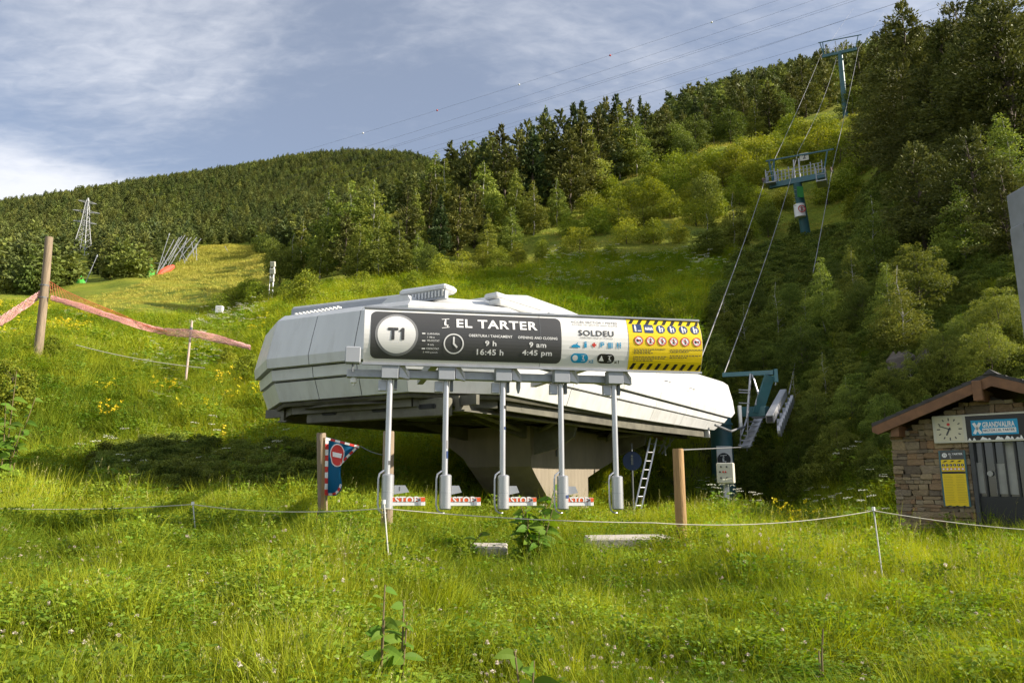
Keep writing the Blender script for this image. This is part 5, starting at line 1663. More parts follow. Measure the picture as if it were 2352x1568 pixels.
def courses(s0, s1f, z0, z1f):
    z = z0
    while z < z1f + .2:
        h = rs.choice((.05, .06, .075, .09, .12, .17))
        s = s0
        if h > .10 and rs.random() < .0: pass
        while s < s1f - .02:
            w = rs.choice((rs.uniform(.07, .16), rs.uniform(.14, .34))) * (1.25 if h > .09 else 1)
            if s + w > s1f - .07: w = s1f - s
            if z + h < min(roofz(s), roofz(s + w)) + .06:
                if h >= .11 and w < .22 and rs.random() < .5:
                    put_stone(s, z, w, h * .5); put_stone(s, z + h * .5, w, h * .5)
                else: put_stone(s, z, w, h)
            s += w
        z += h
courses(0.0, sDoor - .02, HB, 2.75)
dTop = hl(2250, 1012)[1]
z = dTop
courses(sDoor - .02, Wd, dTop, roofz(sAp))
# door: dark frame, bars, glass, lower panel
M_DOOR = pmat('dark_door_paint', (0.012, 0.013, 0.015), 0.45, var=.15)
M_FRAME = pmat('grey_door_frame', (0.05, 0.053, 0.055), 0.5, var=.15)
M_GLASS = bpy.data.materials.new('window_glass'); M_GLASS.use_nodes = True
_p = M_GLASS.node_tree.nodes['Principled BSDF']; _p.inputs['Base Color'].default_value = (.02, .024, .026, 1); _p.inputs['Roughness'].default_value = .06; _p.inputs['Specular IOR Level'].default_value = .8
_n = M_GLASS.node_tree.nodes.new('ShaderNodeTexNoise'); _n.inputs['Scale'].default_value = 3
_b = M_GLASS.node_tree.nodes.new('ShaderNodeBump'); _b.inputs['Strength'].default_value = .04; M_GLASS.node_tree.links.new(_n.outputs['Fac'], _b.inputs['Height']); M_GLASS.node_tree.links.new(_b.outputs[0], _p.inputs['Normal'])
dw = 1.75; zmid = hl(2290, 1140)[1]; z0d = -.1
door = MB().bar(HW(sDoor + .03, z0d, -.02), HW(sDoor + .03, dTop, -.02), .07, .14, HN).build('door_frame', M_FRAME, hut)
MB().bar(HW(sDoor + dw - .03, z0d, -.02), HW(sDoor + dw - .03, dTop, -.02), .07, .14, HN).build('frame_post', M_FRAME, door)
dleaf = MB().box(HW(sDoor + dw / 2, (z0d + zmid) / 2, -.05), (dw - .13, .05, zmid - z0d), HROT, .004).build('door', M_DOOR, hut)
pane = MB().box(HW(sDoor + dw / 2, (dTop + zmid) / 2, -.09), (dw - .13, .012, dTop - zmid), HROT).build('pane', M_GLASS, dleaf)
for px in (2262, 2287, 2311, 2337, 2361, 2385, 2410, 2435):
    s = hl(px, 1080)[0]
    if s < sDoor + dw - .08:
        MB().bar(HW(s, zmid, -.04), HW(s, dTop, -.04), .03, .03, HN).build('bar', M_DOOR, dleaf)
M_NOTE = pmat('faded_paper', (0.34, 0.34, 0.31), .8, var=.15)
for x0, x1, y0, y1 in ((2243, 2256, 1062, 1132), (2291, 2308, 1064, 1134), (2320, 2326, 1015, 1135)):
    a, b_ = hl(x0, y1, -.075), hl(x1, y0, -.075)
    MB().box(HW((a[0] + b_[0]) / 2, (a[1] + b_[1]) / 2, -.0795), (b_[0] - a[0], .004, b_[1] - a[1]), HROT).build('paper_notice', M_NOTE, dleaf)
c = hl(2274, 1087, -.02)
MB().disc(HW(c[0], c[1], -.021), HN, .05, .004, 20).build('round_sticker', M_NOTE, dleaf)
# roof: two slopes, timber fascias, ridge post and purlin ends
M_SLATE = pmat('dark_slate', (0.045, 0.042, 0.040), .75, var=.35, vs=5, bump=.5, bs=9)
sR = 2 * eA[0] - eL[0]
for nm, sa, sb in (('l', eL, eA), ('r', (sR, eL[1]), eA)):
    A, B = HW(sa[0], sa[1], .47), HW(sb[0], sb[1], .47)
    dn = Vector((0, 0, 1))
    rf = MB().prism([A, B, B + dn * .045, A + dn * .045], -HN, 4.4).build('roof_slope', M_SLATE, hut)
    n_ = 9
    for i in range(n_):            # slate courses showing along the verge
        p, q = A.lerp(B, i / n_), A.lerp(B, (i + 1.12) / n_)
        MB().prism([p + dn * .046, q + dn * .036, q + dn * .058, p + dn * .075], -HN, .42 if i % 2 else .5).build('slate', M_SLATE, rf)
    dz = .20
    f = MB().prism([A - dn * .005, B - dn * .005, B - dn * dz, A.lerp(B, .05) - dn * dz, A.lerp(B, .0) - dn * (dz * .55)], -HN, .09).build('fascia_board', M_BEAM, hut)
    soff = MB().prism([A - dn * .03 - HN * .1, B - dn * .03 - HN * .1, B - dn * .075 - HN * .1, A - dn * .075 - HN * .1], -HN, 3.6).build('soffit', M_BEAM, hut)
for s in (sAp, .22, Wd - .22):
    zt = eA[1] - .10 - abs(s - eA[0]) * slope
    MB().bar(HW(s, zt - .16, .40), HW(s, zt - .16, -.4), .15, .22).build('purlin_end', M_BEAM, hut)
MB().bar(HW(sAp, eA[1] - .08, .488), HW(sAp, eA[1] - .46, .488), .16, .06, HN, bev=.008).build('ridge_post', M_BEAM, hut)
cap = MB().prism([HW(eA[0] - .12, eA[1] + .02, .5), HW(eA[0] + .12, eA[1] + .02, .5), HW(eA[0], eA[1] + .12, .5)], -HN, 4.4).build('ridge_cap', M_SLATE, hut)
# clock and name board
M_CLOCKF = pmat('clock_face', (0.62, 0.58, 0.42), .5, var=.04)
M_CREAM = pmat('cream_frame', (0.58, 0.56, 0.46), .5, var=.06)
E0 = .06
a, b_, c_, d_ = hl(2140, 957, E0), hl(2216, 1017.5, E0), hl(2352, 943, E0), hl(2352, 1010, E0)
bt, bb = (a[1] + c_[1]) / 2, (b_[1] + d_[1]) / 2
s0b, s1b = a[0], a[0] + 1.95
brd = MB().box(HW((s0b + s1b) / 2, (bt + bb) / 2, E0 - .03), (s1b - s0b, .10, bt - bb), HROT, .01).build('name_board', M_CREAM, hut)
k0, k1 = hl(2150, 985, E0)[0], hl(2213, 985, E0)[0]
kc = ((k0 + k1) / 2, (bt + bb) / 2); hk_ = (bt - bb) / 2 - .035; wk = (k1 - k0) / 2
def HE(V, e): return [HW(x, y, e) for x, y in V]
def hd(name, g, mat, e, parent): return MB().raw(HE(g[0], e), g[1]).build(name, mat, parent)
clk = hd('clock_face', rect(kc[0] - wk, kc[1] - hk_, kc[0] + wk, kc[1] + hk_), M_CLOCKF, E0 + .024, brd)
Rk = min(hk_, wk) * .93
for i in range(12):
    t = R(30 * i); l = .80 if i % 3 else .74
    hd('hour_mark', seg(kc[0] + math.sin(t) * Rk * l, kc[1] + math.cos(t) * Rk * l, kc[0] + math.sin(t) * Rk, kc[1] + math.cos(t) * Rk, .022), M_INKD, E0 + .027, brd)
for ang, l, w in ((-69, .86, .020), (206, .60, .028)):
    t = R(ang); hd('clock_hand', seg(kc[0] - math.sin(t) * Rk * .15, kc[1] - math.cos(t) * Rk * .15, kc[0] + math.sin(t) * Rk * l, kc[1] + math.cos(t) * Rk * l, w), M_INKD, E0 + .031, brd)
hd('clock_emblem', circ(kc[0] - .01, kc[1] + Rk * .42, .03, n=12), M_RED, E0 + .028, brd)
q0 = hl(2220, 985, E0)[0]; q1 = s1b - .03
hd('dark_print', rect(q0, bb + .035, q1, bt - .035), M_BLK, E0 + .024, brd)
sb0, sb1 = hl(2232, 985, E0)[0], hl(2340, 985, E0)[0]
zb0, zb1 = hl(2285, 998, E0)[1], hl(2285, 963, E0)[1]
hd('blue_band', rect(sb0, zb0, sb1, zb1), M_CYAN, E0 + .028, brd)
sc = (sb1 - sb0) / 108
hd('cross_emblem', join(seg(sb0 + 6 * sc, zb1 - .05, sb0 + 22 * sc, zb0 + .03, .05), seg(sb0 + 6 * sc, zb0 + .03, sb0 + 22 * sc, zb1 - .05, .05)), M_INKW, E0 + .032, brd)
hd('lettering', move(cap_text('GRANDVALIRA', 74 * sc, (zb1 - zb0) * .36, .03), sb0 + 64 * sc, zb0 + (zb1 - zb0) * .68), M_INKW, E0 + .032, brd)
hd('white_strip', rect(sb0 + 26 * sc, zb0 + (zb1 - zb0) * .12, sb0 + 103 * sc, zb0 + (zb1 - zb0) * .44), M_INKW, E0 + .032, brd)
hd('lettering', move(cap_text('SECTOR | EL TARTER', 72 * sc, (zb1 - zb0) * .19, .02), sb0 + 64 * sc, zb0 + (zb1 - zb0) * .28), M_NAVY, E0 + .035, brd)
rr_ = random.Random(4)
for i in range(16):       # snowy mountain print along the lower edge
    s = q0 + (q1 - q0) * (i + rr_.uniform(0, .6)) / 16; w = rr_.uniform(.05, .13); h = rr_.uniform(.03, .075)
    hd('snow_print', poly((s, bb + .037), (min(s + w, q1), bb + .037), (min(s + w * .7, q1), bb + .037 + h * .7), (min(s + w * .4, q1 - .01), bb + .037 + h)), M_INKW, E0 + .0265 + .0004 * (i % 2), brd)
# yellow rules poster beside the door
a, b_ = hl(2153, 1034, .05), hl(2217, 1034, .05); z1_, z0_ = hl(2183, 1034, .05)[1], hl(2190, 1163, .05)[1]
ps0, ps1 = a[0] + .01, b_[0] - .01
post = MB().box(HW((ps0 + ps1) / 2, (z0_ + z1_) / 2, .03), (ps1 - ps0, .03, z1_ - z0_), HROT, .004).build('rules_poster', M_TEAL, hut)
H_ = z1_ - z0_; Wp = ps1 - ps0; m0, m1 = ps0 + .03, ps1 - .03
hd('poster_header', rect(m0, z1_ - H_ * .165, m1, z1_ - .01), M_SIGND, .0465, post)
hd('poster_sheet', rect(m0, z0_ + .012, m1, z1_ - H_ * .165), M_YEL, .0465, post)
hd('poster_badge', circ(m0 + Wp * .16, z1_ - H_ * .085, H_ * .042, n=16), M_INKW, .049, post)
hd('lettering', move(cap_text('T1', .05, .035, .02), m0 + Wp * .16, z1_ - H_ * .085), M_INKD, .052, post)
hd('lettering', move(cap_text('EL TARTER', Wp * .52, .035, .03), m0 + Wp * .58, z1_ - H_ * .065), M_INKW, .049, post)
hd('lift_symbol', chair_icon(m0 + Wp * .38, z1_ - H_ * .12, .045), M_INKW, .049, post)
for yy, hh_ in ((.195, .028), (.985, .016)):
    for i in range(3):
        s = m0 + Wp * (.05 + .27 * i); zt = z1_ - H_ * yy
        hd('hazard_stripe', poly((s, zt - H_ * hh_ * .5), (s + .05, zt - H_ * hh_ * .5), (min(s + .10, m1), zt + H_ * hh_ * .5), (s + .05, zt + H_ * hh_ * .5)), M_BLK, .049, post)
hd('dark_strip', rect(m0, z1_ - H_ * .415, m1, z1_ - H_ * .375), M_BLK, .049, post)
for i in range(6):
    s = m0 + Wp * (.08 + .143 * i)
    hd('rule_disc', circ(s, z1_ - H_ * .262, .026, n=12), M_BLK, .049, post)
    hd('rule_figure', figure(s, z1_ - H_ * .262, .036), M_INKW, .051, post)
    hd('ban_disc', circ(s, z1_ - H_ * .332, .026, n=12), M_INKW, .049, post)
    hd('ban_ring', ring2(s, z1_ - H_ * .332, .020, .027, 12), M_RED, .051, post)
M_YDARK = pmat('print_ochre', (0.42, 0.30, 0.01), .5, var=.02)
for cidx in (0, 1):
    for i in range(17):
        zt = z1_ - H_ * (.45 + i * .029)
        s = m0 + Wp * (.05 + .45 * cidx)
        hd('text_line', rect(s, zt - .003, s + Wp * rr_.uniform(.28, .38), zt + .003), M_YDARK, .049, post)
FOOT.append(rotbox(HW(1.7, 0, -1.75).x, HW(1.7, 0, -1.75).y, HD.x, HD.y, 1.75, 1.62))
FOOT.append(rotbox(sp(PA + .85, PW + .88, 0).x, sp(PA + .85, PW + .88, 0).y, SA.x, SA.y, .8, .85))

# ------------------------------------------------------------------ lift line: towers, ropes
def wheels(parent, p0, p1, n, rad, axis, name='sheave', mat=None):
    for i in range(n):
        p = p0.lerp(p1, i / (n - 1)); MB().disc(p, axis, rad, .10, 14).build(name, mat or M_DGREY, parent)

# near tower beside the station end
tb = at(1666, 1180, 27.5); tb.z = gz(tb.x, tb.y) - .2
ntw = thing('line_tower', 'teal lift tower standing just behind the station end', 'lift tower', tb)
tt = at(1655, 955, 27.5); 
MB().tube([tb, Vector((tt.x, tt.y, tt.z)), at(1652, 930, 27.5)], [.44, .36, .36], 24).build('mast', M_TEAL, ntw, smooth=True)
MB().tube([tt - Vector((0, 0, .35)), tt - Vector((0, 0, .28))], .42, 24).build('mast_flange', M_TEAL, ntw)
UA, UB = at(1662, 861, 28.2), at(1778, 855, 26.6)
MB().bar(UA, UB, .16, .16).build('upper_beam', M_TEAL, ntw)
MB().bar(UB + Vector((.05, 0, .12)), UB + Vector((.05, 0, -.35)), .12, .12).build('beam_end', M_TEAL, ntw)
LA, LB = at(1700, 946, 27.9), at(1762, 944, 27.0)
MB().bar(LA, LB, .30, .36).build('lower_beam', M_TEAL, ntw)
MB().bar(at(1768, 862, 26.7), at(1740, 948, 27.2), .34, .16, (0, 1, 0)).build('inclined_leg', M_TEAL, ntw)
for a, b_, rad in (((1724, 858), (1716, 960), .045), ((1716, 960), (1702, 1000), .035), ((1728, 860), (1742, 905), .03), ((1742, 905), (1735, 930), .03), ((1697, 895), (1722, 896), .02), ((1697, 901), (1722, 902), .02), ((1697, 925), (1722, 926), .02), ((1702, 975), (1700, 1030), .025), ((1718, 960), (1716, 1035), .025)):
    MB().tube([at(*a, 27.2), at(*b_, 27.0)], rad, 6).build('frame_tube', M_STEEL, ntw)
cw = MB().bar(at(1712, 1028, 26.6), at(1742, 962, 28.2), .32, .05).build('catwalk', M_STEEL, ntw)
for i in range(7):
    p = at(1712, 1022, 26.6).lerp(at(1742, 958, 28.2), i / 6)
    MB().bar(p - Vector((.25, 0, 0)), p + Vector((.25, .05, 0)), .05, .05).build('catwalk_step', M_STEEL, cw)
# lit sheave train
q0, q1 = at(1768, 962, 25.6), at(1800, 902, 28.6)
tr = MB().bar(q0, q1, .26, .30, bev=.02).build('sheave_beam', M_STEEL, ntw)
ax = Vector((.88, -.47, 0))
wheels(tr, q0 - Vector((0, 0, .42)) + ax * .30, q1 - Vector((0, 0, .30)) + ax * .30, 10, .20, ax, 'sheave', M_STEEL)
for i in range(5):
    p = (q0 - Vector((0, 0, .1))).lerp(q1 - Vector((0, 0, .1)), (i + .5) / 5) + ax * .22
    MB().bar(p, p - Vector((0, 0, .35)), .05, .10).build('sheave_rocker', M_GREYP, tr)
MB().box(q0 - (q1 - q0).normalized() * .02, (.20, .05, .20), Matrix.Rotation(-.48, 3, 'Z')).build('beam_mouth', M_BLACK, tr)  # black patch for the shade inside the open beam end
MB().tube([q1 + Vector((-.3, 0, .3)), q1 + Vector((-.25, 0, .55)), q1 + Vector((-.7, 0, .62))], .02, 6).build('rope_catcher', M_STEEL, tr)
# sign plate on the mast and blue round sign under the station
sgn = MB().box(at(1664, 1046, 27.0), (.56, .03, .68), None, .005).build('tower_sign', M_INKW, ntw)
c = at(1663, 1055, 26.97)
MB().disc(c, (0, -1, 0), .24, .01, 24).build('round_symbol', M_BLK, sgn)
g = chair_icon(0, 0, .30); MB().raw([c + Vector((x, -.012, y)) for x, y in g[0]], g[1]).build('symbol', M_INKW, sgn)

def line_tower(name, label, base, top, dia, armL, armR, Yl, Yr, up, num=None, detail=True):
    t = thing(name, label, 'lift tower', base)
    MB().tube([base, base.lerp(top, .5), top], [dia / 2, dia * .46, dia * .42], 20).build('mast', M_TEAL, t, smooth=True)
    A, B = armL, armR
    arm = MB().bar(A, B, .45, .55).build('crossarm', M_TEAL, t)
    ad = (B - A).normalized(); L = (B - A).length
    ua, ub = up
    MB().bar(ua - ad * .3, ub + ad * .6, .14, .14).build('lifting_beam', M_TEAL, t)
    for p, q in ((A + ad * .4, ua), (B - ad * .3, ub), (A + ad * .4, ua + ad * .5)):
        MB().bar(p, q, .14, .14).build('lifting_frame', M_TEAL, t)
    return t, arm, ad, L

# tower 2
b2 = hit(1858, 572, 40, 110); Y2 = b2.y
top2 = at(1831, 420, Y2 - 2.0)
A2, B2 = at(1768, 428, Y2 - .6), at(1898, 402, Y2 - 3.6)
t2, arm2, ad, L2 = line_tower('line_tower', 'teal lift tower numbered 2 on the green slope', b2 - Vector((0, 0, .5)), top2, 1.0, A2, B2, 0, 0, (at(1766, 369, Y2 - .6), at(1900, 346, Y2 - 3.6)))
for i in range(14):
    p = A2.lerp(B2, .10 + .84 * i / 13) + Vector((0, 0, .27))
    if i not in (6, 7):
        MB().tube([p, p + Vector((0, 0, 1.15 + .25 * (i % 3 == 1)))], .055, 5).build('rail_post', M_STEEL, t2)
for k_ in (.45, .8, 1.15):
    MB().tube([A2.lerp(B2, .1) + Vector((0, 0, .27 + k_)), A2.lerp(B2, .94) + Vector((0, 0, .27 + k_))], .035, 5).build('hand_rail', M_STEEL, t2)
for p in (A2.lerp(B2, .46), A2.lerp(B2, .55)):
    MB().tube([p + Vector((0, 0, .25)), p + Vector((0, 0, 2.3))], .09, 6).build('rope_support', M_STEEL, t2)
npl = at(1847, 360, Y2 - 2.4); nb = MB().box(npl, (.85, .04, .80), Matrix.Rotation(-.47, 3, 'Z')).build('number_plate', M_CREAM, t2)
V, Fc = cap_text('2', .30, .50, .03)
MB().raw([npl + Vector((math.cos(-.47) * x, math.sin(-.47) * x, y)) + Vector((-.47, -.88, 0)).normalized() * .03 for x, y in V], Fc).build('lettering', M_INKD, nb)
for x, y, dY in ((1772, 412, -.8), (1887, 408, -3.4)):      # hanging catwalks
    p = at(x, y, Y2 + dY)
    cb = MB().box(p - Vector((0, 0, .65)), (.95, 1.9, .08), Matrix.Rotation(-.47, 3, 'Z')).build('hanging_catwalk', M_STEEL, t2)
    for dx, dy in ((-.42, -.9), (.42, -.9), (-.42, .9), (.42, .9), (-.42, 0), (.42, 0)):
        q = p + Matrix.Rotation(-.47, 3, 'Z') @ Vector((dx, dy, 0)); MB().tube([q - Vector((0, 0, .65)), q + Vector((0, 0, .75))], .05, 5).build('catwalk_post', M_STEEL, cb)
    for z_ in (0, .5):
        MB().tube([p + Matrix.Rotation(-.47, 3, 'Z') @ Vector((-.42, -.9, z_)), p + Matrix.Rotation(-.47, 3, 'Z') @ Vector((.42, -.9, z_))], .04, 5).build('catwalk_rail', M_STEEL, cb)
M_RUST = pmat('worn_rubber_sheave', (0.22, 0.15, 0.115), .8, var=.3)
LD = Vector((.468, .884, .35)).normalized()
for x, y, dY in ((1757, 418, -.6), (1911, 394, -3.8)):
    p = at(x, y, Y2 + dY)
    tr2 = MB().bar(p - LD * 1.3, p + LD * 1.3, .16, .22).build('sheave_train', M_STEEL, t2)
    wheels(tr2, p - LD * 1.4 + Vector((0, 0, .15)), p + LD * 1.4 + Vector((0, 0, .15)), 6, .24, ax, 'sheave', M_RUST)
gp = at(1838, 441, Y2 - 2.4); MB().box(gp, (.62, .05, 1.15), None).build('green_plate', pmat('green_plate', (.02, .20, .03), .5), t2)
wp = at(1841, 480, Y2 - 2.1)
wr = MB().tube([wp + Vector((0.05, .55, -.65)), wp + Vector((-.02, .5, .65))], .53, 20).build('white_wrap', M_INKW, t2, smooth=True)
cdk = wp + Vector((.0, -.06, 0))
g = join(ring2(0, 0, .30, .38, 20), seg(-.25, .25, .25, -.25, .06)); MB().raw([cdk + Vector((x, -.03, y)) for x, y in g[0]], g[1]).build('ban_symbol', M_RED, wr)
g = figure(0, 0, .5, 2); MB().raw([cdk + Vector((x, -.025, y)) for x, y in g[0]], g[1]).build('ban_figure', M_BLK, wr)
for i in range(5):
    p = at(1824, 436 + i * 9, Y2 - 2.5); MB().tube([p, p + Vector((.22, 0, 0))], .03, 4).build('rung', M_STEEL, t2)
# upper tower
b1 = hit(1943, 272, 70, 180); Y1t = b1.y
top1 = at(1929, 118, Y1t - 2)
t1_, arm1, ad1, L1 = line_tower('line_tower', 'tall teal lift tower high on the slope against the sky', b1 - Vector((0, 0, .5)), top1, 1.05, at(1888, 131, Y1t - .5), at(1968, 113, Y1t - 3.5), 0, 0, (at(1883, 98, Y1t - .5), at(1971, 82, Y1t - 3.5)))
for i in range(7):
    p = at(1888, 131, Y1t - .5).lerp(at(1968, 113, Y1t - 3.5), .12 + .76 * i / 6) + Vector((0, 0, .2)); MB().tube([p, p + Vector((0, 0, 1.5))], .06, 5).build('rail_post', M_STEEL, t1_)
MB().tube([at(1890, 118, Y1t - .6), at(1966, 101, Y1t - 3.4)], .045, 5).build('hand_rail', M_STEEL, t1_)
for x, dx in ((1924, -6), (1934, 8)):
    MB().tube([at(x, 122, Y1t - 2), at(x + dx, 95, Y1t - 2)], .09, 5).build('rope_support', M_STEEL, t1_)
for x, y, dY in ((1885, 134, -.5), (1971, 116, -3.6)):
    p = at(x, y, Y1t + dY); tr2 = MB().bar(p - LD * 1.5, p + LD * 1.5, .18, .25).build('sheave_train', M_DGREY, t1_)
    wheels(tr2, p - LD * 1.6 + Vector((0, 0, .15)), p + LD * 1.6 + Vector((0, 0, .15)), 6, .25, ax, 'sheave', M_RUST)
# far tower half hidden in the pines
p0, p1 = at(2014, 215, 170), at(2011, 135, 170)
t0_ = thing('line_tower', 'distant teal lift tower half hidden by dark pines', 'lift tower', p0 - Vector((0, 0, 6)))
MB().tube([p0 - Vector((0, 0, 6)), p1], [.6, .5], 12).build('mast', M_TEAL, t0_)
MB().bar(p1 + Vector((-3, 1.5, 0)), p1 + Vector((3, -1.5, 0)), .5, .5).build('crossarm', M_TEAL, t0_)

def sag(p, q, s, n=14):
    return [p.lerp(q, i / n) - Vector((0, 0, s * 4 * (i / n) * (1 - i / n))) for i in range(n + 1)]
def cable(name, label, pts, rad, mat=M_CABLE, cat='cable', group=None):
    o = MB().tube(pts, rad, 5).build(name, mat, None, origin=pts[0])
    return tag(o, label, cat, group)
TL1, TR1, TC1 = at(1884, 130, Y1t - .5), at(1972, 112, Y1t - 3.6), at(1922, 130, Y1t - 2)
TL2, TR2, TC2 = at(1757, 413, Y2 - .6), at(1911, 389, Y2 - 3.8), at(1833, 348, Y2 - 2.2)
cable('haul_rope', 'left haul rope running from the station up past both towers', sag(at(1600, 850, 26.5), TL2, .25) + sag(TL2, TL1, .35)[1:] + [at(1960, 20, 210)], .024)
cable('haul_rope', 'right haul rope running from the sheave train up past both towers', sag(at(1812, 905, 28.8), TR2, .25) + sag(TR2, TR1, .35)[1:] + [at(2030, 30, 210)], .024)
cable('signal_cable', 'thin middle cable strung from the teal beam over tower tops', sag(at(1663, 858, 28.2), TC2, .6) + sag(TC2, TC1, 1.2)[1:], .020)

# ------------------------------------------------------------------ overhead power line
PLY = 150.
PLL = [('A', (560, 390), (1840, -24)), ('B', (1019, 274), (1686, 54)), ('C', (1019, 292), (1686, 79)), ('D', (1019, 296), (1686, 84)), ('E', (1019, 322), (1686, 118)), ('F', (1184, 280), (1686, 121)), ('G', (1090, 318), (1686, 148))]
ORD = ['topmost', 'second', 'third', 'fourth', 'fifth', 'sixth', 'lowest']
for (nm, a, b_), od in zip(PLL, ORD):
    dx, dy = b_[0] - a[0], b_[1] - a[1]
    def ext(x): return (x, a[1] + dy * (x - a[0]) / dx)
    p, q = at(*ext(650), PLY + 60), at(*ext(2300), PLY - 10)
    cable('power_line', '%s of the power lines crossing the sky' % od, sag(p, q, 1.2, 24), .021, M_WIRE, 'power line', 'overhead power lines')
M_BALLR = pmat('marker_red', (.55, .05, .04), .5); M_BALLW = pmat('marker_white', (.8, .8, .8), .5)
p, q = at(650, 390 + (-414) * (650 - 560) / 1280, PLY + 60), at(2300, 390 - 414 * (2300 - 560) / 1280, PLY - 10)
WPT = sag(p, q, 1.2, 400)
for i, (x, y) in enumerate(((833, 302), (1005, 252), (1193, 192), (1400, 124), (1634, 43))):
    c = min(WPT, key=lambda v: abs(v.x / (v.y * CP + (v.z - CAM_H) * SP) * FPX + CX - x))
    rings = [[c + Vector((math.cos(t) * math.sin(f) * .26, math.sin(t) * math.sin(f) * .26, -math.cos(f) * .26)) for t in np.linspace(0, 6.283, 12, endpoint=False)] for f in np.linspace(.15, 3.0, 8)]
    red = i in (1, 3)
    o = MB().loft(rings).build('marker_ball', M_BALLR if red else M_BALLW, None, True, origin=c)
    tag(o, '%s marker ball, %s from the left on the topmost power line' % ('red' if red else 'white', ('first', 'second', 'third', 'fourth', 'fifth')[i]), 'marker ball', 'power line marker balls')

# ------------------------------------------------------------------ lattice pylon on the far hill
M_PYL = pmat('pale_lattice_steel', (.44, .45, .46), .5, .2, var=.08)
pb_ = at(187, 592, 270)
py_h = (at(190, 455, 270) - pb_).z
pyl = thing('electricity_pylon', 'white lattice electricity pylon standing in the far forest', 'pylon', pb_ - Vector((0, 0, 4)))
def pw(t): return float(np.interp(t, [0, .55, .92, 1], [4.3, 1.75, .75, .15]))
lev = [0, .12, .23, .33, .42, .50, .57, .64, .71, .78, .85, .92, 1.0]
def pc(t, k_):
    w = pw(t) * .62; sx, sy = ((-1, -1), (1, -1), (1, 1), (-1, 1))[k_]
    return pb_ + Vector((sx * w, sy * w, t * py_h))
for k_ in range(4):
    MB().tube([pc(0, k_) - Vector((0, 0, 4))] + [pc(t, k_) for t in lev], .10, 4).build('leg', M_PYL, pyl)
for i in range(len(lev) - 1):
    for k_ in range(4):
        for a, b_ in ((pc(lev[i], k_), pc(lev[i + 1], (k_ + 1) % 4)), (pc(lev[i], (k_ + 1) % 4), pc(lev[i + 1], k_))):
            MB().tube([a, b_], .055, 4).build('brace', M_PYL, pyl)
for t, l, r_ in ((.57, 4.2, 3.8), (.75, 4.9, 4.6), (.91, 3.2, 3.0)):
    zc = pb_ + Vector((0, 0, t * py_h))
    for s, l_ in ((-1, l), (1, r_)):
        tip = zc + Vector((s * l_, s * .8, 0 if s > 0 else .9))
        for dy in (-.3, .3):
            MB().tube([zc + Vector((0, dy, 0)), tip], .13, 4).build('arm', M_PYL, pyl)
        MB().tube([zc + Vector((0, 0, 1.0)), tip], .11, 4).build('arm_stay', M_PYL, pyl)

# ------------------------------------------------------------------ things stored on the ski run
M_GREENP = pmat('green_padding', (.05, .36, .03), .6, var=.12)
M_REDNET = pmat('red_net_roll', (.60, .09, .045), .7, var=.2)
def lance(i, label, x0, y0, x1, y1, Yd, pad=None, rad=.10, padh=2.2):
    a, b_ = at(x0, y0, Yd), at(x1, y1, Yd + 1)
    t = thing('snow_lance', label, 'snow lance', a - Vector((0, 0, .5)), 'snow-making lances beside the ski run')
    MB().tube([a - (b_ - a) * .02, b_], [rad, rad * .7], 6).build('tube', M_STEEL, t)
    MB().tube([b_, b_ + (b_ - a).normalized() * .5], [rad * 1.6, rad * .8], 6).build('nozzle_head', M_GREYP, t)
    if pad:
        c = at(*pad, Yd - .5)
        MB().loft([[c + Vector((math.cos(q) * w, math.sin(q) * w, z)) for q in np.linspace(0, 6.283, 10, endpoint=False)] for z, w in ((-.6, 1.0), (.6, 1.0), (1.6, .85), (padh, .4), (padh + 1.2, .3))]).build('padding', M_GREENP, t)
lance(0, 'lone snow lance with a green padded foot left of the run', 188, 668, 222, 590, 150, (184, 664))
lance(1, 'slanting lance with the big green padded foot by the pole pile', 356, 640, 388, 540, 165, (344, 634), .09, 3.0)
lance(2, 'thin snow lance standing alone at the top of the run', 530, 590, 518, 568, 280, None, .12)
lance(3, 'snow lance leaning before dark trees at the top right of the run', 606, 580, 590, 543, 240, (607, 578), .12, 1.0)
GP = [(352, 642, 400, 550), (372, 618, 412, 545), (368, 620, 418, 542), (385, 600, 425, 540), (390, 610, 430, 548), (400, 590, 440, 545), (412, 595, 452, 545), (430, 590, 462, 548), (425, 600, 455, 560), (378, 625, 408, 565)]
pile = thing('pole_pile', 'leaning bundle of pale metal poles stacked beside the run', 'poles', at(390, 625, 170) - Vector((0, 0, .3)))
for i, (x0, y0, x1, y1) in enumerate(GP):
    MB().tube([at(x0, y0, 168 + i * 3), at(x1, y1, 170 + i * 3)], .085, 5).build('pole', M_STEEL, pile)
for x0, y0, x1, y1 in ((352, 604, 380, 606), (374, 590, 383, 606), (380, 606, 372, 615), (405, 560, 430, 600), (430, 545, 412, 600), (420, 590, 425, 605), (450, 560, 452, 598), (440, 555, 446, 590), (415, 570, 440, 568), (432, 580, 455, 585)):
    MB().tube([at(x0, y0, 176), at(x1, y1, 176)], .075, 5).build('bracket', M_STEEL, pile)
rn = MB(); pa = [at(358, 640, 164), at(372, 626, 166), at(386, 618, 168), at(398, 612, 170)]
rn.tube(pa, [.35, .75, .8, .45], 8); tag(rn.build('net_roll', M_REDNET, None, origin=pa[0]), 'red rolled safety net lying under the pole pile', 'net roll')
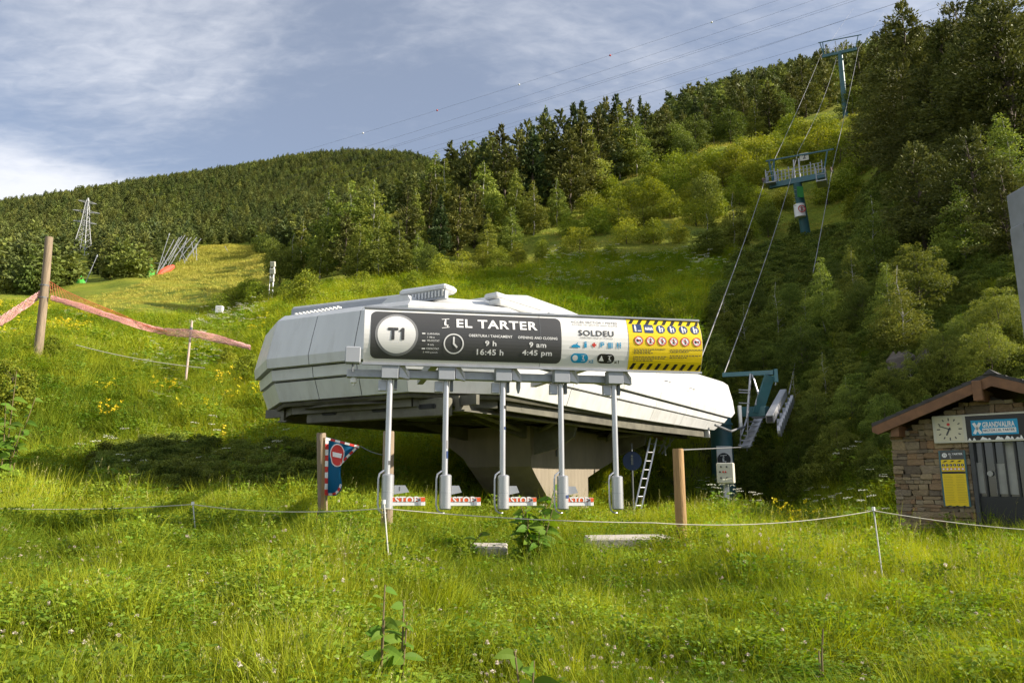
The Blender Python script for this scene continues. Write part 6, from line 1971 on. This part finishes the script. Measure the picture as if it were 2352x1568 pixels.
# lattice mast with floodlight and camera
mb_ = hit(622, 700, 35, 90); mh = heights(mb_, 606)
mast = thing('lattice_mast', 'slim lattice mast carrying lamps behind the bushes', 'mast', mb_)
w = .16
for dx, dy in ((-w, -w), (w, -w), (0, w)):
    MB().tube([mb_ + Vector((dx, dy, -.2)), mb_ + Vector((dx, dy, mh))], .028, 4).build('leg', M_STEEL, mast)
nseg = 12
for i in range(nseg):
    z0_, z1_ = mh * i / nseg, mh * (i + 1) / nseg
    MB().tube([mb_ + Vector((-w, -w, z0_)), mb_ + Vector((w, -w, z1_))], .018, 4).build('brace', M_STEEL, mast)
    MB().tube([mb_ + Vector((w, -w, z0_)), mb_ + Vector((0, w, z1_))], .018, 4).build('brace', M_STEEL, mast)
for z_, d in ((mh - .1, .3), (mh - .75, .32), (mh - 1.5, .26)):
    MB().box(mb_ + Vector((.05, -.25, z_)), (d * 1.3, .3, d * 1.5), Matrix.Rotation(.3, 3, 'X'), .03).build('floodlight', M_CREAM, mast)
# small white box on a post
sb = hit(502, 742, 25, 90)
bxp = thing('meter_box', 'small pale box on a post at the edge of the run', 'box', sb)
MB().tube([sb - Vector((0, 0, .2)), sb + Vector((0, 0, .9))], .06, 6).build('post', M_WOODG, bxp)
MB().box(sb + Vector((0, 0, 1.1)), (.55, .4, .6), None, .03).build('housing', M_INKW, bxp)

# ------------------------------------------------------------------ left safety net on poles
b0 = hit(86, 828, 14, 40); YP = b0.y
P_T = at(113, 545, YP)
np_ = thing('net_post', 'tall leaning round wooden post holding the pink net', 'post', b0)
MB().tube([b0 - Vector((0, 0, .5)), b0.lerp(P_T, .5) + Vector((.02, 0, 0)), P_T], [.145, .135, .125], 14).build('log', M_WOODG, np_, smooth=True)
for f in (.50, .60): 
    c = b0.lerp(P_T, f); MB().tube([c - Vector((0, 0, .02)), c + Vector((0, 0, .02))], .155, 12).build('wire_wrap', M_DGREY, np_)
b1_ = hit(425, 884, 16, 60); YQ = b1_.y; Q_T = at(441, 737, YQ)
nq = thing('net_pole', 'thin pale pole carrying the pink net further along', 'pole', b1_)
MB().tube([b1_ - Vector((0, 0, .3)), Q_T], .042, 8).build('pole', pmat('pale_pole', (.50, .38, .32), .8), nq)
MB().tube([b1_.lerp(Q_T, .86), b1_.lerp(Q_T, .90)], .055, 8).build('tape', M_DGREY, nq)
def net_band(pts_px, widths, label, ncirc=12):
    t_pts = []
    P = [at(x, y, Y) for x, y, Y in pts_px]
    n = 110
    path = []
    for i in range(n + 1):
        f = i / n * (len(P) - 1); k_ = min(int(f), len(P) - 2); u = f - k_
        p_1, p0_, p1_, p2_ = P[max(k_ - 1, 0)], P[k_], P[k_ + 1], P[min(k_ + 2, len(P) - 1)]
        v = .5 * ((2 * p0_) + (p1_ - p_1) * u + (2 * p_1 - 5 * p0_ + 4 * p1_ - p2_) * u * u + (3 * p0_ - p_1 - 3 * p1_ + p2_) * u ** 3)
        w = widths[k_] + (widths[k_ + 1] - widths[k_]) * u
        path.append((v, w))
    mb = MB()
    # diamond mesh strands wound round the gathered net
    for s in (1, -1):
        for k_ in range(ncirc):
            st_ = []
            for i, (v, w) in enumerate(path):
                a = 6.283 * (k_ / ncirc) + s * i * .22
                ww = w * (1 + .18 * math.sin(i * .7 + k_))
                st_.append(v + Vector((.15 * math.cos(a) * ww, math.cos(a + .4) * ww * .6, math.sin(a) * ww)))
            mb.tube(st_, .0085, 3, caps=False)
    o = mb.build('safety_net', M_PINK, None, origin=P[0])
    return tag(o, label, 'net'), path
n1, path1 = net_band([(118, 684, YP), (190, 705, YP + .6), (280, 735, YP + 1.6), (370, 760, YP + 3), (440, 766, YQ), (500, 778, YQ + .3), (575, 798, YQ + .6)], [.08, .09, .10, .12, .13, .12, .07], 'faded pink safety net gathered and sagging between the poles')
n2, path2 = net_band([(-90, 790, YP - 1), (-30, 758, YP - .8), (40, 712, YP - .4), (98, 672, YP)], [.15, .14, .13, .10], 'faded pink net running out of view left of the tall post')
nf = MB()
top = [at(x, y, Y) for x, y, Y in ((114, 646, YP), (150, 668, YP + .3), (200, 690, YP + .7), (270, 718, YP + 1.5), (345, 752, YP + 2.5))]
def cr(P, f):
    k_ = min(int(f * (len(P) - 1)), len(P) - 2); return P[k_].lerp(P[k_ + 1], f * (len(P) - 1) - k_)
low = [path1[int(i)][0] for i in np.linspace(0, 62, 30)]
N1, N2 = 26, 6
gridp = [[cr(top, i / N1).lerp(cr(low, i / N1), j / N2) for j in range(N2 + 1)] for i in range(N1 + 1)]
for i in range(N1 + 1): nf.tube(gridp[i], .0045, 3, caps=False)
for j in range(N2 + 1): nf.tube([gridp[i][j] for i in range(N1 + 1)], .0045 if j else .012, 3, caps=False)
fo = nf.build('open_mesh', pmat('orange_red_net', (.60, .15, .07), .8), n1)
for nm in (n1, n2, fo): nm['kind'] = nm.get('kind', 'stuff') if nm is fo else None
for nm in (n1, n2): del nm['kind']
lw = tag(MB().tube(sag(at(175, 792, YP + 1), at(470, 845, YQ - 2), .1), .012, 4).build('fence_wire', M_ROPE, None, origin=at(175, 792, YP + 1)), 'sagging pale wire across the left bank below the net', 'wire')

# ------------------------------------------------------------------ near posts, flag, rope fence
def log_post(name, label, px, ytop, ybot, Yd, rad, mat, lean=0):
    tp = at(px[0], ytop, Yd); bt_ = at(px[1], ybot, Yd)
    z = gz(bt_.x, bt_.y)
    k_ = (bt_.z - (z - .3)) / (tp.z - bt_.z)
    bt_ = bt_ - (tp - bt_) * k_
    mb = MB().tube([bt_, bt_.lerp(tp, .5), tp - Vector((0, 0, .015)), tp], [rad * 1.04, rad, rad * .98, rad * .9], 18)
    o = mb.build(name, mat, None, True, origin=Vector((bt_.x, bt_.y, z)))
    return tag(o, label, 'post'), tp
wpst, wp_top = log_post('wooden_post', 'pale stripped log post standing right of the access gate', (1557, 1567), 1030, 1255, 10.6, .078, M_WOOD)
fpst, fp_top = log_post('wooden_post', 'dark grey wooden post carrying the stop flag', (738, 741), 994, 1150, 11.6, .073, M_WOODG)
stake = MB().bar(at(746, 1005, 11.50), at(740, 1195, 11.50), .05, .03, (0, 1, 0)); so_ = tag(stake.build('flag_stake', M_WOOD, None, origin=at(740, 1195, 11.5)), 'narrow pale stake along the flag edge beside its post', 'stake')
bpst, bp_top = log_post('wooden_post', 'weathered post half hidden behind the leftmost gate column', (893, 889), 990, 1190, 11.4, .085, M_WOODG)
# stop flag: blue cloth with red and white border
YF = 11.45
cn = [(749, 1003), (828, 1024), (783, 1068), (786, 1112), (778, 1138), (747, 1138)]
fl = thing('stop_flag', 'blue stop flag with red and white chequered border on its post', 'flag', at(749, 1138, YF))
def clothp(x, y):
    w = .05 * math.sin((x - 749) * .09 + (y - 1000) * .03) + .10 * max(0, (y - 1050) / 90) * math.sin((x - 749) * .14)
    return at(x, y, YF + w)
def edge_x(y):
    pts_ = [(1003, 749), (1024, 828), (1068, 783), (1090, 782), (1112, 786), (1125, 784), (1138, 772)]
    return float(np.interp(y, [p[0] for p in pts_], [p[1] for p in pts_]))
ny, nx = 34, 16
mb = MB(); vs = []
for j in range(ny + 1):
    y = 1003 + 135 * j / ny; x0, x1 = 749 - (y - 1003) * .02, edge_x(y)
    for i in range(nx + 1):
        vs.append(clothp(x0 + (x1 - x0) * i / nx, y + (x0 + (x1 - x0) * i / nx - 749) * (.0)))
mb.raw(vs, [(j * (nx + 1) + i, j * (nx + 1) + i + 1, (j + 1) * (nx + 1) + i + 1, (j + 1) * (nx + 1) + i) for j in range(ny) for i in range(nx)])
M_FLAG = leafmat('blue_flag_cloth', (.012, .11, .24), (.012, .11, .24), .3, vary=0)
M_FLAGR = pmat('red_cloth', (.55, .03, .02), .7); M_FLAGW = pmat('white_cloth', (.75, .73, .70), .7)
cl = mb.build('cloth', M_FLAG, fl)
bd = [(749, 1004)]
bd = [(x, y) for x, y in ((749, 1004), (769, 1009), (789, 1014), (809, 1019), (826, 1024), (812, 1038), (798, 1052), (785, 1066))]
def border(pl, nseg, w, start=0):
    L = [0]
    for a, b_ in zip(pl, pl[1:]): L.append(L[-1] + math.hypot(b_[0] - a[0], b_[1] - a[1]))
    def pos(s):
        return float(np.interp(s, L, [p[0] for p in pl])), float(np.interp(s, L, [p[1] for p in pl]))
    for i in range(nseg):
        a, b_ = pos(L[-1] * i / nseg), pos(L[-1] * (i + 1) / nseg)
        dx, dy = b_[0] - a[0], b_[1] - a[1]; q = math.hypot(dx, dy); nx_, ny_ = -dy / q * w, dx / q * w
        P = [clothp(*a), clothp(*b_), clothp(b_[0] + nx_, b_[1] + ny_), clothp(a[0] + nx_, a[1] + ny_)]
        P = [p - Vector((0, .014, 0)) for p in P]
        MB().prism(P, (0, 1, 0), .006).build('border_piece', M_FLAGR if (i + start) % 2 else M_FLAGW, fl)
border(bd[:5], 7, 5, 0); border(bd[4:], 6, 5, 1)
border([(748, 1006), (746, 1136)], 10, -7, 0)
border([(746, 1137), (770, 1137), (781, 1126), (786, 1112)], 6, -5, 1)
c0 = (775, 1042)
disc = [clothp(c0[0] + 14.5 * math.cos(t) , c0[1] + 21 * math.sin(t) + (6 if math.sin(t) > .5 else 0)) - Vector((0, .016, 0)) for t in np.linspace(0, 6.283, 26, endpoint=False)]
rim = [clothp(c0[0] + 16.5 * math.cos(t), c0[1] + 23.5 * math.sin(t) + (6 if math.sin(t) > .5 else 0)) - Vector((0, .013, 0)) for t in np.linspace(0, 6.283, 26, endpoint=False)]
MB().prism(rim, (0, 1, 0), .002).build('sign_rim', M_FLAGW, fl)
sd_ = MB().prism(disc, (0, 1, 0), .002).build('no_entry_disc', M_FLAGR, fl)
bar = [clothp(*p) - Vector((0, .021, 0)) for p in ((764.5, 1037), (786, 1042), (784, 1052), (765, 1048))]
MB().prism(bar, (0, 1, 0), .002).build('no_entry_bar', M_FLAGW, sd_)
tag(MB().tube(sag(clothp(828, 1024), at(888, 1045, 11.4), .03), .006, 4).build('tie_cord', M_DGREY, None, origin=clothp(828, 1024)), 'thin cord tying the flag tip to the next post', 'cord')
# rope and its stakes
YR = 8.3
stk = [(443, 1154, 449, 1200, 9.6, 'thin white stake holding the rope on the left of the meadow'), (882, 1150, 891, 1250, 7.6, 'thin pale stake in front of the leftmost gate column'), (2006, 1166, 2020, 1268, 8.6, 'thin white rope stake in the grass before the hut')]
tops = []
for x0, y0, x1, y1, Yd, lab in stk:
    a, b_ = at(x0, y0, Yd), at(x1, y1, Yd); b_ = b_ + (b_ - a) * .8
    zz = gz(b_.x, b_.y); b_.z = zz - .05
    tops.append(a)
    st_ = thing('rope_stake', lab, 'stake', Vector((b_.x, b_.y, zz)), 'rope fence stakes')
    MB().tube([b_, a], .0075, 6).build('rod', pmat('white_stake', (.62, .62, .56), .6) if 'M_STK' not in globals() else M_STK, st_)
    MB().tube([a - Vector((0, 0, .03)), a + Vector((0, 0, .012))], .018, 6).build('clip', M_INKW, st_)
rp = sag(at(-120, 1162, 9.9), tops[0] - Vector((0, 0, .02)), .05) + sag(tops[0] - Vector((0, 0, .02)), at(880, 1167, 7.6), .06)[1:] + sag(at(880, 1167, 7.6), at(1500, 1200, 8.0), .03)[1:] + sag(at(1500, 1200, 8.0), tops[2] - Vector((0, 0, .03)), .075)[1:] + sag(tops[2] - Vector((0, 0, .03)), at(2500, 1224, 8.2), .04)[1:]
tag(MB().tube(rp, .0052, 5).build('fence_rope', M_ROPE, None, origin=rp[0]), 'thin pale rope strung low across the whole meadow', 'rope')
tag(MB().tube([wp_top - Vector((0, 0, .02)), at(1715, 1026, 26.9)], .010, 4).build('guy_wire', M_CABLE, None, origin=wp_top), 'taut wire from the log post top to the near tower', 'wire')

# ------------------------------------------------------------------ control box on its post
cb_ = at(1671, 1195, 19.5); zc_ = gz(cb_.x, cb_.y); cb_.z = zc_
ctl = thing('control_box', 'cream control box with buttons on a grey steel post', 'control box', cb_)
ctop = at(1667, 1100, 19.5)
MB().box((ctop + cb_) / 2 - Vector((0, 0, .1)), (.13, .10, ctop.z - cb_.z + .2), None, .01).build('post', M_GREYP, ctl)
bc = at(1667, 1086, 19.4)
hb = MB().box(bc, (.42, .30, .52), Matrix.Rotation(-.42, 3, 'Z'), .02).build('housing', M_CREAM, ctl)
RM = Matrix.Rotation(-.42, 3, 'Z')
for dx, dz, m_ in ((-.09, .16, M_INKD), (.05, .16, M_INKD), (-.12, .03, M_BLK), (-.04, .03, M_RED), (.02, .03, M_RED), (-.10, -.12, M_INKD), (.05, -.12, M_INKD)):
    MB().disc(bc + RM @ Vector((dx, -.16, dz)), RM @ Vector((0, -1, 0)), .022, .03, 10).build('button', m_, hb)
# blue round sign by the ladder
bs_ = at(1452, 1058, 21.6)
bsn = thing('blue_sign', 'dark blue round sign in the shade beside the ladder', 'sign', Vector((bs_.x, bs_.y, gz(bs_.x, bs_.y))))
MB().disc(bs_, (-.2, -1, 0), .27, .02, 28).build('disc', M_NAVY, bsn)
g = figure(0, 0, .28, 1); MB().raw([bs_ + Vector((x * .98, -.02 - x * -.2, y + .03)) for x, y in g[0]], g[1]).build('symbol', M_INKG, bsn)
MB().tube([bs_ + Vector((0, .05, .5)), Vector((bs_.x, bs_.y + .05, gz(bs_.x, bs_.y) - .2))], .03, 8).build('post', M_DGREY, bsn)
# chair hanger parked beyond the station
hg = thing('chair_hanger', 'pale bent tubes of a parked chair hanger under the station end', 'chair hanger', at(1528, 1050, 25.5))
for pp in (((1512, 1040), (1535, 1000), (1548, 995)), ((1520, 1042), (1548, 1005), (1556, 1000), (1558, 1008)), ((1500, 1022), (1526, 1022)), ((1518, 1006), (1530, 1018)), ((1526, 1022), (1528, 1045)), ((1540, 1002), (1538, 1025))):
    MB().tube([at(x, y, 25.5) for x, y in pp], .035, 6).build('tube', M_STEEL, hg)
MB().box(at(1512, 1004, 25.5), (.34, .2, .14), Matrix.Rotation(.4, 3, 'Y'), .03).build('grip', M_RUST, hg)
# concrete slabs lying in the grass
M_SLAB = pmat('pale_slab', (.46, .42, .36), .9, var=.2, vs=3, bump=.5, bs=12, dirt=(.2, .18, .13), dscale=3, damt=.6)
for x0, x1, y0, y1, Yd, lab, tlt in ((1078, 1165, 1240, 1252, 10.4, 'short pale concrete slab lying in grass left of the leafy plant', .01), (1352, 1550, 1230, 1258, 10.9, 'long pale concrete slab lying in grass beside the log post', -.012)):
    a, b_ = at(x0, y0, Yd), at(x1, y0, Yd)
    L = (b_ - a).length; zt = a.z - (.09 if L < 1 else .03)
    z_g = gz((a.x + b_.x) / 2, Yd)
    mb = MB().box(((a.x + b_.x) / 2, Yd + .35, (zt + z_g - .1) / 2), (L, .8, zt - z_g + .1), Matrix.Rotation(tlt, 3, 'Y'), .02)
    o = tag(mb.build('concrete_slab', M_SLAB, None, origin=((a.x + b_.x) / 2, Yd + .35, z_g)), lab, 'slab')
    FOOT.append((lambda cx, L_, Yd_: (lambda x, y: (np.abs(x - cx) < L_ / 2 - .05) & (y > Yd_ - .02) & (y < Yd_ + .75)))((a.x + b_.x) / 2, L, Yd))
# steel post at the right edge
ep = at(2349, 700, 7.2)
ez = gz(ep.x, ep.y)
M_POSTG = pmat('weathered_grey_steel', (.19, .205, .225), .5, .2, var=.15, vs=5)
epo = thing('steel_post', 'grey square steel post with a box head at the right edge', 'post', Vector((ep.x, ep.y, ez)))
tp_ = at(2345, 505, 7.2).z; hd_ = at(2345, 421, 7.2).z
xl = at(2342, 640, 7.2).x + .16
MB().box((xl + .10, ep.y + .18, (ez - .2 + tp_) / 2), (.20, .20, tp_ - ez + .2), None, .008).build('shaft', M_POSTG, epo)
xh = at(2321, 460, 7.2).x + .20
MB().box((xh + .18, ep.y + .17, (tp_ + hd_) / 2), (.36, .34, hd_ - tp_), None, .012).build('box_head', M_POSTG, epo)
# bare rock showing through the shaded bank
M_ROCK = pmat('grey_rock', (.085, .072, .058), .9, var=.4, vs=1.6, bump=1.0, bs=5)
p = hit(2088, 895, 16, 60); rr_ = random.Random(5)
rk = thing('rock_face', 'bare grey rock face in the bank behind the hut roof', 'rock', p)
for k_ in range(9):
    q = p + Vector((rr_.uniform(-.8, .8), rr_.uniform(-.1, .5), rr_.uniform(-1.2, 1.2))); s_ = rr_.uniform(.25, .5)
    rings = [[q + Vector((math.cos(t) * math.sin(f) * s_ * rr_.uniform(.6, 1.25), math.sin(t) * math.sin(f) * s_ * rr_.uniform(.6, 1.1), -math.cos(f) * s_ * 1.5 * rr_.uniform(.85, 1.15))) for t in np.linspace(0, 6.283, 7, endpoint=False)] for f in (.25, .9, 1.6, 2.3, 2.9)]
    MB().loft(rings).build('boulder', M_ROCK, rk)

# ------------------------------------------------------------------ single leafy plants in the meadow
def leaf_shape(mb, base, d, up, L, W, droop=.3):
    d = d.normalized(); s = d.cross(up).normalized(); n_ = 5
    rows = []
    for i in range(n_ + 1):
        t = i / n_; w = W * math.sin(math.pi * min(1, t * .92 + .08)) ** .8 * (1 - .3 * t)
        c = base + d * L * t - Vector((0, 0, droop * L * t * t))
        q_ = s.cross(d) * (.12 * w)
        rows += [c - s * w * .5 + q_, c, c + s * w * .5 + q_]
    fs = []
    for i in range(n_):
        for j in (0, 1): fs.append((3 * i + j, 3 * i + j + 1, 3 * i + j + 4, 3 * i + j + 3))
    mb.raw(rows, fs)
M_BIGLEAF = leafmat('big_leaves', (.12, .22, .025), (.12, .22, .025), .40, vary=.15)
M_STALK = pmat('green_brown_stalk', (.16, .12, .05), .7, var=.2)
def leafy_plant(name, label, px, ybase, ytop, Yd, nst, spread, nleaf, L, W, seed):
    rr_ = random.Random(seed)
    b_ = at(px, ybase, Yd); b_.z = gz(b_.x, b_.y); hgt = at(px, ytop, Yd).z - b_.z
    t = thing(name, label, 'plant', b_)
    for k_ in range(nst):
        az = rr_.uniform(0, 6.28); sp_ = spread * rr_.uniform(.2, 1); h = hgt * (1 if k_ == 0 else rr_.uniform(.45, .9))
        tip = b_ + Vector((math.cos(az) * sp_, math.sin(az) * sp_ * .7, h))
        path = [b_ + Vector((math.cos(az) * sp_ * .2, math.sin(az) * sp_ * .2, -.05)), b_.lerp(tip, .5) + Vector((0, 0, h * .06)), tip]
        MB().tube(path, [.008, .006, .004] if Yd < 6 else [.012, .009, .005], 6).build('stalk', M_STALK, t)
        for j in range(nleaf):
            f = .15 + .85 * (j + rr_.random() * .6) / nleaf
            p = path[0].lerp(path[1], min(1, f * 2)) if f < .5 else path[1].lerp(path[2], f * 2 - 1)
            a2 = j * 2.4 + rr_.uniform(-.4, .4)
            mb = MB(); leaf_shape(mb, p, Vector((math.cos(a2), math.sin(a2) * .8, rr_.uniform(.0, .6))), Vector((.5 + rr_.uniform(-.6, .6), -.5 + rr_.uniform(-.6, .5), .55)), L * rr_.uniform(.6, 1.1) * (1.15 - .5 * f), W * rr_.uniform(.7, 1.1) * (1.15 - .5 * f), rr_.uniform(.15, .6))
            mb.build('leaf', M_BIGLEAF, t)
    return t
leafy_plant('leafy_plant', 'bushy broad-leaved plant growing in front of the concrete pillar', 1232, 1262, 1118, 10.2, 12, .45, 12, .32, .16, 1)
leafy_plant('leafy_plant', 'low spreading broad-leaved clump left of the short slab', 1040, 1275, 1222, 9.6, 8, .40, 6, .26, .20, 2)
leafy_plant('tall_weed', 'tall brown-stalked weed in the left foreground', 872, 1568, 1345, 4.0, 2, .10, 9, .17, .085, 3)
leafy_plant('tall_weed', 'smaller stalked weed right beside the tall foreground weed', 922, 1540, 1378, 4.1, 2, .06, 8, .15, .075, 4)
leafy_plant('tall_weed', 'broad-leaved weed at the bottom centre of the foreground', 1212, 1600, 1490, 3.5, 3, .10, 8, .20, .10, 5)
leafy_plant('tall_weed', 'thin dry weed in the right foreground', 1880, 1500, 1440, 4.6, 2, .08, 4, .07, .03, 6)
leafy_plant('leafy_plant', 'large dark-leaved dock plant at the left edge of the bank', 22, 985, 850, 13.5, 9, .5, 12, .36, .17, 7)
leafy_plant('leafy_plant', 'pale leaning leaf clump at the foot of the flag post', 722, 1215, 1165, 9.8, 3, .15, 4, .28, .10, 8)

# ------------------------------------------------------------------ labels of trees and shrubs
ORDW = ['first', 'second', 'third', 'fourth', 'fifth', 'sixth', 'seventh', 'eighth', 'ninth', 'tenth', 'eleventh', 'twelfth', 'thirteenth', 'fourteenth', 'fifteenth', 'sixteenth', 'seventeenth', 'eighteenth', 'nineteenth']
TENS = {2: 'twent', 3: 'thirt', 4: 'fort', 5: 'fift', 6: 'sixt', 7: 'sevent'}
def ordinal(k):
    if k < 20: return ORDW[k - 1]
    t, u = divmod(k, 10)
    return TENS[t] + ('ieth' if u == 0 else 'y-' + ORDW[u - 1])
KW = dict(spruce='dark pointed spruce', pine='dark rugged pine', birch='light green birch', shrub='yellow-green shrub', hazel='rounded green tree', nearbirch='leafy birch', nearwillow='dense bushy tree', nearsunlit='sunlit yellow-green bushy tree', nearpine='tall dark pine', nearshrub='small leafy shrub')
def zone(k, px, py):
    if k == 'nearshrub': return 'on the grassy banks'
    if k == 'nearpine': return 'on the upper right slope'
    if k in ('nearbirch', 'nearwillow', 'nearsunlit'):
        return 'on the wooded slope above the hut' if px >= 2050 and py < 900 else 'on the shaded bank right of the station'
    if px < 675 and py > 540: return 'beside the ski run'
    if k == 'shrub': return 'on the sunny slope left of the lift line' if px > 1285 and py < 612 else 'on the bank above the station'
    if px > 1520 and py < 420: return 'in the upper wood left of the tall tower'
    if px > 1600: return 'around the tower numbered 2'
    return 'in the wood above the station'
byz = {}
for root, k, h, px, py in TREES:
    byz.setdefault((k, zone(k, px, py)), []).append((px, root))
for (k, zn), L in byz.items():
    L.sort(key=lambda q: q[0])
    for i, (px, root) in enumerate(L):
        if len(L) == 1: lab = 'the only %s %s' % (KW[k], zn)
        elif i == 0: lab = 'leftmost %s %s' % (KW[k], zn)
        elif i == len(L) - 1: lab = 'rightmost %s %s' % (KW[k], zn)
        else: lab = '%s %s from the left %s' % (ordinal(i + 1), KW[k], zn)
        tag(root, lab, CATS[k], KW[k] + 's ' + zn if not KW[k].endswith('birch') else KW[k] + 'es ' + zn)

meadow()
